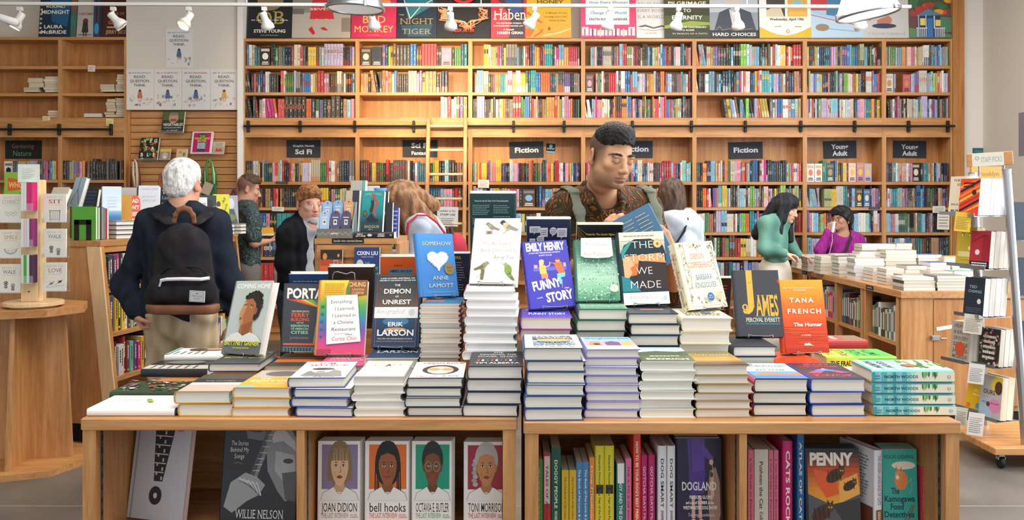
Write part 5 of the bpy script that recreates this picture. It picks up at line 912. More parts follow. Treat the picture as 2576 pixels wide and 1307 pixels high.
U(1345,1366,1156,'#3f8f4a','green travel paperback, first in the row of dog books','FIFTY PLACES TO TRAVEL WITH YOUR DOG',cap=.34,Y=2.38)
U(1367,1386,1141,'#b83038','red framed paperback with a pale spine panel','TALES OF AL','#3a4a58',title2='Lynne Cox',band=((.03,.62,'#d8d4d0'),),Y=2.38)
U(1387,1411,1125,'#1f5a44','dark green dog paperback beside the red framed one','DOGGY PEOPLE',title2='MICHAEL WORBOYS',Y=2.38)
U(1413,1431,1182,'#d8b42c','first of two short yellow corgi paperbacks','THE LITTLE BOOK OF BIG CORGI BUTTS','#3a3420',cap=.34,Y=2.38)
U(1432,1450,1182,'#d8b42c','second of two short yellow corgi paperbacks','THE LITTLE BOOK OF BIG CORGI BUTTS','#3a3420',cap=.34,Y=2.38)
U(1450,1466,1162,'#4682b4','first of two blue pet books','The Book of Pet Love & Loss',cap=.45,Y=2.38)
U(1466,1482,1162,'#4682b4','second of two blue pet books','The Book of Pet Love & Loss',cap=.45,Y=2.38)
U(1483,1496,1150,'#e08a3c','thin orange paperback beside the blue pet books','Dog Medicine','#f4d8a8',Y=2.38)
U(1497,1521,1121,'#d8cc34','first of two tall yellow puppy hardcovers','Alexandra Horowitz  The Year of the Puppy','#5a5424',cap=.36,hard=True,band=((.44,.54,'#2f2c20'),),Y=2.38)
U(1521,1546,1121,'#d8cc34','second of two tall yellow puppy hardcovers','Alexandra Horowitz  The Year of the Puppy','#5a5424',cap=.36,hard=True,band=((.44,.54,'#2f2c20'),),Y=2.38)
U(1551,1573,1165,'#2a7a72','teal and white paperback with a mountain spine','THE BOY AND THE DOG',band=((0,.28,'#e8e6e0'),),Y=2.38,cap=.55)
U(1574,1589,1153,'#d86a94','pink dog paperback beside the teal one','THE A TO Z OF DOGS','#5a1f3a',cap=.4,Y=2.38)
U(1594,1612,1084,'#d84432','tall thin red orange paperback rising above the row','HOW TO BE YOUR DOG’S BEST FRIEND',WH,cap=.6,Y=2.38)
U(1613,1630,1144,'#b42a68','first of two magenta hardcovers','GOTCHA DAY!','#f0b8d0',title2='Murray',hard=True,serif=True,cap=.62,Y=2.38)
U(1631,1649,1144,'#b42a68','second of two magenta hardcovers','GOTCHA DAY!','#f0b8d0',title2='Murray',hard=True,serif=True,cap=.62,Y=2.38)
U(1655,1678,1121,'#e4e4e8','first of two white hardcovers next to the face-out dog book','DOG SMART','#3f4658',title2='JENNIFER HOLLAND',hard=True,serif=True,Y=2.38)
U(1679,1700,1121,'#e4e4e8','second of two white hardcovers next to the face-out dog book','DOG SMART','#3f4658',title2='JENNIFER HOLLAND',hard=True,serif=True,Y=2.38)
def shelf_face(px0,px1,ytop,Y,jacket,label,art,t=.022,hard=False,lean=.06,yaw=0,n=1,h=None,pages='#ded6c6',bot=None,group=None,roll=0,board=None):
    w = X(px1,Y) - X(px0,Y); h = h or (Z(ytop,Y) - ZS)/math.cos(lean); xc = (X(px0,Y) + X(px1,Y))/2
    for k in range(n):
        M = stand(xc + .002*k,Y + (t + .0012)*k/math.cos(lean),ZS + .001 + t*math.sin(lean),w,yaw,lean,roll) @ Matrix.Translation((0,0,-t))
        lab = label if k == 0 else ORD[k] + ' copy standing behind the ' + label.split(',')[0]
        place(book_parts(w,h,t,jacket,board,hard,art if k == 0 else None,pages=pages),lab,M,group or 'face-out books on the lower shelf')
a = Art().rect(0,0,1,.8,'#241f38').poly([(.2,0),(.62,0),(.6,.34),(.24,.36)],'#5a3a96').poly([(.24,.0),(.3,.0),(.32,.36),(.25,.36)],'#4a2f80').poly([(.55,.05),(.82,.2),(.8,.26),(.54,.16)],'#63429e').ell(.76,.25,.05,.03,'#d8a88a').line([(.78,.27),(.8,.34)],.01,'#e6e0d8').poly([(.22,.36),(.62,.34),(.58,.58),(.26,.6)],'#4a2f86').rect(.28,.6,.36,.84,'#caa08a').rect(.44,.6,.52,.84,'#caa08a').ell(.32,.87,.06,.025,'#e0b09a').ell(.5,.87,.06,.025,'#e0b09a')
a.poly([(.72,.34),(.86,.3),(.95,.45),(.96,.8),(.9,.9),(.7,.9),(.66,.6)],'#9a7a68').poly([(.74,.36),(.8,.33),(.82,.6),(.74,.66)],'#c9a892').ell(.76,.38,.04,.03,'#4a3830').rect(0,.86,1,1,'#3a2a6a').poly([(.7,.86),(.95,.86),(.94,.92),(.72,.92)],'#8a6a5a').text('DOGLAND',.46,.545,.085,'#dcdad8',width=.82,bold=.02).text('PASSION, GLORY,',.5,.635,.034,WH,width=.54).text('and Lots of SLOBBER at the',.47,.69,.03,WH,width=.66).text('WESTMINSTER DOG SHOW',.48,.745,.034,WH,width=.8).text('Tommy Tomlinson',.5,.82,.035,'#e0c8d8',width=.62,bold=0)
shelf_face(1702,1818,1110,2.38,'#2a2240','dark purple dog show book, face-out at the end of the dog row',a,.024,True,.08,n=3,board='#e2dcd0')
U(1882,1897,1131,'#cf6c86','first thin pink cat guide, beside the divider','a Cat Guide to Everything','#6a2a3c',cap=.5,Y=2.38)
U(1898,1933,1130,'#cfc6bc','thick pale grey cat comic collection','Pusheen the Cat','#4a443e',title2='Collection',cap=.4,Y=2.38)
U(1934,1946,1132,'#cf6c86','second thin pink cat guide, beside the pale collection','a Cat Guide to Everything','#6a2a3c',cap=.5,Y=2.38)
U(1947,1959,1132,'#cf6c86','third thin pink cat guide, beside the second','a Cat Guide to Everything','#6a2a3c',cap=.5,Y=2.38)
U(1969,1996,1109,'#c62a6e','magenta cat hardcover with bold white lettering','CATS ROCK',WH,title2='',hard=True,cap=.6,Y=2.38)
U(1998,2005,1088,'#d8c8a0','thin cream book beside the tall blue atlas',None,Y=2.4)
U(2006,2023,1086,'#1f5f9c','tall blue cat atlas standing beside the face-out memoir','ATLAS OF CATS','#e8dca0',cap=.6,Y=2.37)
a = Art().grad(0,0,1,.7,['#2a2a30','#c8501f','#e8902f','#e8b03a'],4).text('PENNY',.46,.2,.14,'#efe6da',width=.84,bold=.05).poly([(.1,.25),(.5,.3),(.6,.55),(.35,.6),(.2,.45)],'#e8602a').poly([(.6,.4),(.95,.3),(1,.6),(.6,.7)],'#f0b050').poly([(0,.55),(.5,.7),(1,.55),(1,1),(0,1)],'#5a5a60').poly([(.45,.68),(1,.6),(1,.9),(.7,.92)],'#3a3c40')
for cx,cy,s in ((.52,.33,1.1),(.8,.45,.8),(.26,.78,1.25)):
    a.ell(cx,cy,.16*s,.07*s,'#4a3220',14,rot=-18).ell(cx + .12*s,cy - .05*s,.06*s,.045*s,'#5a3c26',12).poly([(cx + .08*s,cy - .08*s),(cx + .085*s,cy - .13*s),(cx + .12*s,cy - .09*s)],'#3a2618').poly([(cx + .13*s,cy - .09*s),(cx + .17*s,cy - .125*s),(cx + .165*s,cy - .07*s)],'#3a2618').ell(cx + .105*s,cy - .055*s,.012*s,.01*s,'#d8c84a',6).ell(cx + .145*s,cy - .055*s,.012*s,.01*s,'#d8c84a',6)
    for d in range(4): a.line([(cx - .12*s + d*.07*s,cy - .05*s),(cx - .1*s + d*.07*s,cy + .05*s)],.012,'#2a1c12')
a.text('A GRAPHIC MEMOIR',.26,.93,.05,WH,width=.66,bold=.02).text('BY KARL STEVENS',.8,.96,.022,WH,width=.34)
shelf_face(2026,2166,1133,2.40,'#2f3034','black graphic memoir with painted tabby cats, face-out',a,.018,True,.07,n=3)
a = Art().rect(0,0,1,.72,'#e6e6ea').rect(0,.7,1,1,'#7a4a34').lines(.08,.1,.9,14,.038,.014,'#77777c',.2,7)
sq = Art().rect(.72,-.1,1,1.1,'#8a5a40').text('THE HIDDEN LANGUAGE OF CATS',.36,.72,.5,'#8a8a92',width=.6,asp=.14).text('SARAH BROWN',.86,.72,.45,'#f0e0d4',width=.24,asp=.14)
M = Matrix.Translation((X(2202,2.385),2.385,ZS + .0004)) @ Matrix.Rotation(.30 + math.pi*.0,4,'Z') @ Matrix(((0,0,1,0),(1,0,0,0),(0,1,0,0),(0,0,0,1)))
b_ = book_parts(.15,.232,.026,'#e6e6ea','#d8d8dc',True,spine=sq,back=a,sp='#e9e9ee'); place(b_,'white cat language book standing at an angle, spine and back visible',M,'dog and cat books on the lower shelf')
a = Art().rect(0,0,1,1,'#3aa898').text('HISASHI KASHIWAI',.46,.12,.05,'#2a5a58',width=.9).ell(.6,.2,.36,.05,'#e8dcc8').ell(.52,.38,.2,.12,'#e0884a').ell(.44,.32,.1,.075,'#e8955a').poly([(.36,.28),(.37,.2),(.43,.26)],'#d8743a').poly([(.47,.26),(.54,.21),(.53,.29)],'#d8743a').ell(.41,.34,.05,.03,'#f4ead8').line([(.39,.32),(.42,.325)],.01,'#4a2a1c').line([(.46,.32),(.49,.315)],.01,'#4a2a1c').text('The',.34,.545,.07,'#1f3f5a',width=.24).text('Kamogawa',.46,.64,.07,'#1f3f5a',width=.92).text('Food',.38,.735,.07,'#1f3f5a',width=.4).text('Detectives',.44,.83,.07,'#1f3f5a',width=.9).ell(.4,.92,.42,.1,'#d8e4e8',18,180,360).rect(.02,.88,.82,.92,'#8ab4c4').line([(.72,.86),(.9,.68)],.02,'#8a4a34').line([(.62,.86),(.84,.68)],.02,'#8a4a34').line([(.7,.42),(.82,.36),(.84,.5),(.74,.54)],.014,'#7ad0c4')
shelf_face(2222,2310,1133,2.40,'#3aa898','teal paperback with an orange cat and a bowl, face-out',a,.016,False,.05,n=4)
U(2317,2334,1172,'#b8384e','first short red and green paperback at the shelf end','ON BEING','#f0d8d8',band=((.84,1,'#6a9a3a'),),Y=2.4)
U(2341,2357,1172,'#b8384e','second short red and green paperback at the shelf end','ON BEING','#f0d8d8',band=((.84,1,'#6a9a3a'),),Y=2.4)
# left unit: two tall art books and four interview paperbacks
a = Art()
a.rect(.02,0,.05,1,'#8f8f94').poly([(.32,.0),(.72,.0),(.56,.62),(.40,.62)],'#2c2e30')
for i in range(13): y = .03 + i*.045; a.rect(.34 + i*.005,y,.70 - i*.012,y + .012,'#b4b4b8').rect(.42,y + .012,.45,y + .035,'#b4b4b8') if i % 2 else a.rect(.52,y,.55,y + .035,'#b4b4b8')
a.ell(.46,.76,.115,.09,'#2c2e30',26).ell(.46,.76,.035,.028,'#c0c0c4',14).ell(.8,.06,.09,.06,'#d85a9a',18).lines(.74,.04,.86,3,.016,.006,'#8a2a5a')
wS = .193; tS = .022
M = stand(X(378,2.45),2.47,ZS + .007,wS,.27,.18,0) @ Matrix.Translation((0,0,-tS)); place(book_parts(wS,.285,tS,'#b4b4b8','#d8b8b4',True,a,pages='#e0cfca'),'large silver record book with a tapering black title, leaning on the lower shelf',M)
a = Art().rect(0,0,1,1,'#26282c').text('ENERGY FOLLOWS THOUGHT',.52,.09,.05,'#a8aaac',width=.92,bold=0,serif=True)
a.poly([(.28,.1),(.46,.12),(.52,.1),(.62,.12),(.62,.16),(.5,.2),(.3,.18)],'#6a6c70').poly([(.56,.2),(.64,.1),(.9,.08),(1,.2),(1,.75),(.86,.8),(.75,.7),(.6,.5)],'#85878a').poly([(.62,.12),(.8,.08),(.96,.2),(.98,.3),(.8,.2),(.66,.22)],'#b9babd').poly([(.7,.3),(.96,.34),(.98,.5),(.85,.62),(.7,.5)],'#a8aaac').ell(.88,.4,.07,.025,'#3a3c3e').poly([(.8,.52),(1,.5),(1,.8),(.86,.78)],'#55575a').line([(.42,.6),(.66,.08)],.05,'#7a7c80').line([(.36,.6),(.6,.08)],.05,'#4a4c50')
for i in range(8): a.line([(.37 + i*.03,.56 - i*.06),(.46 + i*.03,.56 - i*.06)],.008,'#d8dadc')
a.poly([(.02,.86),(.1,.62),(.3,.52),(.46,.56),(.58,.64),(.5,.74),(.34,.8),(.14,.92)],'#9a9c9e')
for i in range(5): a.line([(.22 + i*.06,.58 + i*.01),(.4 + i*.03,.64 + i*.025)],.03,'#c4c6c8').line([(.22 + i*.06,.6 + i*.01),(.4 + i*.03,.665 + i*.025)],.008,'#4a4c4e')
a.text('The Stories',.2,.25,.045,'#d8d8d8',width=.24,bold=0,shear=.1).text('Behind My',.2,.315,.045,'#d8d8d8',width=.26,bold=0,shear=.1).text('Songs',.2,.38,.045,'#d8d8d8',width=.14,bold=0,shear=.1).line([(.14,.43),(.2,.42),(.26,.435)],.01,'#a8603c').text('WILLIE NELSON',.52,.97,.085,'#e0e0e0',width=.66,bold=0,serif=True)
wS = .224
M = stand(X(641,2.45),2.46,ZS + .007,wS,.06,.16,0) @ Matrix.Translation((0,0,-.024)); place(book_parts(wS,.282,.024,'#26282c','#26282c',True,a),'large black songbook with a grey photo of a guitarist, lower shelf',M)
for px0,px1,bgc,skin,hair,stl,nm,nc,lb,kw in ((798,905,'#8a7a9a','#e2b48a','#8a6f4a','bob','JOAN DIDION','#a0868f','purple paperback drawing of a woman with a brown bob, first interview book',{}),
        (917,1028,'#e0702a','#9a5a34','#1f1c1c','braids','bell hooks','#d8582f','orange paperback drawing of a woman with braids, second interview book',{}),
        (1035,1136,'#1f9a78','#7a4a2c','#2c2626','afro','OCTAVIA E. BUTLER','#2f9a78','green paperback drawing of a woman in round glasses, third interview book',{}),
        (1166,1277,'#a02f3f','#c98a56','#b9b5b0','locs','TONI MORRISON','#b83a44','red paperback drawing of a woman with grey locs, last interview book',{})):
    a = Art().rect(0,0,1,1,'#f1ede8').rect(.06,.04,.94,.55,bgc)
    portrait(a,.5,.29,.225,skin,hair,stl,shirt='#efece8',k=.9)
    if stl == 'afro':
        for d in (-1,1):
            p = [(.5 + d*.105 + .085*math.cos(t),.29 + .055*math.sin(t)) for t in [2*math.pi*i/14 for i in range(15)]]; a.line(p,.008,'#c9b49a')
    a.rect(0,.68,1,1,'#f1ede8').text(nm,.5,.805,.1,'#25211f',width=.86,bold=.005).text('THE LAST INTERVIEW',.4,.875,.055,nc,width=.66,bold=.01).text('AND OTHER',.85,.85,.018,nc,width=.16).text('CONVERSATIONS',.86,.875,.018,nc,width=.2).lines(.08,.92,.7,1,.02,.012,'#a8a09a')
    shelf_face(px0,px1,1112 + (px0 == 1166)*2,2.42,'#f1ede8',lb,a,.011,False,.04,n=4,group='interview paperbacks on the lower shelf')
# ------------------------------------------------------------------ things on the slatted wall
def wall_book(px0,px1,py0,py1,label,art,jacket,t=.02,lean=.22,hard=False,cat='book',nm='book',Y=WF - .03):
    w = X(px1,Y) - X(px0,Y); h = (Z(py0,Y) - Z(py1,Y))/math.cos(lean); z = Z(py1,Y)
    M = stand((X(px0,Y) + X(px1,Y))/2,Y,z,w,.12,lean) @ Matrix.Translation((0,0,-t)); place(book_parts(w,h,t,jacket,None,hard,art),label,M,None,nm,cat)
    mb = MB(); mb.box((-w/2 - .01,-.03,-.006),(w/2 + .01,WF + .058 - Y,-.003)); mb.box((-w/2 - .01,-.033,-.006),(w/2 + .01,-.03,.02)); mb.box((-w/2 - .01,WF + .055 - Y,-.006),(w/2 + .01,WF + .058 - Y,.09))
    tag(link('acrylic_ledge',mb.mesh('acrylic_ledge',ACRYL),None,None,Matrix.Translation(((X(px0,Y) + X(px1,Y))/2,Y,z - t*math.sin(lean)*0 - .001))),'clear acrylic ledge under the ' + label.split(' on ')[0],'ledge','acrylic ledges on the slatted wall')
a = Art().rect(0,0,1,.4,'#5a6a3a').ell(.5,.3,.22,.26,'#c9967a').ell(.5,.12,.2,.08,'#8a8580').rect(.36,.36,.64,.46,'#8a5a46').rect(0,.58,1,1,'#2f332c').text('VEGETABLES',.5,.68,.12,WH,width=.92,shear=.1).text('UNLEASHED',.5,.8,.06,'#c9c4b8',width=.84).text('a chef',.5,.92,.06,'#c9c4b8',width=.5)
wall_book(403,461,279,333,'cookbook with a bearded chef, highest on the slatted wall',a,'#3a3f34',.022)
a = Art().rect(0,0,1,1,'#22261f')
for i in range(40): a.ell(rr.random(),rr.random(),.09,.06,rr.choice(['#5a8a3a','#d8a82f','#c9482f','#e07a2f','#2f4a24','#7aa84a','#22261f']),7)
for s_,y,xs in (('VEG',.22,(.25,.55,.82)),('TA',.56,(.35,.7)),('BLE',.84,(.15,.48,.8))):
    for ch,x in zip(s_,xs): a.text(ch,x,y,.15,WH,bold=.03,asp=1.1)
wall_book(346,396,345,402,'black vegetable cookbook with scattered white letters on the slatted wall',a,'#22261f',.02)
a = Art().rect(0,0,1,.25,'#d8c84a').ell(.5,.6,.3,.3,'#c9b9b0').ell(.5,.75,.14,.12,'#efe6dc'); wall_book(399,427,374,402,'small boxed card with a yellow top on the slatted wall',a,'#a08a7a',.012,cat='card box',nm='card_box')
a = Art().rect(.2,.2,.45,.4,'#b8965a').ell(.7,.5,.14,.18,'#8a7a62'); wall_book(441,470,374,402,'small cream card box above the white haired man on the slatted wall',a,'#d8be94',.012,cat='card box',nm='card_box')
a = Art().rect(0,0,1,1,'#e8e0e6').rect(.07,.05,.93,.95,'#c4186a').ell(.5,.25,.24,.18,'#3a5a3a').text('THE',.5,.24,.07,'#d8d83a',width=.28).text('VEGETABLE',.5,.35,.09,'#d8d83a',width=.76).text('EATER',.5,.46,.09,'#d8d83a',width=.44).rect(.24,.48,.76,.72,'#4a6a7a').lines(.3,.52,.72,4,.07,.04,WH,.1,2).rect(.3,.78,.7,.92,'#3a4a5a'); wall_book(477,531,330,386,'pink cookbook with yellow lettering on the slatted wall',a,'#e8e0e6',.03)
a = Art().rect(0,0,1,.4,'#cfc6ba').poly([(.2,.8),(.3,.5),(.5,.65),(.7,.5),(.85,.8)],'#c9483a').lines(.1,.1,.9,3,.1,.05,'#8a7f74'); wall_book(533,563,356,387,'small red and white card box beside the pink cookbook',a,'#b9a08a',.012,cat='card box',nm='card_box')
def loop(px,py0,py1,wpx,cols,label,Y=WF - .03,bag=None,cat='bag'):
    r = thing('hanging_tote_bag',label,cat,(X(px,Y),Y,Z(py1,Y)),0,'tote bags hanging on the slatted wall'); H = Z(py0,Y) - Z(py1,Y); w = wpx/F*Y/2
    mb = MB(); mb.cyl((0,WF - Y,H),(0,-.03,H + .01),.004,6); part('peg',mb,METAL,r)
    for i,c in enumerate(cols):
        mb = MB(); pts = [(-w*(1 - .3*i) + .01*i,-.01*i,0),(-w*.8*(1 - .3*i),-.012*i,H*.5),(-w*.3,-.01*i - .004,H*.93),(0,-.01*i - .004,H + .008),(w*.4,-.01*i - .004,H*.9),(w*.9*(1 - .2*i),-.012*i,H*.45),(w*(1 - .25*i),-.01*i,-.02)]
        mb.tube(pts,.012,6,lin(c)); part('strap',mb,MATTE,r,smooth=True)
    mb = MB(); c = bag or cols[0]; mb.bbox((-w*1.1,-.03,-.34),(w*1.1,.0,.0),.008,lin(c)); part('bag_body',mb,MATTE,r)
loop(527,404,462,34,['#2f7a3a','#c9d4c0','#4a8a4a'],'tote bag with green and white straps beside the white haired man',bag='#3a6a4a')
mb = MB(); mb.box((-.05,-.035,-.1),(.05,-.031,.03),lin('#b9a894'),0,Matrix.Rotation(.4,4,'Y')); tag(link('swing_tag',mb.mesh('swing_tag',MATTE),None,None,Matrix.Translation((X(527,WF - .05),WF - .05,Z(467,WF)))),'brown paper swing tags on the green strapped tote bag','tag')
loop(341,404,470,22,['#4a3a3a','#b9684a','#d8c8b4'],'tote bag with striped brown straps at the start of the slatted wall',bag='#6a4a3a')
loop(406,436,480,14,['#d8b99a','#9a5a3a'],'tote bag with a pale twisted strap near the white book',bag='#a88a6a')
loop(588,478,500,12,['#5a2a5a'],'purple bag hanging near the edge of the slatted wall',bag='#4a2a4a')
a = Art(); board('teal_cloth','cloth','teal cloth hung behind the white haired man',427,475,404,440,WF - .012,a,'#4f9aa0',.06,.008)
# ------------------------------------------------------------------ long sloping book unit behind the man with the rucksack
UR = -.169; UM = Matrix.Translation((X(248,5.3),5.3,0)) @ Matrix.Rotation(UR,4,'Z'); UZ = 1.257; UL = 1.74
un = thing('sloping_book_unit','sloping oak book unit behind the man with the rucksack','bookcase',M=UM)
WT = .78
def eprof(z): return .02 + .13*(UZ - z)/UZ
for y in (0,UL - .03):
    mb = MB(); mb.prism([(-WT,UZ - .035),(0.018,UZ - .035),(eprof(.12),.12),(-WT - .12,.12)],0,.03,(1,1,1),0,Matrix(((1,0,0,0),(0,0,1,y),(0,1,0,0),(0,0,0,1)))); part('end_panel',mb,WZ,un)
for sx0,sx1 in ((-.06,.0),):
    mb = MB(); mb.prism([(-.075,UZ - .036),(0.018,UZ - .036),(eprof(.13),.13),(.05,.13)],0,.012,(1,1,1),0,Matrix(((1,0,0,0),(0,0,1,-.0125),(0,1,0,0),(0,0,0,1)))); part('end_stile',mb,PALE,un)
mb = MB(); mb.box((-WT - .01,-.012,UZ - .035),(.02,UL + .01,UZ)); part('top_board',mb,WY,un)
mb = MB(); mb.box((-WT + .01,.03,UZ - .075),(.012,UL - .03,UZ - .0352)); part('top_rail',mb,WY,un)
mb = MB(); mb.box((-WT/2 - .01,.03,.12),(-WT/2 + .01,UL - .03,UZ - .08)); part('centre_panel',mb,WY,un)
US = [.957,.684,.408,.14]
for z in US:
    mb = MB(); mb.box((-WT/2 + .0102,.03,z - .024),(eprof(z),UL - .03,z)); part('shelf',mb,WY,un)
mb = MB(); mb.box((-WT - .02,.03,0),(.08,UL - .03,.12),lin('#1d1a18')); part('toe_kick',mb,MATTE,un)
ru = random.Random(12); UCOL = [['#2f6a7a','#3a3a46','#4a4350','#5a4a66','#c82a7a','#e6e2de','#2f3a34','#d8d8d8','#3a3a3a','#d85a2f','#5a8a3a','#2a2a2a'],['#8a7a2f','#3f4a7a','#c9a83a','#2a2430','#e0c04a','#e6e4e0','#3a4a44','#b9a08a','#2f8a86','#1f1f24','#d8cfc0'],['#2f2438','#3a2a44','#c8c4c8','#d8cdb4','#8a3434','#7d2f2f','#4fb09a','#b98a7a','#4a4a7a','#c41f6a','#c9a02f'],['#3f6a4a','#c9a02f','#4a4a7a','#8a3434','#e6e4e0']]
for k,z in enumerate(US[:3]):
    y = .034; i = 0
    zt_next = [UZ - .08] + [q - .026 for q in US]
    while y < UL - .08:
        big = y < .36; t = ru.uniform(.022,.036); c = UCOL[k][i % len(UCOL[k])] if big else ru.choice(UCOL[ru.randrange(4)]); h = min(ru.uniform(.18,.235),zt_next[k] - z - .01)
        M = UM @ Matrix(((-1,0,0,eprof(z) - .025 - ru.uniform(0,.02)),(0,0,1,y),(0,1,0,z + .0006),(0,0,0,1)))
        if big:
            sq = Art().lines(.15,.3,.75,1,.3,.4,'#e6dfd0' if sum(lin(c)) < .8 else '#2a2624',.3,i + 9*k).rect(.88,.2,.94,.8,'#c9b98a')
            place(book_parts(.15,h,t,c,hard=ru.random() < .5,spine=sq),ORD[min(i,12)] + ' upright book on the ' + ['upper','middle','lower'][k] + ' shelf of the sloping unit, counted from its near end',M,'upright books in the sloping unit')
        else: wb.box((0,0,0),(.15,h,t),lin(c),0,M); wb.box((-.0006,h*.3,t*.25),(0,h*.8,t*.7),lin('#d8d0c0'),0,M)
        y += t + .001; i += 1
# on top of the unit
UT = UZ + .0006
def ub(px,Y): return X(px,Y)
YG = 5.36; gx0 = ub(179,YG); gw = ub(241,YG) - gx0; y = YG; gcol = ['#5aa83a','#1f5a4a','#26384a','#5a6ab0','#3a8a4a','#c83a6a','#a82f4a','#e6e2de']
for i,c in enumerate(gcol):
    t = [.03,.03,.014,.02,.018,.015,.014,.02][i]; h = [.212,.21,.212,.208,.205,.2,.198,.2][i]
    M = Matrix.Translation((gx0 + .0,y + t,UT)) @ Matrix(((1,0,0,0),(0,0,-1,0),(0,1,0,0),(0,0,0,1))) @ Matrix.Translation((0,0,0))
    place(book_parts(gw,h,t,c),('bright green book held by the black bookend' if i == 0 else ORD[i] + ' book in the row behind the bright green book'),M,'row behind the bright green book'); y += t + .0015
be = MB(); s_ = gw
be.box((.02*1,0,0),(.05,.003,.13)); be.box((gw*.62,0,0),(gw*.82,.003,.13)); be.box((.02,0,.1),(gw*.82,.003,.13)); be.box((.05,0,0),(gw*.62,.1,.0012))
tag(link('bookend',be.mesh('bookend',BLACK),None,None,Matrix.Translation((gx0,YG - .004,UT - .0004))),'black steel arch bookend in front of the bright green book','bookend')
def top_pile(px0,px1,Y,n,t,w,jacket,board,lab,rz=0,page='#e6e0d4',front=None,spine=None,sp=None,zb=None,lift=0):
    z = (zb or UT); L = (X(px1,Y) - X(px0,Y)); p = book_parts(w,L,t,jacket,board,front=front,spine=spine,pages=page,sp=sp)
    for i in range(n):
        k = n - 1 - i
        M = Matrix.Translation((X(px0,Y),Y,z)) @ Matrix.Rotation(rz,4,'Z') @ Matrix(((1,0,0,0),(0,1,0,0),(0,0,1,0),(0,0,0,1)))
        p2 = book_parts(L,w,t,jacket,board,front=front,spine=spine,pages=page,sp=sp) if i == 0 else p2
        place(p2,ORD[k] + ' book of the ' + lab,M,lab); z += t + .0005
    return z
sq = Art().grad(0,0,1,1,['#2a4a6a']*2,1); sq = Art()
for i in range(10): sq.rect(i*.1,0,i*.1 + .1,1,mix('#d8e6ec','#2a5a80',i/9))
sq.ell(.82,.5,.03,.22,WH,10)
zt = top_pile(262,312,5.62,4,.0295,.2,'#cfe0ea','#27466a','blue and white pile of four on the sloping unit',-.55,spine=sq,sp='#7fa8c0')
a = Art().grad(0,0,1,.7,['#c9dbe8','#d6e4ee'],3).grad(0,.7,1,1,['#8fb8d4','#3a78b0','#2a5a90'],4).lines(.25,.3,.8,4,.09,.03,'#c3d4e2')
def tface(px0,px1,py0,py1,Y,yaw,lean,art,jacket,label,t=.026,roll=0,h=None,spine=None,sp=None,base=True):
    w = (X(px1,Y) - X(px0,Y)); h = h or (Z(py0,Y) - Z(py1,Y))/math.cos(lean); z = Z(py1,Y)
    M = stand((X(px0,Y) + X(px1,Y))/2,Y,z,w,yaw,lean,roll) @ Matrix.Translation((0,0,-t)); place(book_parts(w,h,t,jacket,None,True,art,spine,sp=sp),label,M)
    if base and z - UZ > .02:
        q = UM.inverted() @ Vector(((X(px0,Y) + X(px1,Y))/2,Y,0)); mb = MB(); mb.box((q.x - .05,q.y + .005,UZ + .0003),(q.x + .05,q.y + .09,z - t*math.sin(lean) - .001),lin('#8a7350')); part('riser_block',mb,MATTE,un)
tface(257,303,468,556,5.68,-.42,.36,a,'#c2d6e4','pale blue book with dark waves leaning on the blue and white pile',.034,spine=Art().lines(.2,.3,.6,1,.3,.35,'#7a9ab4'),sp='#dbe4ea',base=False)
tface(160,205,445,520,5.75,.5,.3,Art().rect(0,0,1,1,'#a9c4d8').line([(.5,0),(.5,.4),(.1,.9)],.04,'#2a3a44').line([(.5,.4),(.9,.9)],.04,'#2a3a44'),'#9fbdd4','pale blue book with black lines at the back of the sloping unit',.03)
tface(196,244,474,536,5.95,.3,.2,Art().lines(.1,.1,.9,6,.14,.06,'#4a5a7a'),'#2a3448','dark navy book behind the pale blue wave book',.03)
tface(110,160,470,520,5.6,.2,.5,Art().rect(0,.3,1,1,'#a9cbe0').rect(0,0,1,.3,'#cfc6b4'),'#c9c0ae','open cream and blue box book behind the spinner rack',.03)
a = Art().rect(0,0,1,1,'#8ab83a').rect(0,.84,1,1,'#3a8a8a').poly([(.1,.2),(.9,.32),(.95,.62),(.15,.72)],'#d8582a').text('WHO',.5,.58,.2,'#e8c86a',width=.66,bold=.03).ell(.82,.15,.05,.05,'#2a3a5a').line([(.82,.15),(.82,.8)],.03,'#2a3a5a').poly([(.68,.8),(.82,.7),(.96,.8)],'#2a3a5a')
tface(6,66,432,500,5.55,.05,.1,a,'#8ab83a','green and orange retro style book reading WHO behind the spinner rack',.02)
a = Art().rect(0,0,.4,1,'#c98f2f').rect(0,.75,1,1,'#d8c03a').text('Harlem',.5,.9,.08,'#3a3a24',width=.8,shear=.1).ell(.2,.3,.1,.06,'#e8d8b0')
tface(292,330,490,590,5.9,-.4,.3,a,'#c98f2f','mustard book with a grey bird behind the pale blue one',.022)
a = Art().text('DEAD',.5,.22,.11,WH,width=.8,bold=.03).text('DON’T',.5,.42,.11,WH,width=.84,bold=.03).text('NEED',.5,.62,.11,WH,width=.84,bold=.03).text('ME',.5,.82,.11,WH,width=.6,bold=.03)
tface(313,352,491,574,5.98,-.45,.34,a,'#d8523a','orange red book with stacked white words on the sloping unit',.02)
tface(304,340,471,530,6.2,-.3,.25,Art().poly([(.2,.6),(.6,.5),(.9,.7),(.4,.8)],'#4a5a4a'),'#b9b6b4','grey book with a small plant drawing behind the orange red one',.02)
a = Art().text('CHASING HOPE',.5,.13,.06,'#8fa0b8',width=.84,bold=0).text('NICHOLAS D.',.5,.36,.06,'#9ab8a8',width=.7,bold=0).text('KRISTOF',.5,.48,.07,'#9ab8a8',width=.66,bold=0).poly([(0,.85),(.4,.78),(1,.84),(1,1),(0,1)],'#8fc0b4')
tface(345,396,466,552,6.05,-.2,.2,a,'#e2e5ee','white book with pale green lettering beside the white haired man',.045,spine=Art().text('CHASING HOPE',.4,.7,.4,'#8a90a0',width=.6,asp=.2),sp='#d6d9e4')
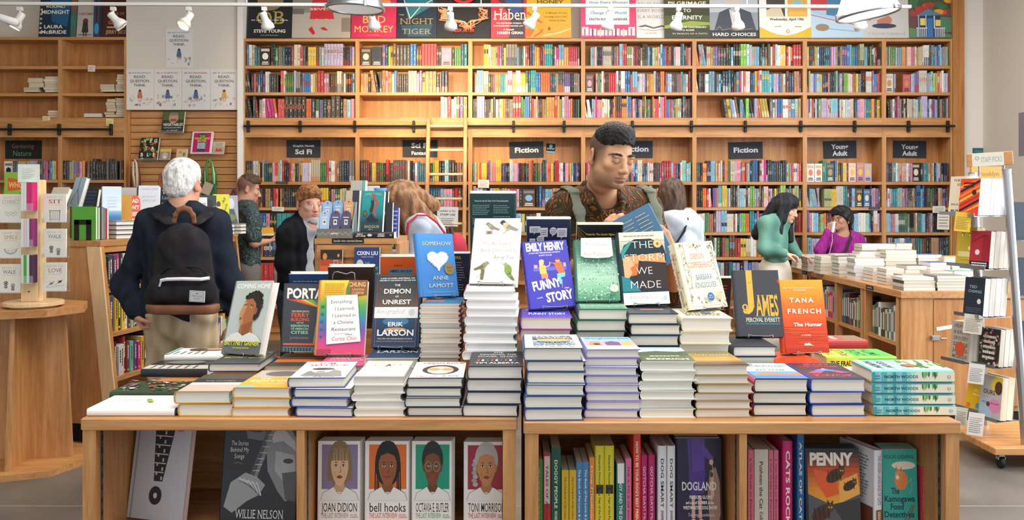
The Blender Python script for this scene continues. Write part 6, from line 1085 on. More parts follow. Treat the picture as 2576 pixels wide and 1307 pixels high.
a = Art().text('The',.5,.2,.14,WH,width=.7).text('Last',.5,.4,.12,'#8a98a8',width=.7).text('Fire',.5,.7,.14,WH,width=.7).ell(.3,.72,.12,.05,'#d8703a')
tface(397,430,474,540,6.3,-.1,.2,a,'#2a3648','dark book with white words, partly behind the white haired man',.025)
a = Art().text('Lovers',.6,.3,.12,'#5a6a9a',width=.6,shear=.2).poly([(.1,.9),(.2,.4),(.5,.5),(.7,.9)],'#d8c43a').ell(.45,.4,.12,.08,'#8a6a4a')
tface(478,520,496,562,6.25,-.35,.28,a,'#e4e4ea','white book with a yellow dressed figure, just past the white head',.022)
a = Art().rect(0,0,1,.3,'#2f3a40').ell(.5,.45,.26,.22,'#8a9aa0').ell(.5,.27,.32,.16,'#20282c').poly([(.1,1),(.2,.75),(.5,.66),(.8,.75),(.95,1)],'#e0e4e6').ell(.42,.42,.05,.02,'#1c2226').ell(.62,.42,.05,.02,'#1c2226').ell(.55,.57,.08,.02,'#5a4a4a')
tface(500,542,491,578,6.4,-.3,.26,a,'#5a6a70','grey portrait book of a man in a cap on the sloping unit',.025)
a = Art().rect(0,.68,1,.8,WH).ell(.3,.34,.14,.1,'#5a3a24').poly([(.2,.42),(.5,.42),(.55,.68),(.2,.68)],'#e8dca0').text('All',.7,.25,.1,'#4a5a2a',width=.3,rot=60,shear=.2).text('Friends',.8,.5,.08,'#4a5a2a',width=.5,rot=70,shear=.2).lines(.2,.86,.8,2,.06,.03,'#8a6a2a')
tface(536,576,488,562,6.55,-.35,.28,a,'#d6cf2f','lemon yellow book with a small figure on the sloping unit',.022)
a = Art().ell(.5,.3,.24,.2,'#c9ccd2').poly([(.1,1),(.3,.5),(.7,.5),(.95,1)],'#4a4e58').ell(.5,.8,.3,.12,'#6a7a4a')
tface(563,600,491,560,6.7,-.45,.3,a,'#9a9ea8','grey portrait book last in the row on the sloping unit',.02)
for i,(p0,p1,Yb,cc,lb) in enumerate(((553,577,6.42,'#5a6a4a','first short pile near the end of the sloping unit'),(582,607,6.55,'#4f5a66','last short pile at the end of the sloping unit'))):
    top_pile(p0,p1,Yb,3,.026,.12,'#d8d4cc',cc,lb,-.05)
# ------------------------------------------------------------------ spinner rack on its eight-sided stand
SX,SY = -2.77,4.90; SZ = .905; RO = .318
st = thing('octagon_stand','eight-sided oak stand carrying the spinner rack of little books','table',(SX,SY,0))
octa = [(RO*math.cos(math.pi/4*k),RO*math.sin(math.pi/4*k)) for k in range(8)]
mb = MB(); mb.prism(octa,SZ - .04,SZ); part('table_top',mb,WX,st)
mb = MB(); mb.prism([(x*1.12,y*1.12) for x,y in octa],0,.035); part('base_board',mb,WX,st)
for ang,w0,w1 in ((.12,.20,.24),(.12 + math.pi/2,.20,.27)):
    mb = MB(); mb.prism([(-w1,.0352),(w1,.0352),(w0,SZ - .0402),(-w0,SZ - .0402)],-.013,.013,(1,1,1),0,Matrix.Rotation(ang,4,'Z') @ Matrix(((1,0,0,0),(0,0,1,0),(0,1,0,0),(0,0,0,1)))); part('cross_panel',mb,WZ,st)
PX,PY = X(85,4.83),4.83
sr = thing('spinner_rack','pale wooden spinner rack with clear pockets of little books','display rack',(PX,PY,SZ + .0004))
mb = MB(); mb.lathe([(.12,0),(.12,.008),(.155,.012),(.155,.03),(.15,.033)],36); part('turntable',mb,PALE,sr)
HB = Z(452,PY) - SZ
mb = MB(); mb.bbox((-.047,-.047,.033),(.047,.047,HB),.003); part('post',mb,PALE,sr)
for z in (.09,): mb = MB(); mb.cyl((0,-.05,z),(0,-.046,z),.004,8); part('screw',mb,BLACK,sr)
a = Art().lines(.2,.25,.8,6,.1,.035,'#b9cfc0',.3,2); w = .122
mb = MB(); mb.box((-w/2,-.051,HB - .015),(w/2,-.049,HB + .085),lin('#e6ece4')); sc = part('sign_card',mb,PRINT,sr); m2 = MB(); a.into(m2,(-w/2,-.051,HB - .015),(w,0,0),(0,0,.10),(0,-1,0)); part('print',m2,PRINT,sc)
def icon(a,kind):
    K = '#2c3034'
    if kind == 'sit':
        for x in (.3,.38,.46,.54,.62,.7): a.line([(x,.6),(x,.92)],.012,K)
        a.line([(.26,.6),(.74,.6)],.018,K).line([(.26,.92),(.74,.92)],.018,K).line([(.26,.58),(.3,.97)],.018,K).line([(.74,.58),(.7,.97)],.018,K)
    elif kind == 'walk':
        for x,y in ((.34,.68),(.66,.76)): a.ell(x,y,.1,.08,K,12).ell(x,y + .13,.08,.05,K,12).rect(x - .06,y,x + .06,y + .12,K).line([(x - .09,y + .02),(x,y - .05),(x + .09,y + .02)],.02,'#f0ece0')
    elif kind == 'love':
        for x,y in ((.34,.74),(.72,.68)): a.ell(x,y,.1,.04,K,10,rot=-20).poly([(x,y),(x - .12,y - .1),(x - .02,y - .03)],K).poly([(x,y),(x + .14,y - .1),(x + .06,y)],K).line([(x - .1,y + .04),(x - .2,y + .12)],.014,K)
        a.line([(.1,.88),(.9,.8)],.01,K)
    elif kind == 'smile': a.ell(.5,.68,.3,.2,'#7a7f80',18,180,360).ell(.5,.68,.25,.16,'#d8d6c8',18,180,360).ell(.4,.76,.02,.012,K,6).ell(.55,.8,.02,.012,K,6).ell(.65,.73,.02,.012,K,6)
    else:
        for i in range(5): a.ell(.3 + i*.1,.68 + .05*(i % 2),.08,.06,'#9a9c96',10).ell(.3 + i*.1,.68 + .05*(i % 2),.065,.048,'#e4e2d2',10)
def pocket(pc,yc,title,col,kind,lab,side,n=2):
    Yp = PY - .03; w,h,t = .128,.158,.011; x = X(pc,Yp); z = Z(yc,Yp)
    mb = MB(); mb.box((-w/2 - .006,-.016,-.003),(w/2 + .006,.02,0)); mb.box((-w/2 - .006,-.017,-.003),(w/2 + .006,-.015,.05)); mb.box((-w/2 - .006,.0205,-.003),(w/2 + .006,.0225,.12)); mb.box((w/2 + .005,-.016,-.003),(w/2 + .0065,.02,.05))
    link('pocket',mb.mesh('pocket',ACRYL),sr,None,Matrix.Translation((x - PX,Yp - PY,z - SZ - .0004)))
    for k in range(n):
        a = None
        if k == 0: a = Art().text('HOW TO',.5,.17,.085,'#b0aca4',width=.72,bold=-.01,serif=True).text(title,.5,.34,.13,col,width=.62 if len(title) < 6 else .78,bold=0,serif=True).lines(.2,.39,.8,1,.02,.012,'#b9b5ab',.1); icon(a,kind)
        M = stand(x + .008*side*k,Yp - .013 + (t + .0012)*k,z + .001,w,0,.02) @ Matrix.Translation((0,0,-t))
        place(book_parts(w,h,t,'#eae6d8',None,False,a,sp=col),(lab if k == 0 else 'second copy standing behind the ' + lab.split(',')[0]),M,'little books in the spinner rack')
for pc,yc,ti,c,kd,lb,sd in ((29,559,'CONNECT','#8fa89a','connect','little book titled connect, top pocket of the spinner rack',1),(29,648,'SMILE','#c9974a','smile','little book titled smile with a melon slice, middle pocket',1),(26,735,'WALK','#4a7096','walk','little book titled walk in the bottom pocket beside the post',1),
                                  (140,558,'SIT','#b0443c','sit','little book titled sit with a chair drawing, top pocket',-1),(140,646,'WALK','#4a7096','walk','little book titled walk in the middle pocket above love',-1),(140,731,'LOVE','#9a5058','love','little book titled love with two birds, bottom pocket',-1)):
    pocket(pc,yc,ti,c,kd,lb,sd)
for k,(y1,cols) in enumerate(((529,['#e6e2dc','#e6e2dc','#d02a76','#c8286e']),(619,['#e6e2dc','#d8ccd0','#e0dade','#8a2f6a']),(709,['#d8dcd0','#4aa83a','#d8dcd8','#4a2a4a']))):
    Yp = PY - .049; x = X(68,Yp); z = Z(y1,Yp)
    for i,c in enumerate(cols):
        M = Matrix.Translation((x + i*.0155,Yp - .06,z)) @ Matrix(((0,0,1,0),(1,0,0,0),(0,1,0,0),(0,0,0,1)))
        place(book_parts(.055,.155,.0145,c,None,False),ORD[i] + ' thin spine in the ' + ['top','middle','bottom'][k] + ' slot on the spinner post',M,'thin books on the spinner post')
    mb = MB(); mb.box((-.003,-.063,-.003),(.068,0,0)); mb.box((-.003,-.064,-.003),(.068,-.062,.04)); link('pocket',mb.mesh('pocket',ACRYL),sr,None,Matrix.Translation((x - PX,Yp - PY,z - SZ - .0009)))
# ------------------------------------------------------------------ small display cabinet: books made into films
BX,BY = X(892,4.72),4.72; BZ = 1.295
bc = thing('display_cabinet','small oak display cabinet labelled books into movies','display cabinet',(BX,BY,0)); hw = .205
def slab(lo,hi,nm,m,M=None): mb = MB(); mb.box(lo,hi,(1,1,1),0,M); return part(nm,mb,m,bc)
mb = MB(); sl_ = .10
mb.prism([(-hw - .07,.1),(hw + .07,.1),(hw,BZ - .03),(-hw,BZ - .03)],0,.02,(1,1,1),0,Matrix(((1,0,0,0),(0,-sl_,1,sl_*.0),(0,1,0,0),(0,0,0,1))) @ Matrix.Translation((0,0,0)) if False else Matrix(((1,0,0,0),(0,0,1,0),(0,1,0,0),(0,0,0,1)))); part('front_panel',mb,WP,bc)
for p in ([(-hw,BZ - .035),(hw,BZ - .035),(hw + .004,BZ - .105),(-hw - .004,BZ - .105)],[(-hw,BZ - .105),(-hw + .04,BZ - .105),(-hw - .03,.1),(-hw - .07,.1)],[(hw - .04,BZ - .105),(hw,BZ - .105),(hw + .07,.1),(hw + .03,.1)]):
    mb = MB(); mb.prism(p,-.014,0,(1,1,1),0,Matrix(((1,0,0,0),(0,0,1,0),(0,1,0,0),(0,0,0,1)))); part('face_frame',mb,WX,bc)
slab((-hw - .012,-.02,BZ - .03),(hw + .03,.5,BZ),'top_board',WX)
for s in (-1,1):
    mb = MB(); mb.prism([(0,.1),(.46,.1),(.44,BZ - .03),(0,BZ - .03)],0,.02,(1,1,1),0,Matrix.Translation((s*(hw + .03) - .01*s,.021,0)) @ Matrix(((0,0,1,0),(1,0,0,0),(0,1,0,0),(0,0,0,1)))); part('side_panel',mb,WZ,bc)
slab((-hw - .08,-.02,0),(hw + .08,.48,.1),'plinth',WX)
slab((-hw - .03,-.10,.955),(hw + .03,-.0145,.972),'book_ledge',WX); slab((-hw - .03,-.105,.955),(hw + .03,-.1,.99),'ledge_lip',WX)
a = Art().text('books into movies/shows',.5,.72,.5,'#dcdcd8',width=.9,bold=.0,shear=.1,asp=.13)
m2 = MB(); m2.box((-.12,-.0225,BZ - .026),(.055,-.0205,BZ + .001),lin('#1c1d20')); sp2 = part('label_strip',m2,MATTE,bc); m3 = MB(); a.into(m3,(-.12,-.0225,BZ - .026),(.175,0,0),(0,0,.027),(0,-1,0)); part('lettering',m3,PRINT,sp2)
def bface(px0,px1,py0,Y,z,h,art,jacket,label,lean=.1,yaw=0,t=.024,hard=False):
    w = X(px1,Y) - X(px0,Y); M = stand((X(px0,Y) + X(px1,Y))/2,Y,z,w,yaw,lean) @ Matrix.Translation((0,0,-t)); return place(book_parts(w,h,t,jacket,None,hard,art),label,M)
a = Art().grad(0,0,1,1,['#2a2422','#d8702f','#d8502a','#e0803a','#b83a24'],3).rect(0,0,1,.2,'#2a2422').ell(.2,.14,.1,.07,'#d8923a').ell(.82,.12,.05,.035,'#e0a04a').poly([(0,.24),(.4,.2),(1,.28),(1,.36),(0,.32)],'#c9442a').poly([(0,.6),(.5,.5),(1,.6),(1,.7),(0,.72)],'#c03a24')
for k,ch in enumerate('DU'): a.text(ch,.6,.33 + k*.2 - .06,.14,'#d4e4ea',bold=-.02,rot=-90,asp=1.5)
a.poly([(.45,.42),(.6,.38),(.6,.46)],WH).text('N',.6,.66,.14,'#d4e4ea',bold=-.02,rot=-90).text('E',.6,.86,.14,'#d4e4ea',bold=-.02,rot=-90)
bface(803,860,626,4.65,.974,.262,a,'#d8602f','orange desert novel on the ledge of the display cabinet',.06)
a = Art().text('CIXIN LIU',.5,.15,.07,WH,width=.86,bold=.03).text('WINNER OF PRIZES',.5,.2,.02,'#b9c4d8',width=.5).ell(.2,.33,.14,.09,'#c9ccd4').text('THE',.5,.34,.05,'#6ab04a',width=.2).text('THREE-BODY',.5,.45,.06,'#6ab04a',width=.9,bold=.03).text('PROBLEM',.5,.58,.075,'#8ac84a',width=.9,bold=.03).rect(0,.68,1,1,'#24407a')
bface(890,954,620,4.65,.974,.275,a,'#24407c','blue science fiction novel with green title on the display cabinet ledge',.06)
ct = thing('bookmark_display','grey card display box of arched bookmarks on the display cabinet','display box',(X(842,4.74),4.735,BZ + .0005)); w = X(887,4.74) - X(797,4.74)
mb = MB(); mb.box((-w/2,0,0),(w/2,.004,.052),lin('#7a7a74')); mb.box((-w/2,.004,0),(w/2,.14,.003),lin('#7a7a74')); mb.box((-w/2,.136,0),(w/2,.14,.2),lin('#9fb8bc')); part('card_tray',mb,MATTE,ct)
for s in (-1,1):
    mb = MB(); mb.prism([(.004,0),(.136,0),(.136,.2),(.004,.06)],-.0015,.0015,lin('#9fb8bc'),0,Matrix.Translation((s*(w/2 - .002),0,.003)) @ Matrix(((0,0,1,0),(1,0,0,0),(0,1,0,0),(0,0,0,1)))); part('side_flap',mb,MATTE,ct)
a = Art()
for i in range(22): a.ell(.05 + i*.043,.5 + .12*math.sin(i*1.7),.02,.14,'#9a9a94',6)
a.lines(.4,.42,.6,1,.2,.16,'#d8d8d0',0); m3 = MB(); a.into(m3,(-w/2,0,0),(w,0,0),(0,0,.052),(0,-1,0)); part('lettering',m3,PRINT,ct)
def bookmark(cx,y,z,col,label,sky,seed):
    W,H = .054,.15; p = [(-W/2,0),(W/2,0)] + [(W/2*math.cos(t),H - W/2 + W/2*math.sin(t)) for t in [math.pi*i/8 for i in range(9)]]
    r = thing('bookmark',label,'bookmark',M=Matrix.Translation((ct.location.x + cx,ct.location.y + y,BZ + z)) @ Matrix.Rotation(-.2,4,'X'),group='arched bookmarks in the display box')
    mb = MB(); mb.prism(p,0,.0012,lin(col),0,Matrix(((1,0,0,0),(0,0,1,0),(0,1,0,0),(0,0,0,1)))); part('card',mb,PRINT,r)
    q = random.Random(seed); a = Art().ell(.5,.1,.06,.03,'#2a2420',8).rect(.32,.34,.68,.54,'#e8e4da').ell(.5,.43,.12,.05,q.choice(['#d8b83a','#4a6a5a','#3a3a3a']),8).rect(.2,.24,.8,.27,'#e8e4e8')
    for i in range(6): x = .05 + i*.15; a.rect(x,q.uniform(.66,.85),x + .14,1,q.choice(sky))
    m3 = MB(); a.into(m3,(-W/2,0,0),(W,0,0),(0,0,H),(0,-1,0)); part('print',m3,PRINT,r)
for i,(c,sk) in enumerate((('#9fb8dc',['#c9a890','#b8d0e0','#8fa8c8','#e0c0a0']),('#8fb0dc',['#a8c0d8','#d8e0e8','#c0a080']),('#e0a878',['#c98a5a','#b0684a','#e8c8a0']))):
    bookmark(-.062 + i*.06,.085,.062 + i*.004,c,['pale blue','sky blue','peach'][i] + ' arched bookmark in the back row of the display box',sk,i)
for i,(c,sk) in enumerate((('#a8c4e4',['#d8a890','#c8d8e8','#e0c8b0','#8fa8c0']),('#5a5676',['#d8823a','#3f5a86','#4a4a6a','#c0703a']),('#564e70',['#e8e4ec','#c8c0d8','#4a4260','#f0ecf2']))):
    bookmark(-.066 + i*.06,.03,.006,c,['light blue','slate purple skyline','dark purple with white pattern'][i] + ' bookmark in the front row of the display box',sk,9 + i)
z = BZ + .0005; L = X(992,4.75) - X(888,4.75)
spine_front(889,991,4.735,z,.15,.034,'#1e1f24','#e6e2da','black book lying spine out under the teal novel on the display cabinet',None,Art().text('FEAR IS',.16,.45,.3,WH,width=.14,asp=.15).text('JUST A WORD',.18,.85,.3,WH,width=.24,asp=.15).ell(.4,.5,.06,.3,'#c9d4dc',10).text('AZAM',.68,.45,.3,WH,width=.16,asp=.15).text('AHMED',.68,.85,.3,WH,width=.18,asp=.15).ell(.92,.5,.03,.2,'#9a9a98',10),sp='#1e1f24')
a = Art().grad(0,0,1,1,['#2a9a9a','#27a0a0','#1f8a90','#24484e','#20363c'],4).text('JAMES CLAVELL',.5,.11,.06,'#c9dcc8',width=.78,bold=-.01).poly([(.42,.06),(.6,.1),(.58,.18),(.76,.28),(.72,.38),(.58,.48),(.7,.62),(.64,.62),(.5,.5),(.64,.36),(.66,.28),(.52,.2),(.46,.12)],'#d8403a').poly([(.4,.24),(.48,.18),(.54,.24),(.56,.36),(.5,.52),(.38,.56),(.36,.46),(.42,.36)],'#2f3a34').ell(.46,.21,.05,.04,'#6a6a4a').poly([(.2,.7),(.36,.62),(.46,.54),(.6,.66),(.84,.72),(.7,.78),(.3,.78)],'#1f2c34').ell(.16,.56,.1,.07,'#20242a').ell(.16,.56,.08,.055,'#7a6a34').text('SHOGUN',.5,.915,.07,'#d8cf9a',width=.68,bold=0,track=.12).text('PART 1',.45,.96,.025,'#b8b890',width=.2)
bface(904,962,498,4.76,z + .036,.233,a,'#1f8a90','teal novel with a red streak standing on the display cabinet',.22,.12,.03)
bface(920,972,490,4.86,z,.27,None,'#3a3d44','charcoal book behind the teal novel on the display cabinet',.2,.1)
bface(950,986,520,4.80,z,.2,Art().text('D',.3,.4,.2,WH,width=.3),'#2c2c32','black and white book beside the teal novel on the display cabinet',.12,.1)
bface(975,1002,535,4.86,z,.17,Art().lines(.1,.1,.9,6,.14,.05,'#c9d4f0'),'#4a5ac0','cobalt blue book at the edge of the display cabinet',.1,.1)
bface(860,900,490,4.92,z,.27,Art().rect(0,0,.5,1,'#d8cdb0'),'#4a4656','book with a cream half cover behind the bookmarks',.12,.3)
bface(873,915,466,5.0,z,.33,Art().rect(.75,0,1,1,'#7fc0b4'),'#cfcac0','tall cream and mint book at the back of the display cabinet',.1,.35)
bface(908,950,482,5.04,z,.3,None,'#dedede','tall white book at the back of the display cabinet',.1,.1)
r = thing('paper_bowl','small blue and white paper bowl on the display cabinet books','bowl',(X(955,5.1),5.1,z + .0)); mb = MB(); mb.box((-.03,-.03,0),(.03,.03,.22),lin('#c9c2b2')); part('stand',mb,MATTE,r)
mb = MB(); mb.lathe([(.03,.22),(.042,.26),(.046,.285),(.043,.285),(.03,.235)],20,lin('#5a86c8')); part('bowl',mb,PRINT,r,smooth=True)
# ------------------------------------------------------------------ long low table of piled paperbacks on the far side
TX0,TX1,TY0,TY1,TZ = 2.675,3.85,5.86,8.3,.888
lt = thing('long_display_table','long low oak book table end-on to the camera, heaped with paperbacks','table',(TX0,TY0,0)); W_,D_ = TX1 - TX0,TY1 - TY0
def lb_(lo,hi,nm,m,col=(1,1,1)): mb = MB(); mb.box(lo,hi,col); return part(nm,mb,m,lt)
lb_((-.01,-.01,TZ - .045),(W_,D_,TZ),'table_top',WY)
lb_((0,.012,.06),(.22,.03,TZ - .0452),'end_stile',WZ); lb_((.222,.008,.1),(W_ - .3,.026,TZ - .06),'cupboard_door',WP); lb_((.22,.028,.06),(W_,.04,TZ - .0452),'end_panel',WZ)
lb_((0,.04,0),(W_,D_ - .03,.06),'toe_kick',MATTE,lin('#241f1b'))
for yy in (.05,.60,.66,1.18,1.8,2.36): lb_((0,yy,.0602),(.05,yy + .045,TZ - .0452),'post',WZ)
lb_((.32,.041,.0602),(.34,D_ - .03,TZ - .0452),'back_panel',WP)
for zs in (.18,.52): lb_((.012,.096,zs - .025),(.3198,D_ - .05,zs),'shelf',WY)
for yy in (.44,1.86):
    q = lb_((-.0125,yy,TZ - .038),(-.0102,yy + .13,TZ - .008),'label_strip',MATTE,lin('#22242a')); a = Art().lines(.15,.3,.85,1,.3,.4,'#8a8d92'); m3 = MB(); a.into(m3,(-.0125,yy + .13,TZ - .038),(0,-.13,0),(0,0,.03),(-1,0,0)); part('lettering',m3,PRINT,q)
mb = MB(); mb.bbox((.2,-.004,.55),(.262,.0078,.585),.003); mb.cyl((.262,-.006,.567),(.3,-.006,.567),.005,8); mb.cyl((.215,-.004,.568),(.215,-.012,.568),.01,10); part('door_latch',mb,METAL,lt)
mb = MB(); mb.box((.24,.005,.625),(.40,.0075,.65),lin('#ece8e0'),0,Matrix.Translation((.3,0,.63)) @ Matrix.Rotation(-.16,4,'Y') @ Matrix.Translation((-.3,0,-.63))); part('tape_strip',mb,MATTE,lt)
rt = random.Random(21)
for bi,(y0,y1,zs,cols,nm) in enumerate(((.098,.59,.52,['#c9c4b4','#7a9a9a','#d8d0c0','#4a6a86','#b8c4c0','#3f5a4a','#c9b98a','#26342c','#1f3a30','#e6e2d8','#2a4a3a','#3a3a3a','#5a7a5a'],'first compartment'),(.71,1.17,.52,['#26304a','#3a2a34','#2f6a5a','#8a8a4a','#1f2a3a','#c9b8a0','#4a2f3a','#2f5a70','#5a2030','#20242a','#2a6a7a','#3a3a5a','#7a3a2a'],'second compartment'),(1.23,1.78,.52,['#4a6a9a','#6a8ac0','#8a9ab8','#c82a5a','#d83a4a','#b8304a','#d8d4c8','#e6e0d4','#3a4a5a','#c9c0b0','#8a3a3a','#5a5a6a'],'third compartment'))):
    y = y0 + .004; i = 0
    while y < y1 - .045:
        t = rt.uniform(.026,.042); h = rt.uniform(.2,.26); c = cols[i % len(cols)]
        M = Matrix(((1,0,0,TX0 + .03),(0,0,-1,TY0 + y + t),(0,1,0,zs + .0006),(0,0,0,1)))
        wb.box((0,0,0),(.15,h,t),lin(c),0,M); wb.box((-.0006,h*.25,t*.25),(0,h*.85,t*.7),lin('#d8d0c0' if sum(lin(c)) < .9 else '#3a3632'),0,M); wb.box((.002,h,.002),(.148,h + .0005,t - .002),lin('#d8cfbd'),0,M); y += t + .001; i += 1
NB = 0
def pb(px0,px1,py0,py1,Y,dep,label,cols,col='#d6cfc2',big=True):
    """a pile of paperbacks on the long table, page edges towards the camera"""
    w = X(px1,Y) - X(px0,Y); n_ = max(1,round((py1 - py0)/7.6)); zb = TZ + .0005; zt_ = Z(py0,Y); t = (zt_ - zb)/n_
    for i in range(n_):
        k = n_ - 1 - i; c = mix(col,rt.choice(['#ffffff','#b0a898','#c9b8a0']),rt.uniform(0,.3)); cv = rt.choice(cols); dx = rt.uniform(-.006,.006)
        if big: place(book_parts(w,dep,t - .0006,cv,None,False,pages='#%02x%02x%02x' % tuple(int(q*255) for q in c)),ORD[k] + ' book of the ' + label,Matrix.Translation((X(px0,Y) + dx,Y,zb)),label)
        else: wb.box((X(px0,Y) + dx,Y,zb),(X(px1,Y) + dx,Y + dep,zb + t - .0006),lin(c)); wb.box((X(px0,Y) + dx,Y - .0004,zb),(X(px1,Y) + dx,Y + dep,zb + .0012),lin(cv)); wb.box((X(px0,Y) + dx,Y + .001,zb + t - .0018),(X(px1,Y) + dx,Y + dep,zb + t - .0004),lin(cv))
        zb += t
CC = ['#c9c2b4','#8a8a88','#b0a08a','#5a5a62','#d8d4cc']
pb(2272,2352,697,730,5.90,.17,'pile at the near corner of the long table',CC); pb(2358,2434,693,734,5.89,.2,'pile over the cupboard door of the long table',CC + ['#8a6a4a'])
pb(2268,2332,690,722,6.12,.14,'second pile along the edge of the long table',CC); pb(2230,2275,676,712,6.30,.16,'third pile',CC,big=False); pb(2340,2396,683,712,6.14,.16,'pile with tan covers in the middle of the long table',['#b08a5a','#c9b08a'],big=False)
pb(2400,2452,682,712,6.16,.16,'pile with green covers on the long table',['#7fb09a','#c9c4b8'],'#d8d8d0',False)
pb(2196,2272,675,705,6.52,.18,'wide pile',CC,big=False); pb(2150,2224,650,698,6.74,.16,'tall white pile on the long table edge',['#dcd8d2','#b8b4ae'],'#dadbe0')
pb(2280,2330,668,700,6.55,.18,'pile with grey curled covers on the long table',CC,big=False); pb(2340,2390,660,698,6.6,.18,'blue and white magazine pile on the long table',['#7a8ac8','#e0e4f0','#4a5ab0'],'#e4e6ee',False)
pb(2395,2440,665,700,6.6,.18,'pale pile near the yellow novel of the rack',CC,big=False)
for a0,a1,b0,b1,Y,d in ((2110,2150,645,690,7.0,.16),(2152,2200,642,685,7.0,.16),(2065,2098,645,680,7.3,.16),(2100,2160,639,684,7.3,.16),(2032,2066,650,676,7.6,.16),(2005,2033,650,672,7.95,.16),(2165,2235,632,680,7.1,.17),(2168,2252,614,676,7.4,.17),(2228,2305,629,680,7.0,.17),(2310,2370,640,682,7.05,.17),(2255,2295,612,670,7.5,.15),(2030,2100,641,668,8.0,.16),(2375,2430,645,685,7.0,.17),(2300,2365,640,672,7.6,.16)):
    pb(a0,a1,b0,b1,Y,d,'',CC + ['#c9a03a','#4a6ab0']*(a0 > 2250),'#d2cbbd',False)
# ------------------------------------------------------------------ rolling rack of staff picks
RX,RY = 2.69,4.76
rk = thing('staff_picks_rack','rolling metal rack of recommended books with a Staff Picks sign','display rack',(RX,RY,0))
mb = MB(); mb.bbox((0,0,.085),(.95,.62,.125),.004); part('base_board',mb,WX,rk)
for i,(x,y) in enumerate(((.06,.05),(.88,.05),(.06,.56),(.88,.56))):
    mb = MB(); mb.lathe([(.03,-.012),(.034,-.006),(.034,.006),(.03,.012)],16,(1,1,1),0,Matrix.Translation((x,y,.0345)) @ Matrix.Rotation(math.pi/2,4,'Y')); c_ = part('caster',mb,BLACK,rk)
    mb = MB(); mb.box((x - .02,y - .014,.05),(x - .016,y + .014,.0848)); mb.box((x + .016,y - .014,.05),(x + .02,y + .014,.0848)); mb.box((x - .02,y - .014,.068),(x + .02,y + .014,.0848)); part('caster_fork',mb,METAL,c_)
def rp(px,py,Y): return (X(px,Y) - RX,Y - RY,Z(py,Y))
for nm,p0,p1 in (('front_tube',(2532,427,4.92),(2580,1130,4.84)),('rear_tube',(2447,435,5.16),(2478,1060,5.28))):
    mb = MB(); a0,a1 = Vector(rp(*p0)),Vector(rp(*p1)); a1.z = .1252; mb.cyl(a0,a1,.024,18); mb.cyl(a0 + Vector((0,0,-.001)),a0 + Vector((0,0,.004)),.026,18); part(nm,mb,METAL,rk,smooth=False)
PSI = 1.28; bdir = Vector((math.sin(PSI),math.cos(PSI),0)); xdir = Vector((math.cos(PSI),-math.sin(PSI),0))
def tier(px,py,Y,w,h,t,n,jacket,art,label,pages,j2=None,lean=.1,hard=False):
    """n copies, one behind the other; px, py = lower fore-edge corner of the first cover"""
    P0 = Vector((X(px,Y),Y,Z(py,Y))) - xdir*(w/2)
    for k in range(n):
        q = P0 + bdir*((t + .0008)/math.cos(lean))*k
        M = stand(q.x,q.y,q.z,w,PSI,lean) @ Matrix.Translation((0,0,-t)); place(book_parts(w,h,t,jacket if k == 0 or not j2 else j2[k % len(j2)],None,hard,art if k == 0 else None,pages=pages),label if k == 0 else ORD[k] + ' copy behind the ' + label.split(',')[0],M,'recommended books on the rolling rack')
    c = P0 + bdir*(t*n/2); s = t*math.sin(lean)
    mb = MB(); mb.box((-w/2 - .035,-.03,-.005 - s),(w/2 + .004,t*n + .04,-.002 - s)); mb.box((-w/2 - .035,-.031,-.005 - s),(w/2 + .004,-.03,.012))
    M = Matrix(((xdir.x,bdir.x,0,P0.x - RX),(xdir.y,bdir.y,0,P0.y - RY),(0,0,1,P0.z),(0,0,0,1))); link('tray',mb.mesh('tray',METAL),rk,None,M)
    mb = MB(); sl = math.tan(lean); mb.prism([(t*n + .003,-.004),(t*n + .006,-.004),(t*n + .006 + sl*.2,.2),(t*n + .003 + sl*.2,.2)],-w/2,w/2,(1,1,1),0,M @ Matrix(((0,0,1,0),(1,0,0,0),(0,1,0,0),(0,0,0,1)))); part('tray_back',mb,METAL,rk)
a = Art().rect(0,0,1,1,'#d8442f')
for i,c in enumerate(['#e0a02f','#2a2420','#e07a2f','#d8b83a','#b0302a','#2a2420','#e0a03a']): a.poly([(0,.2 + i*.13),(1,-.1 + i*.13),(1,-.03 + i*.13),(0,.27 + i*.13)],c)
a.ell(.72,.38,.12,.075,'#3a2a2a').lines(.15,.1,.7,2,.09,.05,'#3a2424')
tier(2460,541,4.93,.145,.215,.0265,7,'#d8442f',a,'red and orange striped paperback on the top tray of the rack','#f0eef2',['#e6e2e6','#d8c8c8'])
a = Art().text('THE BEE',.5,.14,.06,'#4a4038',width=.7).text('STING',.6,.26,.06,'#4a4038',width=.5).poly([(.5,.58),(.54,.62),(.5,.66)],'#7a3a2a').text('PAUL',.3,.78,.05,'#4a4038',width=.4).text('MURRAY',.5,.95,.06,'#4a4038',width=.8)
tier(2434,537,5.06,.15,.225,.03,2,'#d6cbb4',a,'cream novel with sparse lettering beside the striped paperback','#e6e0d4')
a = Art().ell(.3,.21,.09,.02,'#efeadc',10).ell(.68,.21,.09,.02,'#efeadc',10).ell(.33,.21,.035,.02,'#2a2420',8).ell(.71,.21,.035,.02,'#2a2420',8).line([(.2,.16),(.42,.155)],.02,'#3a3020').line([(.58,.155),(.8,.16)],.02,'#3a3020').ell(.68,.55,.08,.05,'#e6dcb0').rect(.08,.64,.92,.78,'#d8cb94').text('a novel',.5,.88,.03,'#8a7a2a',width=.5)
tier(2451,668,5.02,.145,.225,.03,2,'#bda62f',a,'mustard novel with drawn eyes on the second tray','#e0d8c0')
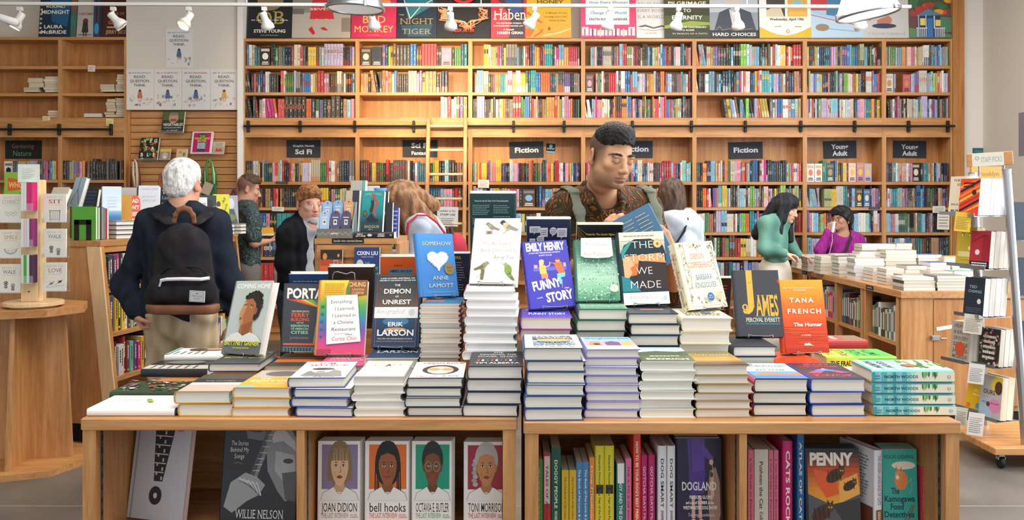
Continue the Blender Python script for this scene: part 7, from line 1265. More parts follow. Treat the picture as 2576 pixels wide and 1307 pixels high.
a = Art().poly([(.0,.1),(.6,.05),(.6,.8),(0,.8)],'#b02a3a').rect(.6,.1,1,.8,'#9a2030').ell(.36,.58,.12,.075,'#e8dce0').rect(0,.82,1,1,'#2a2024').lines(.1,.86,.9,2,.06,.03,WH).line([(.1,.3),(.7,.1)],.02,'#7a1a28')
tier(2487,675,4.92,.145,.215,.034,4,'#b83040',a,'crimson novel with a white spot beside the mustard one','#e8e0d4',['#d8ccc0','#9a2a30'])
a = Art().text('TED',.4,.28,.07,'#8aa0b0',width=.4).text('CHIANG',.5,.4,.07,'#8aa0b0',width=.7).ell(.75,.62,.1,.07,'#d8d4cc').lines(.1,.8,.9,3,.05,.02,'#5a6a7a')
tier(2472,796,4.93,.145,.22,.04,4,'#242c38',a,'dark navy book with a white disc on the third tray','#ece8e0',['#d0ccc4','#8a8a8a'])
a = Art()
for i,s_ in enumerate(('HEAVEN','& EARTH','GROCERY','STORE','JAMES','MCBRIDE')): a.text(s_,.5,.16 + i*.155,.085,'#6a5a50',width=.8,bold=.02)
a.poly([(.2,.6),(.5,.5),(.8,.62),(.7,.85),(.3,.85)],'#c9522f')
tier(2436,912,5.06,.145,.235,.03,3,'#a8a294',a,'grey novel with stacked lettering on the fourth tray','#e0dcd0',['#c8c4b8'])
a = Art().rect(0,0,1,1,'#33302c')
for i in range(60): a.ell(rr.random(),rr.random(),.06,.035,rr.choice(['#5a7a3a','#8a3a4a','#c98a8a','#3a5a34','#d8d0c0','#b05a6a']),6)
a.lines(.2,.2,.85,5,.14,.07,'#e0d8cc',.1,3)
tier(2511,923,4.92,.145,.215,.036,3,'#33302c',a,'flower patterned dark novel on the fourth tray','#e6e0d0',['#d8d2c0','#4a3a34'])
a = Art().text('ROS',.6,.45,.09,'#f0d86a',width=.5).lines(.3,.5,.9,1,.1,.06,'#f0d86a').ell(.72,.86,.13,.09,'#3a9ac0').rect(.1,.82,.3,.96,'#d8702f')
tier(2470,1035,5.06,.14,.19,.026,1,'#dcae24',a,'yellow book with a blue sticker on the bottom tray','#e0d8c0',lean=.3)
a = Art().rect(0,0,1,1,'#b8b4b0').ell(.8,.2,.3,.22,'#e0c83a').ell(.84,.26,.18,.16,'#5a3a34').rect(.0,.55,.6,1,'#a8c0d0').ell(.7,.7,.3,.16,'#d888b0').ell(.4,.68,.09,.06,'#6a3a4a').text('OURS',.42,.44,.1,'#4a4446',width=.56).text('PHILLIP B. WILLIAMS',.5,.66,.03,'#5a5456',width=.8)
tier(2515,1058,4.92,.155,.245,.045,2,'#b8b4b0',a,'pastel novel with a haloed face on the bottom tray','#e8dcc4',['#c9bcb8'])
for (p,w,h,c,lb) in (((2404,537,4.98),.085,.1,'#e0b83f','yellow handwritten review note under the top tray'),((2426,793,4.96),.1,.1,'#d0c8b8','cream review note under the third tray'),((2438,917,4.95),.085,.105,'#d8d4d2','white review note under the fourth tray'),((2437,1040,4.95),.085,.12,'#dcdad8','white printed review note under the bottom tray'),((2405,1027,5.02),.065,.1,'#cfc8bc','curled review note beside the bottom tray')):
    q = rp(*p); r = thing('review_note',lb,'note',M=Matrix.Translation((q[0] + RX,q[1] + RY,q[2])) @ Matrix.Rotation(-.25,4,'Z') @ Matrix.Rotation(.1,4,'Y'),group='review notes on the rolling rack'); mb = MB(); mb.box((0,0,-h),(w,.0012,0.012),lin(c)); part('paper',mb,MATTE,r); m3 = MB(); Art().lines(.1,.15,.9,8,.095,.03,mix(c,'#3a3a3a',.6),.3,4,1).into(m3,(0,0,-h),(w,0,0),(0,0,h),(0,-1,0)); part('lettering',m3,PRINT,r)
q0 = Vector(rp(2434,425,5.02)); q1 = Vector(rp(2550,418,4.92)); yaw = math.atan2(q1.y - q0.y,q1.x - q0.x); L = (q1 - q0).length
sg_ = thing('staff_picks_sign','cream STAFF PICKS sign on a wooden block atop the rack','sign',M=Matrix.Translation(q0 + Vector((RX,RY,0))) @ Matrix.Rotation(yaw,4,'Z') @ Matrix.Rotation(-.045,4,'Y')); mb = MB(); mb.bbox((0,0,.012),(L,.05,.09),.003); part('block',mb,WX,sg_)
m3 = MB(); a = Art().rect(.11,-.02,.80,1.0,'#d9d4c4').ell(.22,.4,.05,.16,'#9aa4a4',12).ell(.22,.4,.03,.1,'#c9cac0',10).text('STAFF PICKS',.53,.72,.38,'#8b98a0',width=.46,bold=.0,asp=.3); a.into(m3,(0,0,.012),(L,0,0),(0,0,.078),(0,-1,0)); part('lettering',m3,PRINT,sg_)
for x in (.26*L,.8*L): mb = MB(); mb.cyl((x,.025,-.05),(x,.025,.012),.005,8); part('support_pin',mb,METAL,sg_)
a = Art().text('Brooklyn',.5,.3,.14,'#8a6a3a',width=.8,shear=.1).ell(.4,.7,.2,.2,'#3f8a6a').ell(.7,.75,.15,.15,'#d8703a')
bface(2448,2524,425,5.3,1.52,.2,a,'#c9944a','ochre picture book behind the top of the rolling rack',.1)
mb = MB(); mb.box((X(2450,5.3) - RX,5.3 - RY,1.51),(X(2535,5.3) - RX,5.42 - RY,1.5185)); part('tray',mb,METAL,rk)
board('wall_plaque','plaque','teal plaque fixed high on the white wall behind the rack',2447,2506,372,390,9.415,Art().lines(.1,.3,.9,1,.2,.3,'#4f8a94'),'#2f6f7a',0,.008)
# far right side: trays facing the other way
for i,(py,lb) in enumerate(((560,'upper'),(700,'middle'),(860,'lower'))):
    mb = MB(); q = rp(2536 + .068*(py - 427),py,4.93); mb.box((q[0] + .012,q[1] + .012,q[2] - .1),(q[0] + .24,q[1] + .022,q[2] + .12),lin('#4a515c')); mb.box((q[0] + .012,q[1] - .08,q[2] - .103),(q[0] + .24,q[1] + .022,q[2] - .1),lin('#8a9098')); part('tray_back',mb,MATTE,rk)
# ------------------------------------------------------------------ people: smooth blended surfaces grown from a posed skeleton
import openvdb
V3 = lambda*a: np.array(a,float)
def unit(v): v = np.asarray(v,float); return v/(np.linalg.norm(v) + 1e-12)
class Sdf:
    def __init__(s): s.P = []
    def cone(s,a,b,ra,rb,k=.02,sub=False,flat=None):            # tapered capsule; flat = (axis, factor) squashes it along an axis
        a,b = np.asarray(a,float),np.asarray(b,float); r = max(ra,rb); ab = b - a; L2 = max((ab**2).sum(),1e-9)
        n,fk = (unit(flat[0]),flat[1]) if flat else (None,1)
        def f(x,y,z):
            px,py,pz = x - a[0],y - a[1],z - a[2]
            if n is not None:
                q = (px*n[0] + py*n[1] + pz*n[2])*(1/fk - 1); px,py,pz = px + q*n[0],py + q*n[1],pz + q*n[2]
            t = np.clip((px*ab[0] + py*ab[1] + pz*ab[2])/L2,0,1)
            return (np.sqrt((px - t*ab[0])**2 + (py - t*ab[1])**2 + (pz - t*ab[2])**2) - (ra + (rb - ra)*t))*min(1,fk)
        s.P.append((f,np.minimum(a,b) - r,np.maximum(a,b) + r,k,sub)); return s
    def ell(s,c,r,R=None,k=.02,sub=False):
        c,r = np.asarray(c,float),np.asarray(r,float); R = np.eye(3) if R is None else np.asarray(R,float); m = r.max()
        def f(x,y,z):
            px,py,pz = x - c[0],y - c[1],z - c[2]
            q = [(px*R[0,i] + py*R[1,i] + pz*R[2,i])/r[i] for i in range(3)]
            k0 = np.sqrt(q[0]**2 + q[1]**2 + q[2]**2); k1 = np.sqrt((q[0]/r[0])**2 + (q[1]/r[1])**2 + (q[2]/r[2])**2) + 1e-9
            return k0*(k0 - 1)/k1
        s.P.append((f,c - m,c + m,k,sub)); return s
    def mesh(s,vox,cuts=(),disp=None,jag=0):
        lo = np.min([p[1] for p in s.P if not p[4]],axis=0) - .03; hi = np.max([p[2] for p in s.P if not p[4]],axis=0) + .03
        n = np.ceil((hi - lo)/vox).astype(int) + 1; D = np.full(n,1.0,np.float32)
        ax = [(lo[i] + vox*np.arange(n[i])).astype(np.float32) for i in range(3)]
        for f,a,b,k,sub in s.P:
            pad = k + 4*vox; i0 = np.clip(np.floor((a - pad - lo)/vox).astype(int),0,n - 1); i1 = np.clip(np.ceil((b + pad - lo)/vox).astype(int) + 1,1,n)
            if (i1 <= i0).any(): continue
            sl = tuple(slice(i0[i],i1[i]) for i in range(3))
            d = f(ax[0][sl[0]][:,None,None],ax[1][sl[1]][None,:,None],ax[2][sl[2]][None,None,:]).astype(np.float32); o = D[sl]
            if sub: h = np.clip(k - np.abs(o + d),0,None)/k; D[sl] = np.maximum(o,-d) + h*h*k*.25
            else: h = np.clip(k - np.abs(o - d),0,None)/k; D[sl] = np.minimum(o,d) - h*h*k*.25
        x,y,z = ax[0][:,None,None],ax[1][None,:,None],ax[2][None,None,:]
        if disp is not None: D += disp(x,y,z).astype(np.float32)
        for p,q in cuts: q = unit(q); D = np.maximum(D,((x - p[0])*q[0] + (y - p[1])*q[1] + (z - p[2])*q[2] + jag*(np.sin(170*x + 60*y)*np.sin(150*y - 90*z) + .6*np.sin(300*x + 210*y))).astype(np.float32))
        D[0] = D[-1] = 1; D[:,0] = D[:,-1] = 1; D[:,:,0] = D[:,:,-1] = 1
        b = 3*vox; g = openvdb.FloatGrid(b); g.copyFromArray(np.clip(D,-b,b)); pts,quads = g.convertToQuads(0.0)
        return pts*vox + lo,quads[:,::-1]
def smesh(name,pts,quads,mat,parent,root,col,label=None):
    me = bpy.data.meshes.new(name); v = pts - root
    me.vertices.add(len(v)); me.vertices.foreach_set('co',v.astype(np.float32).ravel()); me.loops.add(quads.size); me.loops.foreach_set('vertex_index',quads.astype(np.int32).ravel())
    me.polygons.add(len(quads)); me.polygons.foreach_set('loop_start',np.arange(0,quads.size,4,dtype=np.int32)); me.polygons.foreach_set('use_smooth',np.ones(len(quads),bool)); me.update(); me.validate()
    c = np.ones((len(v),4),np.float32); c[:,:3] = col(pts) if callable(col) else lin(col)
    at = me.color_attributes.new('Col','FLOAT_COLOR','POINT'); at.data.foreach_set('color',c.ravel()); me.materials.append(mat)
    return link(name,me,parent,label)
SKINM = attr_mat('skin',.55,.35,.05,220); HAIRM = attr_mat('hair',.5,.3,1,190,.4,.16); CLOTH = attr_mat('woven_cloth',.85,.15,.3,260,.10); KNIT = attr_mat('fleece',.95,.1,.5,320,.3)
def rotm(yaw,pitch=0,roll=0):   # head frame: x = the person's left, y = back, z = up; yaw turns like the body, pitch > 0 looks down
    cy,sy = math.cos(yaw),math.sin(yaw); cp,sp = math.cos(pitch),math.sin(pitch); cr,sr = math.cos(roll),math.sin(roll)
    return np.array([[cy,-sy,0],[sy,cy,0],[0,0,1]]) @ np.array([[1,0,0],[0,cp,-sp],[0,sp,cp]]) @ np.array([[cr,0,sr],[0,1,0],[-sr,0,cr]])
def skeleton(root,th,H,**ov):
    R = rotm(th); h = H/1.75; J = {}
    base = dict(pelvis=(0,.01,.95),waist=(0,0,1.1),chest=(0,.01,1.3),neck=(0,.02,1.46),head=(0,-.015,1.635))
    for s,n in ((1,'l'),(-1,'r')):
        base.update({'sh_' + n: (s*.18,.015,1.415),'el_' + n: (s*.235,.05,1.13),'wr_' + n: (s*.235,-.04,.89),'hip_' + n: (s*.09,.01,.9),'kn_' + n: (s*.095,-.01,.49),'an_' + n: (s*.1,.03,.085),'toe_' + n: (s*.115,-.13,.03)})
    for k,v in base.items(): J[k] = np.asarray(root,float) + R @ (np.array(v)*h)
    for k,v in ov.items(): J[k] = np.asarray(v,float)
    J['R'] = R; J['h'] = h; J['root'] = np.asarray(root,float); J['th'] = th
    return J
def trunk(S,J,g=0,w=1.0):
    F_ = J['R'] @ V3(0,1,0); h = J['h']; fl = (F_,.68)
    S.cone(J['pelvis'],J['waist'],.158*h*w + g,.135*h*w + g,.05,flat=fl); S.cone(J['waist'],J['chest'],.135*h*w + g,.155*h*w + g,.06,flat=fl)
    up = J['chest']*.25 + (J['sh_l'] + J['sh_r'])/2*.75; S.cone(J['chest'],up,.155*h*w + g,.12*h*w + g,.06,flat=fl)
    S.cone(J['sh_l'],J['sh_r'],.058*h + g,.058*h + g,.06); S.cone(J['neck'] - V3(0,0,.02),(J['sh_l']*.6 + J['neck']*.4) - V3(0,0,.012),.052*h + g*.6,.05*h + g,.05); S.cone(J['neck'] - V3(0,0,.02),(J['sh_r']*.6 + J['neck']*.4) - V3(0,0,.012),.052*h + g*.6,.05*h + g,.05)
def arm(S,J,n,g=0,end=1.0,k=.04,flare=0):
    h = J['h']; S.cone(J['sh_' + n],J['el_' + n],.05*h + g,.041*h + g,k)
    if end > 0: e = J['el_' + n] + (J['wr_' + n] - J['el_' + n])*end; S.cone(J['el_' + n],e,.041*h + g,(.041 - .014*end)*h + g + flare,k)
def upper_sleeve(S,J,n,g,t): e = J['sh_' + n] + (J['el_' + n] - J['sh_' + n])*t; S.cone(J['sh_' + n],e,.05*J['h'] + g,.044*J['h'] + g + .008,.04)
def legs(S,J,g=0,end=1.0):
    h = J['h']
    for n in 'lr':
        S.cone(J['hip_' + n],J['kn_' + n],.088*h + g,.056*h + g,.03); e = J['kn_' + n] + (J['an_' + n] - J['kn_' + n])*end; S.cone(J['kn_' + n],e,.056*h + g,.04*h + g*1.5,.03)
def hand(S,w,d,n,c=.5,s=1.0,mirror=1,spread=1.0):
    """w wrist, d towards the fingers, n palm normal (fingers curl that way)"""
    d,n = unit(d),unit(n); n = unit(n - d*(n @ d)); t = np.cross(d,n)*mirror
    for off,L,m in ((-.031,.068,.082),(-.0105,.077,.088),(.0105,.071,.085),(.029,.055,.076)):
        kn = w + d*m*s + t*off*s*spread; S.cone(w + d*.012*s + t*off*.5*s,kn,.0125*s,.0108*s,.010)
        p = kn; r = .0098*s; ang = 0
        for q,f in ((.44,.8),(.32,1.25),(.24,.9)):
            ang += c*f; dr = d*math.cos(ang) + n*math.sin(ang); e = p + dr*L*q*s; S.cone(p,e,r,r*.9,.003); p = e; r *= .9
    p = w + d*.022*s - t*.022*s + n*.006; dr = unit(d*.62 - t*.62 + n*(.25 + .35*c)); e = p + dr*.045*s; S.cone(p,e,.0145*s,.0115*s,.012)
    dr = unit(d*.85 - t*.1 + n*(.3 + .4*c)); e2 = e + dr*.032*s; S.cone(e,e2,.0108*s,.0095*s,.004); S.cone(e2,e2 + unit(dr + n*.3*c)*.022*s,.0092*s,.0078*s,.004)
def head(S,c,R,s=1.0,neck=None,fem=0,ears=True):
    L = lambda x,y,z: c + R @ (V3(x,y,z)*s); E = lambda x,y,z,r,k=.015,sub=False,RR=None: S.ell(L(x,y,z),np.array(r)*s,R if RR is None else R @ RR,k*s,sub)
    E(0,.014,.03,(.074,.094,.084)); E(0,-.03,-.028,(.060,.066,.082),.03); j = .047 - .005*fem; E(0,-.038,-.074,(j,.052,.038),.03); E(0,-.078,-.098,(.02,.017,.016),.02)
    for d in (-1,1):
        E(d*.041,-.066,-.026,(.022,.02,.018),.02); E(d*.046,-.02,-.068,(.014,.03,.03),.025); E(d*.03,-.086,.013,(.022,.012,.009 - .003*fem),.012)
        E(d*.031,-.104,-.006,(.017,.014,.0105),.010,True); E(d*.031,-.0815,-.007,(.0135,.0125,.0115),.003)
        E(d*.031,-.0835,-.001,(.0155,.0118,.0055),.003); E(d*.031,-.081,-.0145,(.014,.0112,.004),.004)
        if ears:
            RR = rotm(d*.35,0,0); E(d*.0805,.012,-.010,(.0085,.020,.033),.005,False,RR); E(d*.0895,.005,-.008,(.006,.011,.019),.004,True,RR); E(d*.080,.006,-.036,(.007,.010,.010),.004)
        E(d*.011,-.1035,-.042,(.0078,.0095,.0068),.006)
    S.cone(L(0,-.090,.004),L(0,-.113,-.036),.0075*s,.0105*s,.012*s); E(0,-.114,-.038,(.0105,.0085,.0085),.005)
    E(0,-.0925,-.0645,(.0225,.0105,.0052),.004); E(0,-.0945,-.066,(.009,.0095,.0045),.004); E(0,-.0915,-.0750,(.019,.0105,.0058),.004); E(0,-.104,-.0698,(.024,.006,.0014),.003,True); E(0,-.088,-.086,(.02,.006,.004),.006,True)
    if neck is not None:
        S.cone(L(0,.022,-.045),neck,(.056 - .008*fem)*s,(.060 - .009*fem)*s,.03); S.cone(L(0,.01,-.06),L(0,.02,-.1),.05*s,.052*s,.03)
def hl(P,c,R,s): return ((P - c) @ R)/s
def face_col(c,R,s,skin,lip,brow,blush=.25,stubble=None,closed=False,lash='#1d1714',hairtone=None,iris='#3a2a20',fem=0):
    sk,lp,bw,ls = (np.array(lin(q)) for q in (skin,lip,brow,lash)); wh = np.array(lin('#e9e2da')); ir = np.array(lin(iris))
    def f(P):
        q = hl(P,c,R,s); x,y,z = q.T; ax = np.abs(x); C = np.repeat(sk[None],len(P),0)
        near = (ax < .12) & (np.abs(z) < .16) & (np.abs(y) < .16)
        def blend(m,col,a=1.0): nonlocal C; w = np.clip(m,0,1)[:,None]*a*near[:,None]; C = C*(1 - w) + np.asarray(col)*w
        red = np.clip(sk*np.array([1.08,.72,.66]),0,1)
        blend(np.exp(-(((ax - .043)/.018)**2 + ((z + .033)/.016)**2))*(y < -.03),red,blush); blend(np.exp(-((x/.012)**2 + ((z + .038)/.012)**2))*(y < -.09),red,blush); blend(np.clip((ax - .074)/.006,0,1)*(np.abs(z + .01) < .05),red,.35)
        if stubble: blend((np.clip((-.052 - z)/.014,0,1)*np.clip((.03 - y)/.04,0,1) + .7*np.exp(-((x/.026)**2 + ((z + .055)/.006)**2))*(y < -.08))*(z > -.125),lin(stubble),.38)
        front = y < -.06
        blend(np.clip(1.35 - ((x/.0225)**2 + ((z + .0695)/.0105)**2),0,1)*(y < -.085)*1.4,lp,.7); blend(np.exp(-((z + .0698)/.0013)**2)*(ax < .024)*(y < -.08),lp*.35,.9)
        zb = .0165 + .006*np.clip((ax - .014)/.03,0,1) - .010*np.clip((ax - .036)/.016,0,1)
        blend(np.exp(-((z - zb)/(.0044 - .0018*fem))**4)*(ax > .011)*(ax < .053)*front,bw,.92)
        ez = -.0075; ex = (ax - .031)/.0145
        if closed: blend(np.exp(-((z - (ez - .0052 + .004*ex**2))/.0017)**2)*(np.abs(ex) < 1.08)*front,ls,.95); blend(np.exp(-((z - (ez + .0065 - .003*ex**2))/.0014)**2)*(np.abs(ex) < 1)*front,sk*.5,.22)
        else:
            op = (np.abs(z - ez) < .0052*np.sqrt(np.clip(1 - ex**2,0,1))) & front; blend(op*1.0,wh); blend(op*(((ax - .031)/.0052)**2 + ((z - ez)/.0055)**2 < 1),ir); blend(np.exp(-((z - (ez + .0055*np.sqrt(np.clip(1 - ex**2,0,1))))/.0016)**2)*(np.abs(ex) < 1.1)*front,ls,.95)
        blend(np.exp(-(((ax - .0085)/.004)**2 + ((z + .0475)/.0024)**2))*(y < -.09),sk*.25,.8)
        if hairtone: blend(np.clip(((y + .075)*.117 + (z - .004)*.17)/.012 + .1,0,1)*np.clip((y + .058)/.016,0,1)*(ax > .03)*(1 - np.clip((ax - .0765)/.004,0,1)*(np.abs(y - .014) < .024)*(z < .022)),lin(hairtone),.8)
        return C
    return f
def tone(cols,f=40,seed=0,streak=(1,1,.25)):
    a = [np.array(lin(c)) for c in cols]
    def g(P):
        q = P*np.array(streak)*f; t = .5 + .25*np.sin(q[:,0]*3.1 + 1.7*np.sin(q[:,2]*.9 + seed)) + .25*np.sin(q[:,1]*2.7 + 2.1*np.sin(q[:,2]*.7 + 1 + seed)); t = np.clip(t,0,1)[:,None]*(len(a) - 1)
        i = np.clip(t.astype(int),0,len(a) - 2)[:,0]; w = t - i[:,None]; A = np.array(a); return A[i]*(1 - w) + A[i + 1]*w
    return g
def folds(amp,f=1.0,seed=0): return lambda x,y,z: amp*(np.sin(31*f*x + 17*f*z + seed + 2*np.sin(9*f*z))*np.sin(23*f*y - 13*f*z + 1.3 + seed) + .5*np.sin(60*f*z + 20*f*x + seed)*np.sin(41*f*x - 22*f*y))
def spiky(amp,f=1.0): return lambda x,y,z: amp*(np.sin(210*f*x + 40*np.sin(33*z))*np.sin(190*f*y + 1) + .7*np.sin(160*f*z + 120*f*x)*np.sin(170*f*y + 60*f*z))
def strands(c,amp,f=1.0): return lambda x,y,z: amp*np.sin(110*f*np.arctan2(y - c[1],x - c[0])*.12 + 3*np.sin(14*z) + 60*f*(x - c[0]))*np.sin(70*f*(y - c[1]) + 2*np.sin(11*z))
def skin_body(J,name,label,cat='person',**k): return thing(name,label,cat,tuple(J['root']))
def body(J,r,hc,HR,hs,vox,col,hands=(),fem=0,w=.93):
    S = Sdf(); trunk(S,J,-.012,w); arm(S,J,'l',-.006); arm(S,J,'r',-.006); legs(S,J,-.008)
    for n in 'lr': S.cone(J['an_' + n],J['toe_' + n],.034*J['h'],.03*J['h'],.02); S.cone(J['an_' + n] - V3(0,0,.03),J['toe_' + n],.036*J['h'],.028*J['h'],.02)
    head(S,hc,HR,hs,J['neck'],fem)
    for n,d,nm,c in hands: hand(S,J['wr_' + n],d,nm,c,J['h'],1 if n == 'r' else -1)
    p,q = S.mesh(vox); return smesh('body',p,q,SKINM,r,J['root'],col)
def garment(nm,r,J,mat,col,fn,vox,cuts=(),disp=None,label=None): S = Sdf(); fn(S); p,q = S.mesh(vox,cuts,disp,.0025 if nm == 'hair' else 0); return smesh(nm,p,q,mat,r,J['root'],col,label)
def shoes(r,J,col):
    for n in 'lr':
        S = Sdf(); a,t = J['an_' + n],J['toe_' + n]; S.cone(a - V3(0,0,.035),t + V3(0,0,.008),.046,.038,.02); S.ell(a + unit(a - t)*.02 - V3(0,0,.03),(.045,.045,.05)); p,q = S.mesh(.009,[((0,0,.002),(0,0,-1))]); smesh('shoe',p,q,CLOTH,r,J['root'],col)
def trousers(r,J,col,vox=.009,hem=1.0,top=None,seed=0,g=.012,fa=1):
    def fn(S): F_ = J['R'] @ V3(0,1,0); S.cone(J['pelvis'],J['waist'],.158*J['h'] + g*.6,.138*J['h'] + g*.6,.04,flat=(F_,.68)); legs(S,J,g,hem); S.ell(J['pelvis'] + F_*.045 - V3(0,0,.05),(.145*J['h'],.09,.11),J['R'],.05)
    garment('trousers',r,J,CLOTH,col,fn,vox,[((0,0,top or J['waist'][2] - .02),(0,0,1))],folds(.004*fa,.8,seed))
def facecap(c,R,s,g,plane=((-.085,.062),(.085,-.055)),ear=True):
    """cap of short hair: hairline plane in head coordinates"""
    (y0,z0),(y1,z1) = plane; n = unit(V3(0,-(z0 - z1)*-1,(y1 - y0))); p = c + R @ (V3(0,y0,z0)*s); nn = R @ n
    return [(p,-nn)]
def cap(S,c,R,s,g,top=.012): S.ell(c + R @ (V3(0,.016,.032)*s),V3(.076 + g,.096 + g,.085 + g)*s,R,.02); S.ell(c + R @ (V3(0,-.012,.07)*s),V3(.062 + g*.7,.078 + g*.7,.048 + top)*s,R,.03)

def fade(S,c,R,s,top=0): S.ell(c + R @ (V3(0,-.002,.060 + top)*s),V3(.0725,.090,.059 + top*.5)*s,R,.02)
# ---- the man reading at the table
Jm = skeleton((.36,3.42,0),.36,1.80,neck=(.345,3.36,1.53))
hc = V3(X(1537,3.2),3.20,Z(391,3.2)); HR = rotm(.46,.26,.05)
bx,by,bz = X(1600,3.06),3.06,Z(590,3.06)
Jm['wr_r'] = V3(X(1512,3.08),3.10,Z(612,3.08)); Jm['el_r'] = V3(X(1400,3.28),3.30,1.17); Jm['wr_l'] = V3(X(1690,3.14),3.12,Z(640,3.14)); Jm['el_l'] = V3(X(1690,3.4),3.36,1.14); Jm['sh_r'] = V3(X(1422,3.34),3.34,Z(532,3.34)); Jm['sh_l'] = V3(X(1616,3.5),3.48,Z(528,3.48))
man = thing('person','young man in a dark orange patterned shirt reading a blue book behind the table','person',tuple(Jm['root']))
body(Jm,man,hc,HR,.97,.0033,face_col(hc,HR,.97,'#c79674','#b57564','#6a5040',.22,'#5a4438',True,hairtone='#1e1916'),(('r',(.55,-.1,.75),(.35,.75,-.1),.55),('l',(-.55,.0,.8),(-.2,.6,0),.5)))
def fn(S): fade(S,hc,HR,.97,.006); S.ell(hc + HR @ V3(0,-.03,.10),(.05,.05,.022),HR,.03)
garment('hair',man,Jm,HAIRM,tone(['#14110f','#1f1a17','#2b2420'],60),fn,.003,facecap(hc,HR,.97,0,((-.092,.066),(.09,-.02))),spiky(.0015,1.7))
for d in (-1,1):
    S = Sdf(); bw_ = [hc + HR @ (V3(d*q[0],q[1],q[2])*.97) for q in ((.0125,-.0965,.0185),(.024,-.0968,.0208),(.036,-.0930,.0222),(.047,-.0852,.0205),(.055,-.0765,.0165))]
    for i,(u,v) in enumerate(zip(bw_,bw_[1:])): S.cone(u,v,(.0026,.0034,.0032,.0026)[i],(.0034,.0032,.0026,.0014)[i],.004,flat=(HR @ V3(0,1,0),.5))
    p,q = S.mesh(.0014); smesh('eyebrow',p,q,SKINM,man,Jm['root'],'#2e241e')
def pattern():
    m,n,l,b = new_mat('paisley_print'); tc = n.new('ShaderNodeTexCoord'); no = n.new('ShaderNodeTexNoise'); no.inputs['Scale'].default_value = 7; no.inputs['Detail'].default_value = 1
    mp = n.new('ShaderNodeVectorMath'); mp.operation = 'MULTIPLY_ADD'; mp.inputs[1].default_value = (.35,.35,.35); wv = n.new('ShaderNodeTexWave'); wv.inputs['Scale'].default_value = 9; wv.inputs['Distortion'].default_value = 5.5; wv.inputs['Detail'].default_value = 1.5; wv.inputs['Detail Scale'].default_value = 1.6
    vo = n.new('ShaderNodeTexVoronoi'); vo.feature = 'DISTANCE_TO_EDGE'; vo.inputs['Scale'].default_value = 13; cr = n.new('ShaderNodeValToRGB'); e = cr.color_ramp.elements; e[0].position = .0; e[0].color = (*lin('#b8622f'),1); e[1].position = .16; e[1].color = (*lin('#2b2a1c'),1)
    x = e.new(.10); x.color = (*lin('#8a4726'),1); x = e.new(.45); x.color = (*lin('#343420'),1); x = e.new(.62); x.color = (*lin('#2a2118'),1); x = e.new(.68); x.color = (*lin('#a4552b'),1); x = e.new(.74); x.color = (*lin('#2c2a1c'),1); x = e.new(.93); x.color = (*lin('#3a3a26'),1)
    mn = n.new('ShaderNodeMath'); mn.operation = 'MULTIPLY_ADD'; mn.inputs[1].default_value = 1.1; mm = n.new('ShaderNodeMath'); mm.operation = 'MULTIPLY'; mm.inputs[1].default_value = .62
    l.new(tc.outputs['Object'],no.inputs['Vector']); l.new(no.outputs['Color'],mp.inputs[0]); l.new(tc.outputs['Object'],mp.inputs[2]); l.new(mp.outputs[0],wv.inputs['Vector']); l.new(mp.outputs[0],vo.inputs['Vector'])
    l.new(wv.outputs['Fac'],mm.inputs[0]); l.new(vo.outputs['Distance'],mn.inputs[0]); l.new(mm.outputs[0],mn.inputs[2]); l.new(mn.outputs[0],cr.inputs[0]); l.new(cr.outputs[0],b.inputs['Base Color']); b.inputs['Roughness'].default_value = .75; b.inputs['Specular IOR Level'].default_value = .2; return m
PAIS = pattern()
nf = Jm['R'] @ V3(0,-1,0); nk = Jm['neck']; xl = Jm['R'] @ V3(1,0,0)
def fn(S):
    trunk(S,Jm,.012,1.02)
    for q in 'lr': upper_sleeve(S,Jm,q,.016,.98)
    vb = nk + nf*.14 + V3(0,0,-.155)                                             # open V neckline
    S.cone(nk + V3(0,0,.12),nk + nf*.06 + V3(0,0,-.01),.064,.058,.01,True); S.cone(nk + nf*.10 + V3(0,0,-.01),vb,.062,.012,.01,True)
garment('shirt',man,Jm,PAIS,'#2b2a1c',fn,.005,(),folds(.0035,1,1))
def fn(S):                                                                            # collar leaves standing round the neck
    for s in (-1,1):
        a = nk - nf*.045 + V3(0,0,.045); b = nk + xl*s*.062 + V3(0,0,.032); c = nk + xl*s*.062 + nf*.075 + V3(0,0,-.035); S.cone(a,b,.012,.012,.012); S.cone(a - V3(0,0,.03),b - V3(0,0,.02) + xl*s*.008,.012,.014,.012); S.cone(b,c,.012,.012,.012); S.cone(b + xl*s*.018 - V3(0,0,.018),c + xl*s*.02 - V3(0,0,.012),.010,.008,.014)
        S.cone(c,nk + nf*.125 + xl*s*.03 + V3(0,0,-.10),.010,.008,.012)
garment('collar',man,Jm,PAIS,'#2b2a1c',fn,.004)
mb = MB()
for k in range(3): p = nk + nf*(.172 + .002*k) + V3(0,0,-.19 - .085*k) - V3(*[0,0,0]); p = p - Jm['root']; mb.lathe([(.0055,0),(.006,.001),(.005,.002)],10,lin('#2a2018'),0,Matrix.Translation(tuple(p)) @ Vector(tuple(nf)).to_track_quat('Z','Y').to_matrix().to_4x4())
part('shirt_buttons',mb,MATTE,man)['kind'] = 'stuff'
trousers(man,Jm,'#2c2f38',.012); shoes(man,Jm,'#2a2624')
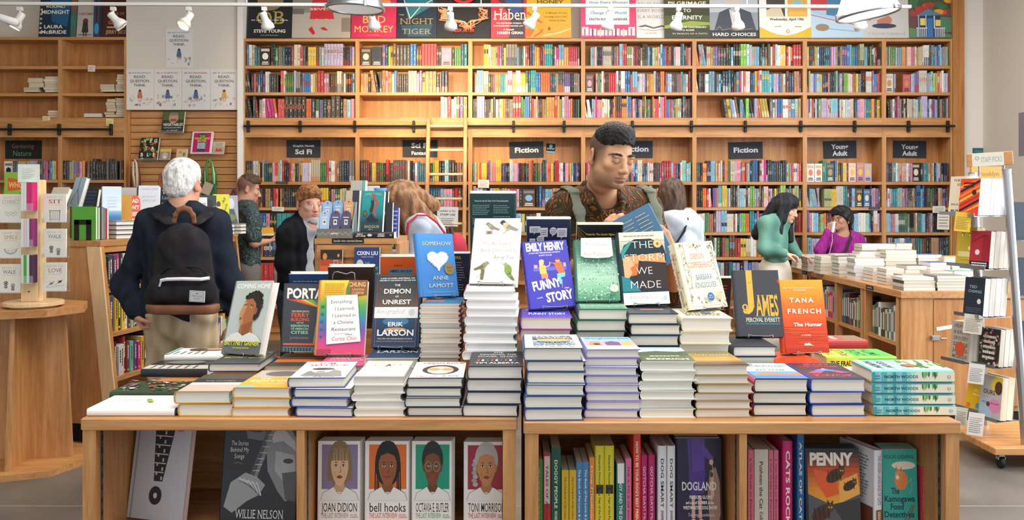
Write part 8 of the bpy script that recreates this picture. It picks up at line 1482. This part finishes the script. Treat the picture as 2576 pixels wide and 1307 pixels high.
def strap_thing(J,label,col,width,path_l,path_r,bodyc,bodyr,extra=None,nm='backpack'):
    r = thing(nm,label,'backpack',tuple(J['root']))
    for pth in (path_l,path_r):
        S = Sdf()
        for a,b in zip(pth,pth[1:]): t = unit(np.cross(b - a,J['R'] @ V3(1,0,0))); S.cone(a,b,width,width,.008,flat=(t,.26))
        p,q = S.mesh(.005); smesh('shoulder_strap',p,q,CLOTH,r,J['root'],col)
    if bodyc is not None: S = Sdf(); S.ell(bodyc,bodyr,J['R'],.05); S.ell(bodyc - V3(0,0,.08),np.array(bodyr)*V3(1.05,1.05,.8),J['R'],.05); p,q = S.mesh(.008); smesh('main_compartment',p,q,CLOTH,r,J['root'],col)
    return r
B_ = -nf; sr,sl = Jm['sh_r'],Jm['sh_l']
def mp(s,sh): i = -1 if sh is sr else 1; o = sh - xl*i*.006; return [o - nf*.125 + V3(0,0,-.10),o - nf*.07 + V3(0,0,.075),o + V3(0,0,.094),o + nf*.065 + V3(0,0,.078),o + nf*.115 + V3(0,0,.005),o + nf*.146 + V3(0,0,-.09),o + nf*.152 + V3(0,0,-.16),o + nf*.14 - xl*i*-.025 + V3(0,0,-.25),o + nf*.03 + xl*i*.05 + V3(0,0,-.34)]
bp_ = strap_thing(Jm,'grey green backpack whose straps show over the patterned shirt','#6f7464',.021,mp(0,sl),mp(0,sr),Jm['chest'] - nf*.24 + V3(0,0,-.02),(.16,.09,.22))
mb = MB()
for sh,i in ((sr,-1),(sl,1)):
    o = sh - xl*i*.006 + nf*.158 + V3(0,0,-.14) - Jm['root']; M = Matrix(((xl[0],nf[0],0,o[0]),(xl[1],nf[1],0,o[1]),(0,0,1,o[2]),(0,0,0,1)))
    b2 = MB(); b2.bbox((-.021,-.004,-.03),(.021,.009,.025),.004,lin('#23252a'),0,M); part('strap_buckle',b2,MATTE,bp_)
# the blue book he holds, its covers towards the camera
a = Art().lines(.12,.1,.5,9,.06,.014,'#b9b48a',.2,4).lines(.56,.1,.9,9,.06,.014,'#b9b48a',.3,5).lines(.12,.68,.9,3,.06,.014,'#b9b48a',.3,6)
Mh = stand(X(1661,3.02),3.02,Z(676,3.02),.165,-.15,.10,.46)
Mb = Mh @ Matrix.Rotation(math.pi,4,'Y') @ Matrix.Translation((-.16,0,0)); place(book_parts(.16,.225,.026,'#4a7396','#3f6688',back=a,pages='#f0ece4'),'blue hardcover held open by the man in the patterned shirt',Mb)

# ---- white haired man with the black rucksack, seen from behind
Jg = skeleton((X(456,4.45),4.45,0),math.pi - .05,1.74)
gz = lambda px,py,Y: V3(X(px,Y),Y,Z(py,Y))
Jg.update(sh_l=gz(378,566,4.47),sh_r=gz(541,566,4.45),el_l=gz(312,716,4.50),wr_l=gz(338,785,4.36),el_r=gz(582,715,4.5),wr_r=gz(592,810,4.62),neck=gz(462,525,4.44))
gc = gz(461,462,4.47); GR = rotm(math.pi - .12,.06,.03)
gm = thing('person','white haired man in a navy sweater and tan trousers seen from behind','person',tuple(Jg['root']))
body(Jg,gm,gc,GR,1.03,.0045,face_col(gc,GR,1.03,'#c99378','#a8685c','#b9b4ac',.3),(('l',(.55,.25,-.8),(.75,-.1,.4),1.15),('r',(0,.1,-1),(-.6,.5,0),.5)))
def fn(S): cap(S,gc,GR,1.03,.010,.012); S.ell(gc + GR @ V3(0,.06,-.03),(.068,.052,.055),GR,.03)
garment('hair',gm,Jg,HAIRM,tone(['#a8a5a2','#d2cfcb','#efece8','#c4c1bd'],42,2,(1,1,.6)),fn,.004,[(gc + GR @ V3(0,-.085,.05),GR @ -unit(V3(0,.135,.165)))],lambda x,y,z: spiky(.0010,.9)(x,y,z) + .0018*np.sin(70*x + 30*z + 3*np.sin(25*z))*np.sin(64*z - 40*x))
NAVY = tone(['#20242e','#272c38','#1b1f28'],20)
def fn(S):
    trunk(S,Jg,.018,1.0); S.cone(Jg['pelvis'] + V3(0,0,.0),Jg['waist'],.175,.165,.05,flat=(Jg['R'] @ V3(0,1,0),.72))
    for q in 'lr': arm(S,Jg,q,.017,.97,.05,.004)
    S.cone(Jg['neck'] + V3(0,0,.12),Jg['neck'] + V3(0,0,.028),.062,.064,.008,True)
garment('sweater',gm,Jg,KNIT,NAVY,fn,.007,[((0,0,.885),(0,0,-1))],folds(.006,.9,3))
trousers(gm,Jg,tone(['#ad9678','#c0aa8c','#9c8466'],22),.007,1.0,.93,2,.02,2.2); shoes(gm,Jg,'#3a3230')
BKT = tone(['#211f22','#29272b','#1b1a1d'],18)
rk2 = thing('backpack','black backpack with brown leather base worn by the white haired man','backpack',tuple(Jg['root'])); gb = Jg['R'] @ V3(0,1,0); gx = Jg['R'] @ V3(-1,0,0); yb = 4.205
def bpart(nm,fn,mat,col,vox=.006,cuts=(),disp=None,label=None): S = Sdf(); fn(S); p,q = S.mesh(vox,cuts,disp); return smesh(nm,p,q,mat,rk2,Jg['root'],col,label)
b0,b1 = gz(459,752,yb),gz(461,622,yb)
def fn(S):
    for px,py,rx,rz_ in ((459,742,.150,.085),(459,700,.152,.10),(460,645,.140,.10),(462,605,.112,.085)): S.ell(gz(px,py,yb + .02),(rx,.095,rz_),None,.06)
    S.cone(gz(398,752,yb + .02),gz(520,752,yb + .02),.06,.06,.05)
bpart('main_compartment',fn,CLOTH,BKT,.006,[((0,0,Z(783,yb)),(0,0,-1))],folds(.004,1.1,4))
def fn(S): S.cone(gz(402,738,yb - .055),gz(516,738,yb - .055),.052,.052,.05,flat=((0,1,0),.8)); S.cone(gz(410,706,yb - .05),gz(510,706,yb - .05),.045,.045,.05,flat=((0,1,0),.7))
bpart('front_pocket',fn,CLOTH,BKT,.006,[((0,0,Z(770,yb)),(0,0,-1))],folds(.002,1.2,5))
def fn(S): S.cone(gz(388,772,yb - .03),gz(532,772,yb - .03),.040,.040,.04); S.cone(gz(400,776,yb - .07),gz(520,776,yb - .07),.038,.038,.04)
bpart('leather_base',fn,SKINM,tone(['#6f4630','#83543a'],16),.005,[((0,0,Z(762,yb)),(0,0,1)),((0,0,Z(785,yb)),(0,0,-1))])
mb = MB(); zy = yb - .108
pz = [gz(405,705,zy + .012),gz(420,702,zy),gz(460,701,zy - .004),gz(505,702,zy),gz(527,699,zy + .02)]; mb.tube([tuple(p - Jg['root']) for p in pz],.0085,8,lin('#e6e6ea')); part('zipper',mb,MATTE,rk2,'white zipper')
mb = MB(); o = gz(404,712,zy + .004) - Jg['root']; mb.bbox((-.006,-.004,-.018),(.006,.002,.012),.002,lin('#a8a49c'),0,Matrix.Translation(tuple(o)) @ Matrix.Rotation(.3,4,'Y')); part('zipper_pull',mb,METAL,rk2)
mb = MB(); o = gz(496,745,zy + .002) - Jg['root']; M = Matrix.Translation(tuple(o)) @ Matrix.Rotation(.06,4,'Y'); mb.bbox((-.037,-.004,-.027),(.037,.004,.027),.001,lin('#b9bcc0'),0,M); pt = part('logo_patch',mb,MATTE,rk2,'pale woven patch')
a = Art().rect(.05,.06,.95,.94,'#8a8d94').rect(.08,.1,.92,.9,'#b9bcc0').text('Herschel',.5,.56,.24,'#3a3c44',width=.7,bold=-.01,shear=.25,asp=.7).lines(.3,.68,.7,1,.1,.06,'#6a6c74').lines(.4,.2,.6,1,.1,.08,'#6a6c74'); m3 = MB(); q = [M @ Vector(v) for v in ((-.037,-.0042,-.027),(.037,-.0042,-.027),(-.037,-.0042,.027))]; a.into(m3,q[0],q[1] - q[0],q[2] - q[0],(0,-1,0)); part('print',m3,PRINT,pt)
mb = MB(); hp = [gz(438,556,yb),gz(441,540,yb - .012),gz(450,527,yb - .02),gz(463,523,yb - .022),gz(476,527,yb - .02),gz(486,541,yb - .012),gz(490,557,yb)]
S = Sdf()
for u,v in zip(hp,hp[1:]): S.cone(u,v,.012,.012,.006,flat=((0,1,0),.5))
p,q = S.mesh(.004); smesh('carry_handle',p,q,SKINM,rk2,Jg['root'],'#8a5a3c','brown leather handle')
mb = MB(); mb.tube([tuple(gz(px,py,yb - .072) - Jg['root']) for px,py in ((405,688,),(420,675),(460,669),(505,674),(522,688))],.004,6,lin('#151416')); part('pocket_seam',mb,MATTE,rk2)
for s_,pp in ((0,((428,560,4.25),(408,545,4.34),(385,527,4.45),(374,540,4.56))),(1,((495,560,4.25),(514,545,4.34),(532,527,4.45),(545,540,4.56)))):
    S = Sdf(); pq = [gz(*q) for q in pp] + [gz(pp[-1][0],610,4.62),gz(pp[-1][0] + (-6 if s_ == 0 else 6),690,4.55),gz(pp[0][0] + (-40 if s_ == 0 else 40),740,4.4)]
    for u,v in zip(pq,pq[1:]): S.cone(u,v,.034,.034,.01,flat=(unit(np.cross(v - u,(1,.2*(1 - 2*s_),0))),.3))
    p,q = S.mesh(.006); smesh('shoulder_strap',p,q,CLOTH,rk2,Jg['root'],BKT)

# ---- the other customers
def simple(label,root,th,H,hpos,hR,skin,hairfn,haircol,haircuts,hairdisp,top,topcol,topmat,bottoms,ov,hands,vox=.006,fem=0,fc=None,sleeve='long',neckcut=None,hs=1.0,shoe='#2a2624',hairvox=.005,hem=None,topdisp=None,w=1.0,topname='top'):
    J = skeleton(root,th,H,**ov); r = thing('person',label,'person',tuple(root))
    body(J,r,hpos,hR,hs,vox,face_col(hpos,hR,hs,skin,**(fc or {})),hands,fem,.93*w)
    S = Sdf(); hairfn(S,hpos,hR,hs); p,q = S.mesh(hairvox,haircuts(hpos,hR,hs),hairdisp(hpos),.003); smesh('hair',p,q,HAIRM,r,J['root'],haircol)
    def fn(S):
        trunk(S,J,.014,w)
        if hem: S.cone(J['pelvis'] + V3(0,0,hem),J['waist'],.172*J['h']*w,.155*J['h']*w,.05,flat=(J['R'] @ V3(0,1,0),.7))
        for q_ in 'lr': (arm(S,J,q_,.013,.95,.05) if sleeve == 'long' else upper_sleeve(S,J,q_,.016,.8))
        n_ = J['neck']; f_ = J['R'] @ V3(0,-1,0); S.cone(n_ + V3(0,0,.12),n_ + V3(0,0,.03 - (.03 if neckcut else 0)),.058,.06 + (neckcut or 0),.008,True)
        if neckcut: S.ell(n_ + f_*.06 + V3(0,0,.01),(.085,.08,.05),J['R'],.01,True)
        if top: top(S,J)
    garment(topname,r,J,topmat,topcol,fn,.007,[((0,0,J['pelvis'][2] + (hem if hem else -.06) - .02),(0,0,-1))],topdisp or folds(.005,1,len(label)))
    trousers(r,J,bottoms,.011,1,None,1,.016); shoes(r,J,shoe); return J,r
CUT = lambda pl: (lambda c,R,s: facecap(c,R,s,0,pl))
FC = lambda lip='#a8625a',brow='#4a3526',**k: dict(lip=lip,brow=brow,**k)
# man in the dark leaf patterned shirt, turned away to the shelves
def leafy():
    m,n,l,b = new_mat('leaf_print'); tc = n.new('ShaderNodeTexCoord'); no = n.new('ShaderNodeTexNoise'); no.inputs['Scale'].default_value = 9; no.inputs['Distortion'].default_value = 2.5; no.inputs['Detail'].default_value = 0
    sn = n.new('ShaderNodeMath'); sn.operation = 'MULTIPLY'; sn.inputs[1].default_value = 42; s2 = n.new('ShaderNodeMath'); s2.operation = 'SINE'; cr = n.new('ShaderNodeValToRGB'); e = cr.color_ramp.elements; e[0].position = .72; e[0].color = (*lin('#1c2a30'),1); e[1].position = .95; e[1].color = (*lin('#6d8478'),1)
    l.new(tc.outputs['Object'],no.inputs['Vector']); l.new(no.outputs[0],sn.inputs[0]); l.new(sn.outputs[0],s2.inputs[0]); l.new(s2.outputs[0],cr.inputs[0]); l.new(cr.outputs[0],b.inputs['Base Color']); b.inputs['Roughness'].default_value = .8; return m
Y = 7.34; c = gz(624,474,Y)
simple('young man in a dark leaf patterned shirt holding a yellow book at the shelves',(X(622,Y),Y,0),2.05,1.76,c,rotm(1.95,.25),'#c48f78',lambda S,c,R,s: (fade(S,c,R,s,.008),S.ell(c + R @ V3(0,-.05,.10),(.05,.045,.024),R,.02)),tone(['#4a3326','#5a4030','#3a2820'],60),CUT(((-.095,.066),(.09,.015))),lambda c: spiky(.003,.8),None,'#1c2a30',leafy(),'#6a655e',
       dict(el_r=gz(640,610,7.16),wr_r=gz(676,606,7.34),el_l=V3(X(640,7.5),7.62,1.14),wr_l=gz(684,598,7.52)),(('r',(.8,.5,.1),(0,.3,1),.5),('l',(.9,-.1,.1),(0,0,1),.5)),fc=FC(hairtone='#3a281e'),sleeve='short',topname='shirt')
place(book_parts(.13,.19,.02,'#d8a02f',hard=False),'yellow paperback in the hands of the man in the leaf patterned shirt',Matrix.Translation((X(654,7.4),7.35,Z(592,7.4))) @ Matrix.Rotation(.3,4,'Z') @ Matrix.Rotation(.25,4,'X'))
# smiling man in the black fleece
Y = 6.0; c = gz(777,511,Y)
def coat(S,J): f_ = J['R'] @ V3(0,-1,0); S.cone(J['neck'] - f_*.05 + V3(0,0,.03),J['neck'] - f_*.02 + V3(0,0,.0),.075,.085,.02); S.cone(J['neck'] + V3(0,0,.1),J['neck'] + f_*.03,.062,.07,.008,True); S.cone(J['neck'] + f_*.10 + V3(0,0,-.03),J['waist'] + f_*.17 - V3(0,0,.2),.075,.085,.01,True)
Jf,rf = simple('smiling man with ginger hair in a black fleece jacket',(X(752,Y),Y + .04,0),1.0,1.66,c,rotm(.72,.12),'#d6a08c',lambda S,c,R,s: (cap(S,c,R,s,.008,.018),S.ell(c + R @ V3(-.0,-.07,.085),(.055,.035,.028),R,.02)),tone(['#8a5a38','#a06c42','#74482c'],50),CUT(((-.1,.055),(.09,-.03))),lambda c: spiky(.004,.55),coat,tone(['#17181b','#1f2125','#121316'],20),KNIT,'#33363c',
       dict(sh_r=gz(724,590,Y - .12),sh_l=gz(786,578,Y + .18),neck=gz(776,562,Y),el_r=gz(716,660,Y - .14),wr_r=gz(726,735,Y - .05),el_l=gz(800,660,Y + .2),wr_l=gz(820,720,Y + .12)),(('r',(.1,0,-1),(.8,.2,0),.4),('l',(.1,0,-1),(.8,-.2,0),.4)),fc=FC('#b06a60','#8a5f40',hairtone='#7a5034'),hem=-.02,topname='fleece_jacket')
def fn(S): trunk(S,Jf,.006,.97); f_ = Jf['R'] @ V3(0,-1,0); S.cone(Jf['neck'] - f_*.03 + V3(0,0,.028),Jf['neck'] + f_*.02 + V3(0,0,.03),.062,.062,.02); S.cone(Jf['neck'] + V3(0,0,.14),Jf['neck'] + f_*.015 + V3(0,0,.006),.058,.061,.008,True)
garment('polo_shirt',rf,Jf,CLOTH,tone(['#9a9aa0','#a8a8ae'],14),fn,.006,[((0,0,Jf['pelvis'][2] + .03),(0,0,-1))],folds(.003))
# woman bending over the display, long brown hair
Y = 5.42; c = gz(1012,506,Y - .03)
def hair_l(S,c,R,s):
    cap(S,c,R,s,.014,.014)
    for dx,dy,z0,tx,ty,tz,ra,rb in ((.066,.0,.03,.10,-.03,-.23,.045,.035),(.07,.04,.0,.12,.05,-.2,.045,.04),(.0,.09,.02,.04,.14,-.13,.05,.045),(-.066,.03,.03,-.10,.03,-.2,.045,.04),(.055,-.055,.05,.085,-.10,-.17,.032,.022),(-.055,-.055,.05,-.085,-.09,-.19,.034,.024)): S.cone(c + R @ V3(dx,dy,z0),c + R @ V3(tx,ty,tz),ra,rb,.03)
bl = dict(pelvis=V3(X(1118,Y),Y,.96),waist=V3(X(1104,Y),Y,1.09),chest=V3(X(1078,Y),Y,1.25),neck=gz(1040,540,Y),sh_l=gz(1052,573,Y - .15),sh_r=gz(1066,566,Y + .16),el_l=gz(1035,660,Y - .2),wr_l=gz(985,655,Y - .2),el_r=gz(1040,660,Y + .2),wr_r=gz(990,640,Y + .15))
def shirtc(S,J): n_ = J['neck']; S.cone(n_ + V3(.06,.05,.0),n_ + V3(-.02,-.07,-.03),.022,.018,.02); S.cone(n_ + V3(.05,-.04,.02),n_ + V3(-.03,-.08,-.05),.02,.016,.02)
Jw,rw_ = simple('woman with long brown hair in a pale blue shirt bending over the display',(X(1112,Y),Y,0),-1.45,1.64,c,rotm(-1.15,.62,.0),'#d0a08a',hair_l,tone(['#5f4130','#8a6244','#a87d58','#6f4d38'],30,1,(1,1,.3)),lambda c,R,s: [],lambda c: (lambda x,y,z: .0035*np.sin(120*x + 30*y + 3*np.sin(7*z))*np.sin(100*y - 25*x)),shirtc,tone(['#aab4c4','#b9c2d0','#9da8ba'],10),CLOTH,'#3a3f4c',bl,
       (('l',(-.9,.1,-.3),(0,0,-1),.5),('r',(-.9,0,-.3),(0,0,-1),.5)),fem=1,fc=FC('#b0605c','#5a3f2c'),topname='shirt',w=.9)
rb = thing('backpack','red backpack with a thin red strap on the woman in the pale blue shirt','backpack',tuple(Jw['root'])); S = Sdf(); S.ell(gz(1145,625,Y + .02),(.075,.13,.10),None,.05); S.ell(gz(1140,660,Y + .02),(.085,.14,.12),None,.05); p,q = S.mesh(.007,(),folds(.003)); smesh('main_compartment',p,q,CLOTH,rb,Jw['root'],tone(['#a02f40','#b0384a'],14))
mb = MB(); mb.tube([tuple(gz(px,py,yy) - Jw['root']) for px,py,yy in ((1020,600,Y - .2),(1027,560,Y - .22),(1050,541,Y - .20),(1075,541,Y - .17),(1100,560,Y - .16),(1122,590,Y - .13),(1134,612,Y - .09))],.007,8,lin('#b23a48')); part('shoulder_strap',mb,MATTE,rb)
mb = MB(); mb.tube([tuple(gz(px,py,Y - .1) - Jw['root']) for px,py in ((1128,597),(1126,575),(1134,570),(1138,590))],.012,8,lin('#5a3a30')); part('carry_handle',mb,MATTE,rb)
# woman in the pale hooded jacket, from behind
Y = 6.05; c = gz(1690,497,Y)
def hood(S,J): n_ = J['neck']; b_ = J['R'] @ V3(0,1,0); x_ = J['R'] @ V3(1,0,0); S.cone(n_ + x_*.10 + b_*.02,n_ + b_*.12 - V3(0,0,.03),.05,.055,.04); S.cone(n_ - x_*.10 + b_*.02,n_ + b_*.12 - V3(0,0,.03),.05,.055,.04); S.ell(n_ + b_*.11 - V3(0,0,.07),(.11,.05,.09),J['R'],.04)
Jh,rh = simple('woman with brown bobbed hair in a pale blue hooded jacket, seen from behind',(X(1697,Y),Y,0),math.pi - .1,1.63,c,rotm(math.pi - .3,.1),'#d0a590',lambda S,c,R,s: (cap(S,c,R,s,.02,.02),S.ell(c + R @ V3(0,.05,-.05),(.085,.07,.085),R,.04),S.ell(c + R @ V3(.07,.02,-.05),(.03,.05,.07),R,.03),S.ell(c + R @ V3(-.07,.02,-.05),(.03,.05,.07),R,.03)),tone(['#3a2a22','#4f3a2e','#624a3a','#332620'],34,4,(1,1,.25)),lambda c,R,s: [],lambda c: (lambda x,y,z: .004*np.sin(130*x + 3*np.sin(20*z))*np.sin(90*y)),hood,tone(['#c3ccd8','#d3dae2','#b4c0ce','#c9d6d0'],9),CLOTH,'#4a4f5c',
       dict(sh_l=gz(1652,560,Y),sh_r=gz(1742,562,Y),el_l=gz(1638,650,Y),el_r=gz(1760,650,Y),neck=gz(1694,541,Y)),(),fem=1,fc=FC(),hem=-.02,topname='hooded_jacket')
mb = MB()
for pp in (((1663,548),(1672,580),(1690,610),(1696,650)),((1730,548),(1722,580),(1702,610),(1698,650))): mb.tube([tuple(gz(px,py,Y - .165 + .03*(k == 0)) - Jh['root']) for k,(px,py) in enumerate(pp)],.009,6,lin('#23262e'))
q = thing('shoulder_bag','black crossed bag straps on the back of the pale hooded jacket','bag',tuple(Jh['root'])); part('bag_strap',mb,MATTE,q)
S = Sdf(); S.ell(gz(1697,695,Y - .15),(.12,.06,.14),None,.05); S.ell(gz(1697,725,Y - .15),(.14,.07,.12),None,.05); p,qq = S.mesh(.009); smesh('bag_body',p,qq,CLOTH,q,Jh['root'],'#23262e')
# woman in the green jacket
Y = 7.45; c = gz(1976,523,Y - .02)
def hair_b(S,c,R,s):
    cap(S,c,R,s,.012,.012)
    for dx,dy,z0,tx,ty,tz,ra,rb in ((.068,.01,.02,.10,-.075,-.27,.036,.03),(-.068,.01,.02,-.115,-.06,-.27,.036,.032),(.04,.08,.0,.06,.15,-.27,.055,.05),(-.04,.08,.0,-.08,.15,-.28,.055,.055),(.06,-.045,.05,.078,-.05,-.1,.02,.022),(-.06,-.045,.05,-.078,-.05,-.1,.02,.022)): S.cone(c + R @ V3(dx,dy,z0),c + R @ V3(tx,ty,tz),ra,rb,.03)
Jn,rn = simple('woman with long black hair in a green jacket and cream trousers',(X(1952,Y),Y,0),.95,1.60,c,rotm(.85,.28),'#d9aa90',hair_b,tone(['#16151a','#201f26','#2c2a33'],30,2,(1,1,.2)),lambda c,R,s: [],lambda c: (lambda x,y,z: .003*np.sin(120*x + 3*np.sin(20*z))*np.sin(100*y)),None,tone(['#5c8a7c','#6b9a8a','#507a70'],10),CLOTH,tone(['#d8cbb8','#e6dccb'],8),
       dict(sh_r=gz(1928,562,Y - .1),sh_l=gz(1975,560,Y + .13),el_r=gz(1922,625,Y - .14),wr_r=gz(1975,637,Y - .18),el_l=gz(1990,622,Y + .2),wr_l=gz(2010,640,Y + .1),neck=gz(1966,549,Y)),(('r',(.9,-.1,-.2),(0,0,-1),.5),('l',(.9,-.1,-.3),(0,0,-1),.4)),fem=1,fc=FC('#c0605c','#2a201c'),hem=.0,topname='jacket',w=.86,topdisp=folds(.0025,.8,4))
def fn(S): S.cone(Jn['pelvis'] + V3(0,0,.02),V3(Jn['pelvis'][0],Jn['pelvis'][1],.35),.17,.21,.04,flat=(Jn['R'] @ V3(0,1,0),.8))
garment('cream_overskirt',rn,Jn,CLOTH,tone(['#d8cbb8','#e9e0d2'],8),fn,.009,(),folds(.0028,.7))
# woman in the purple top, hand at her face
Y = 8.72; c = gz(2116,551,Y)
def hair_p(S,c,R,s):
    cap(S,c,R,s,.022,.02); S.ell(c + R @ V3(0,.05,.0),(.095,.085,.095),R,.03); S.ell(c + R @ V3(.01,.11,-.105),(.042,.045,.05),R,.03)
    for k in range(5): S.ell(c + R @ V3(.05*math.sin(k*2.1),-.07 + .02*math.cos(k),.085 + .012*math.sin(k*3)),(.03,.026,.022),R,.02)
Jp,rp_ = simple('woman in a purple ribbed top raising a hand to her face',(X(2125,Y),Y + .02,0),-.18,1.50,c,rotm(-.95,-.05),'#b98a70',hair_p,tone(['#1b1a1e','#2a292e','#3a383e'],40,3,(1,1,.8)),CUT(((-.1,.05),(.09,-.085))),lambda c: (lambda x,y,z: .006*np.sin(75*x)*np.sin(70*z + 1)*np.sin(66*y)),None,tone(['#8f2a80','#a03090','#7d2470'],60,0,(1,1,0)),CLOTH,'#3a3444',
       dict(sh_r=gz(2083,604,Y),sh_l=gz(2157,603,Y),el_r=gz(2063,630,Y - .14),wr_r=gz(2083,581,Y - .14),el_l=gz(2176,655,Y),wr_l=gz(2165,700,Y - .1),neck=gz(2120,584,Y),chest=gz(2122,630,Y),waist=gz(2124,660,Y),pelvis=gz(2125,690,Y)),(('r',(.25,-.1,.9),(.7,.5,0),.9),('l',(0,0,-1),(-1,0,0),.3)),fem=1,fc=FC('#9a5a54','#241c1a'),neckcut=.02,topname='ribbed_top')
g = MB()
for d in (-1,1): g.tube([tuple(c + GRp - Jp['root']) for GRp in [rotm(-.95,-.05) @ V3(d*.031 + .021*math.cos(t),-.108,-.006 + .017*math.sin(t)) for t in [2*math.pi*i/14 for i in range(15)]]],.002,5,lin('#3a342c'))
g.tube([tuple(c + rotm(-.95,-.05) @ V3(-.05,-.104,-.003) - Jp['root']),tuple(c + rotm(-.95,-.05) @ V3(-.082,.0,.0) - Jp['root'])],.002,5,lin('#3a342c')); part('glasses',g,MATTE,rp_)
mb = MB(); mb.bbox((-.012,-.03,-.055),(.012,.03,.055),.004,lin('#e6e0ee'),0,Matrix.Translation(tuple(gz(2095,571,Y - .17))) @ Matrix.Rotation(.15,4,'Y')); tag(link('phone',mb.mesh('phone',MATTE)),'white phone held to the face of the woman in purple','phone')
f_ = Jp['R'] @ V3(0,-1,0); mb = MB(); mb.tube([tuple(p - Jp['root']) for p in (Jp['neck'] + V3(.09,.02,.02),Jp['neck'] + f_*.10 + V3(.06,0,-.05),Jp['chest'] + f_*.13 + V3(.0,0,.02),Jp['waist'] + f_*.13 + V3(-.09,0,.03),Jp['pelvis'] + f_*.05 + V3(-.17,0,.05))],.013,6,lin('#2a2a30')); q = thing('shoulder_bag','dark bag strap crossing the purple ribbed top','bag',tuple(Jp['root'])); part('bag_strap',mb,MATTE,q)
mb = MB(); mb.tube([tuple(p - Jp['root']) for p in (gz(2093,585,Y - .17),gz(2094,606,Y - .16),gz(2088,630,Y - .16),gz(2084,650,Y - .14))],.003,5,lin('#d8d0d8')); part('earphone_cord',mb,MATTE,rp_)
# ------------------------------------------------------------------ all the small shelved books in one mesh
o = part('shelved_books',wb,PRINT,None); o['kind'] = 'stuff'; o['label'] = 'hundreds of upright books with coloured spines filling the wall bookcases'; o['category'] = 'books'
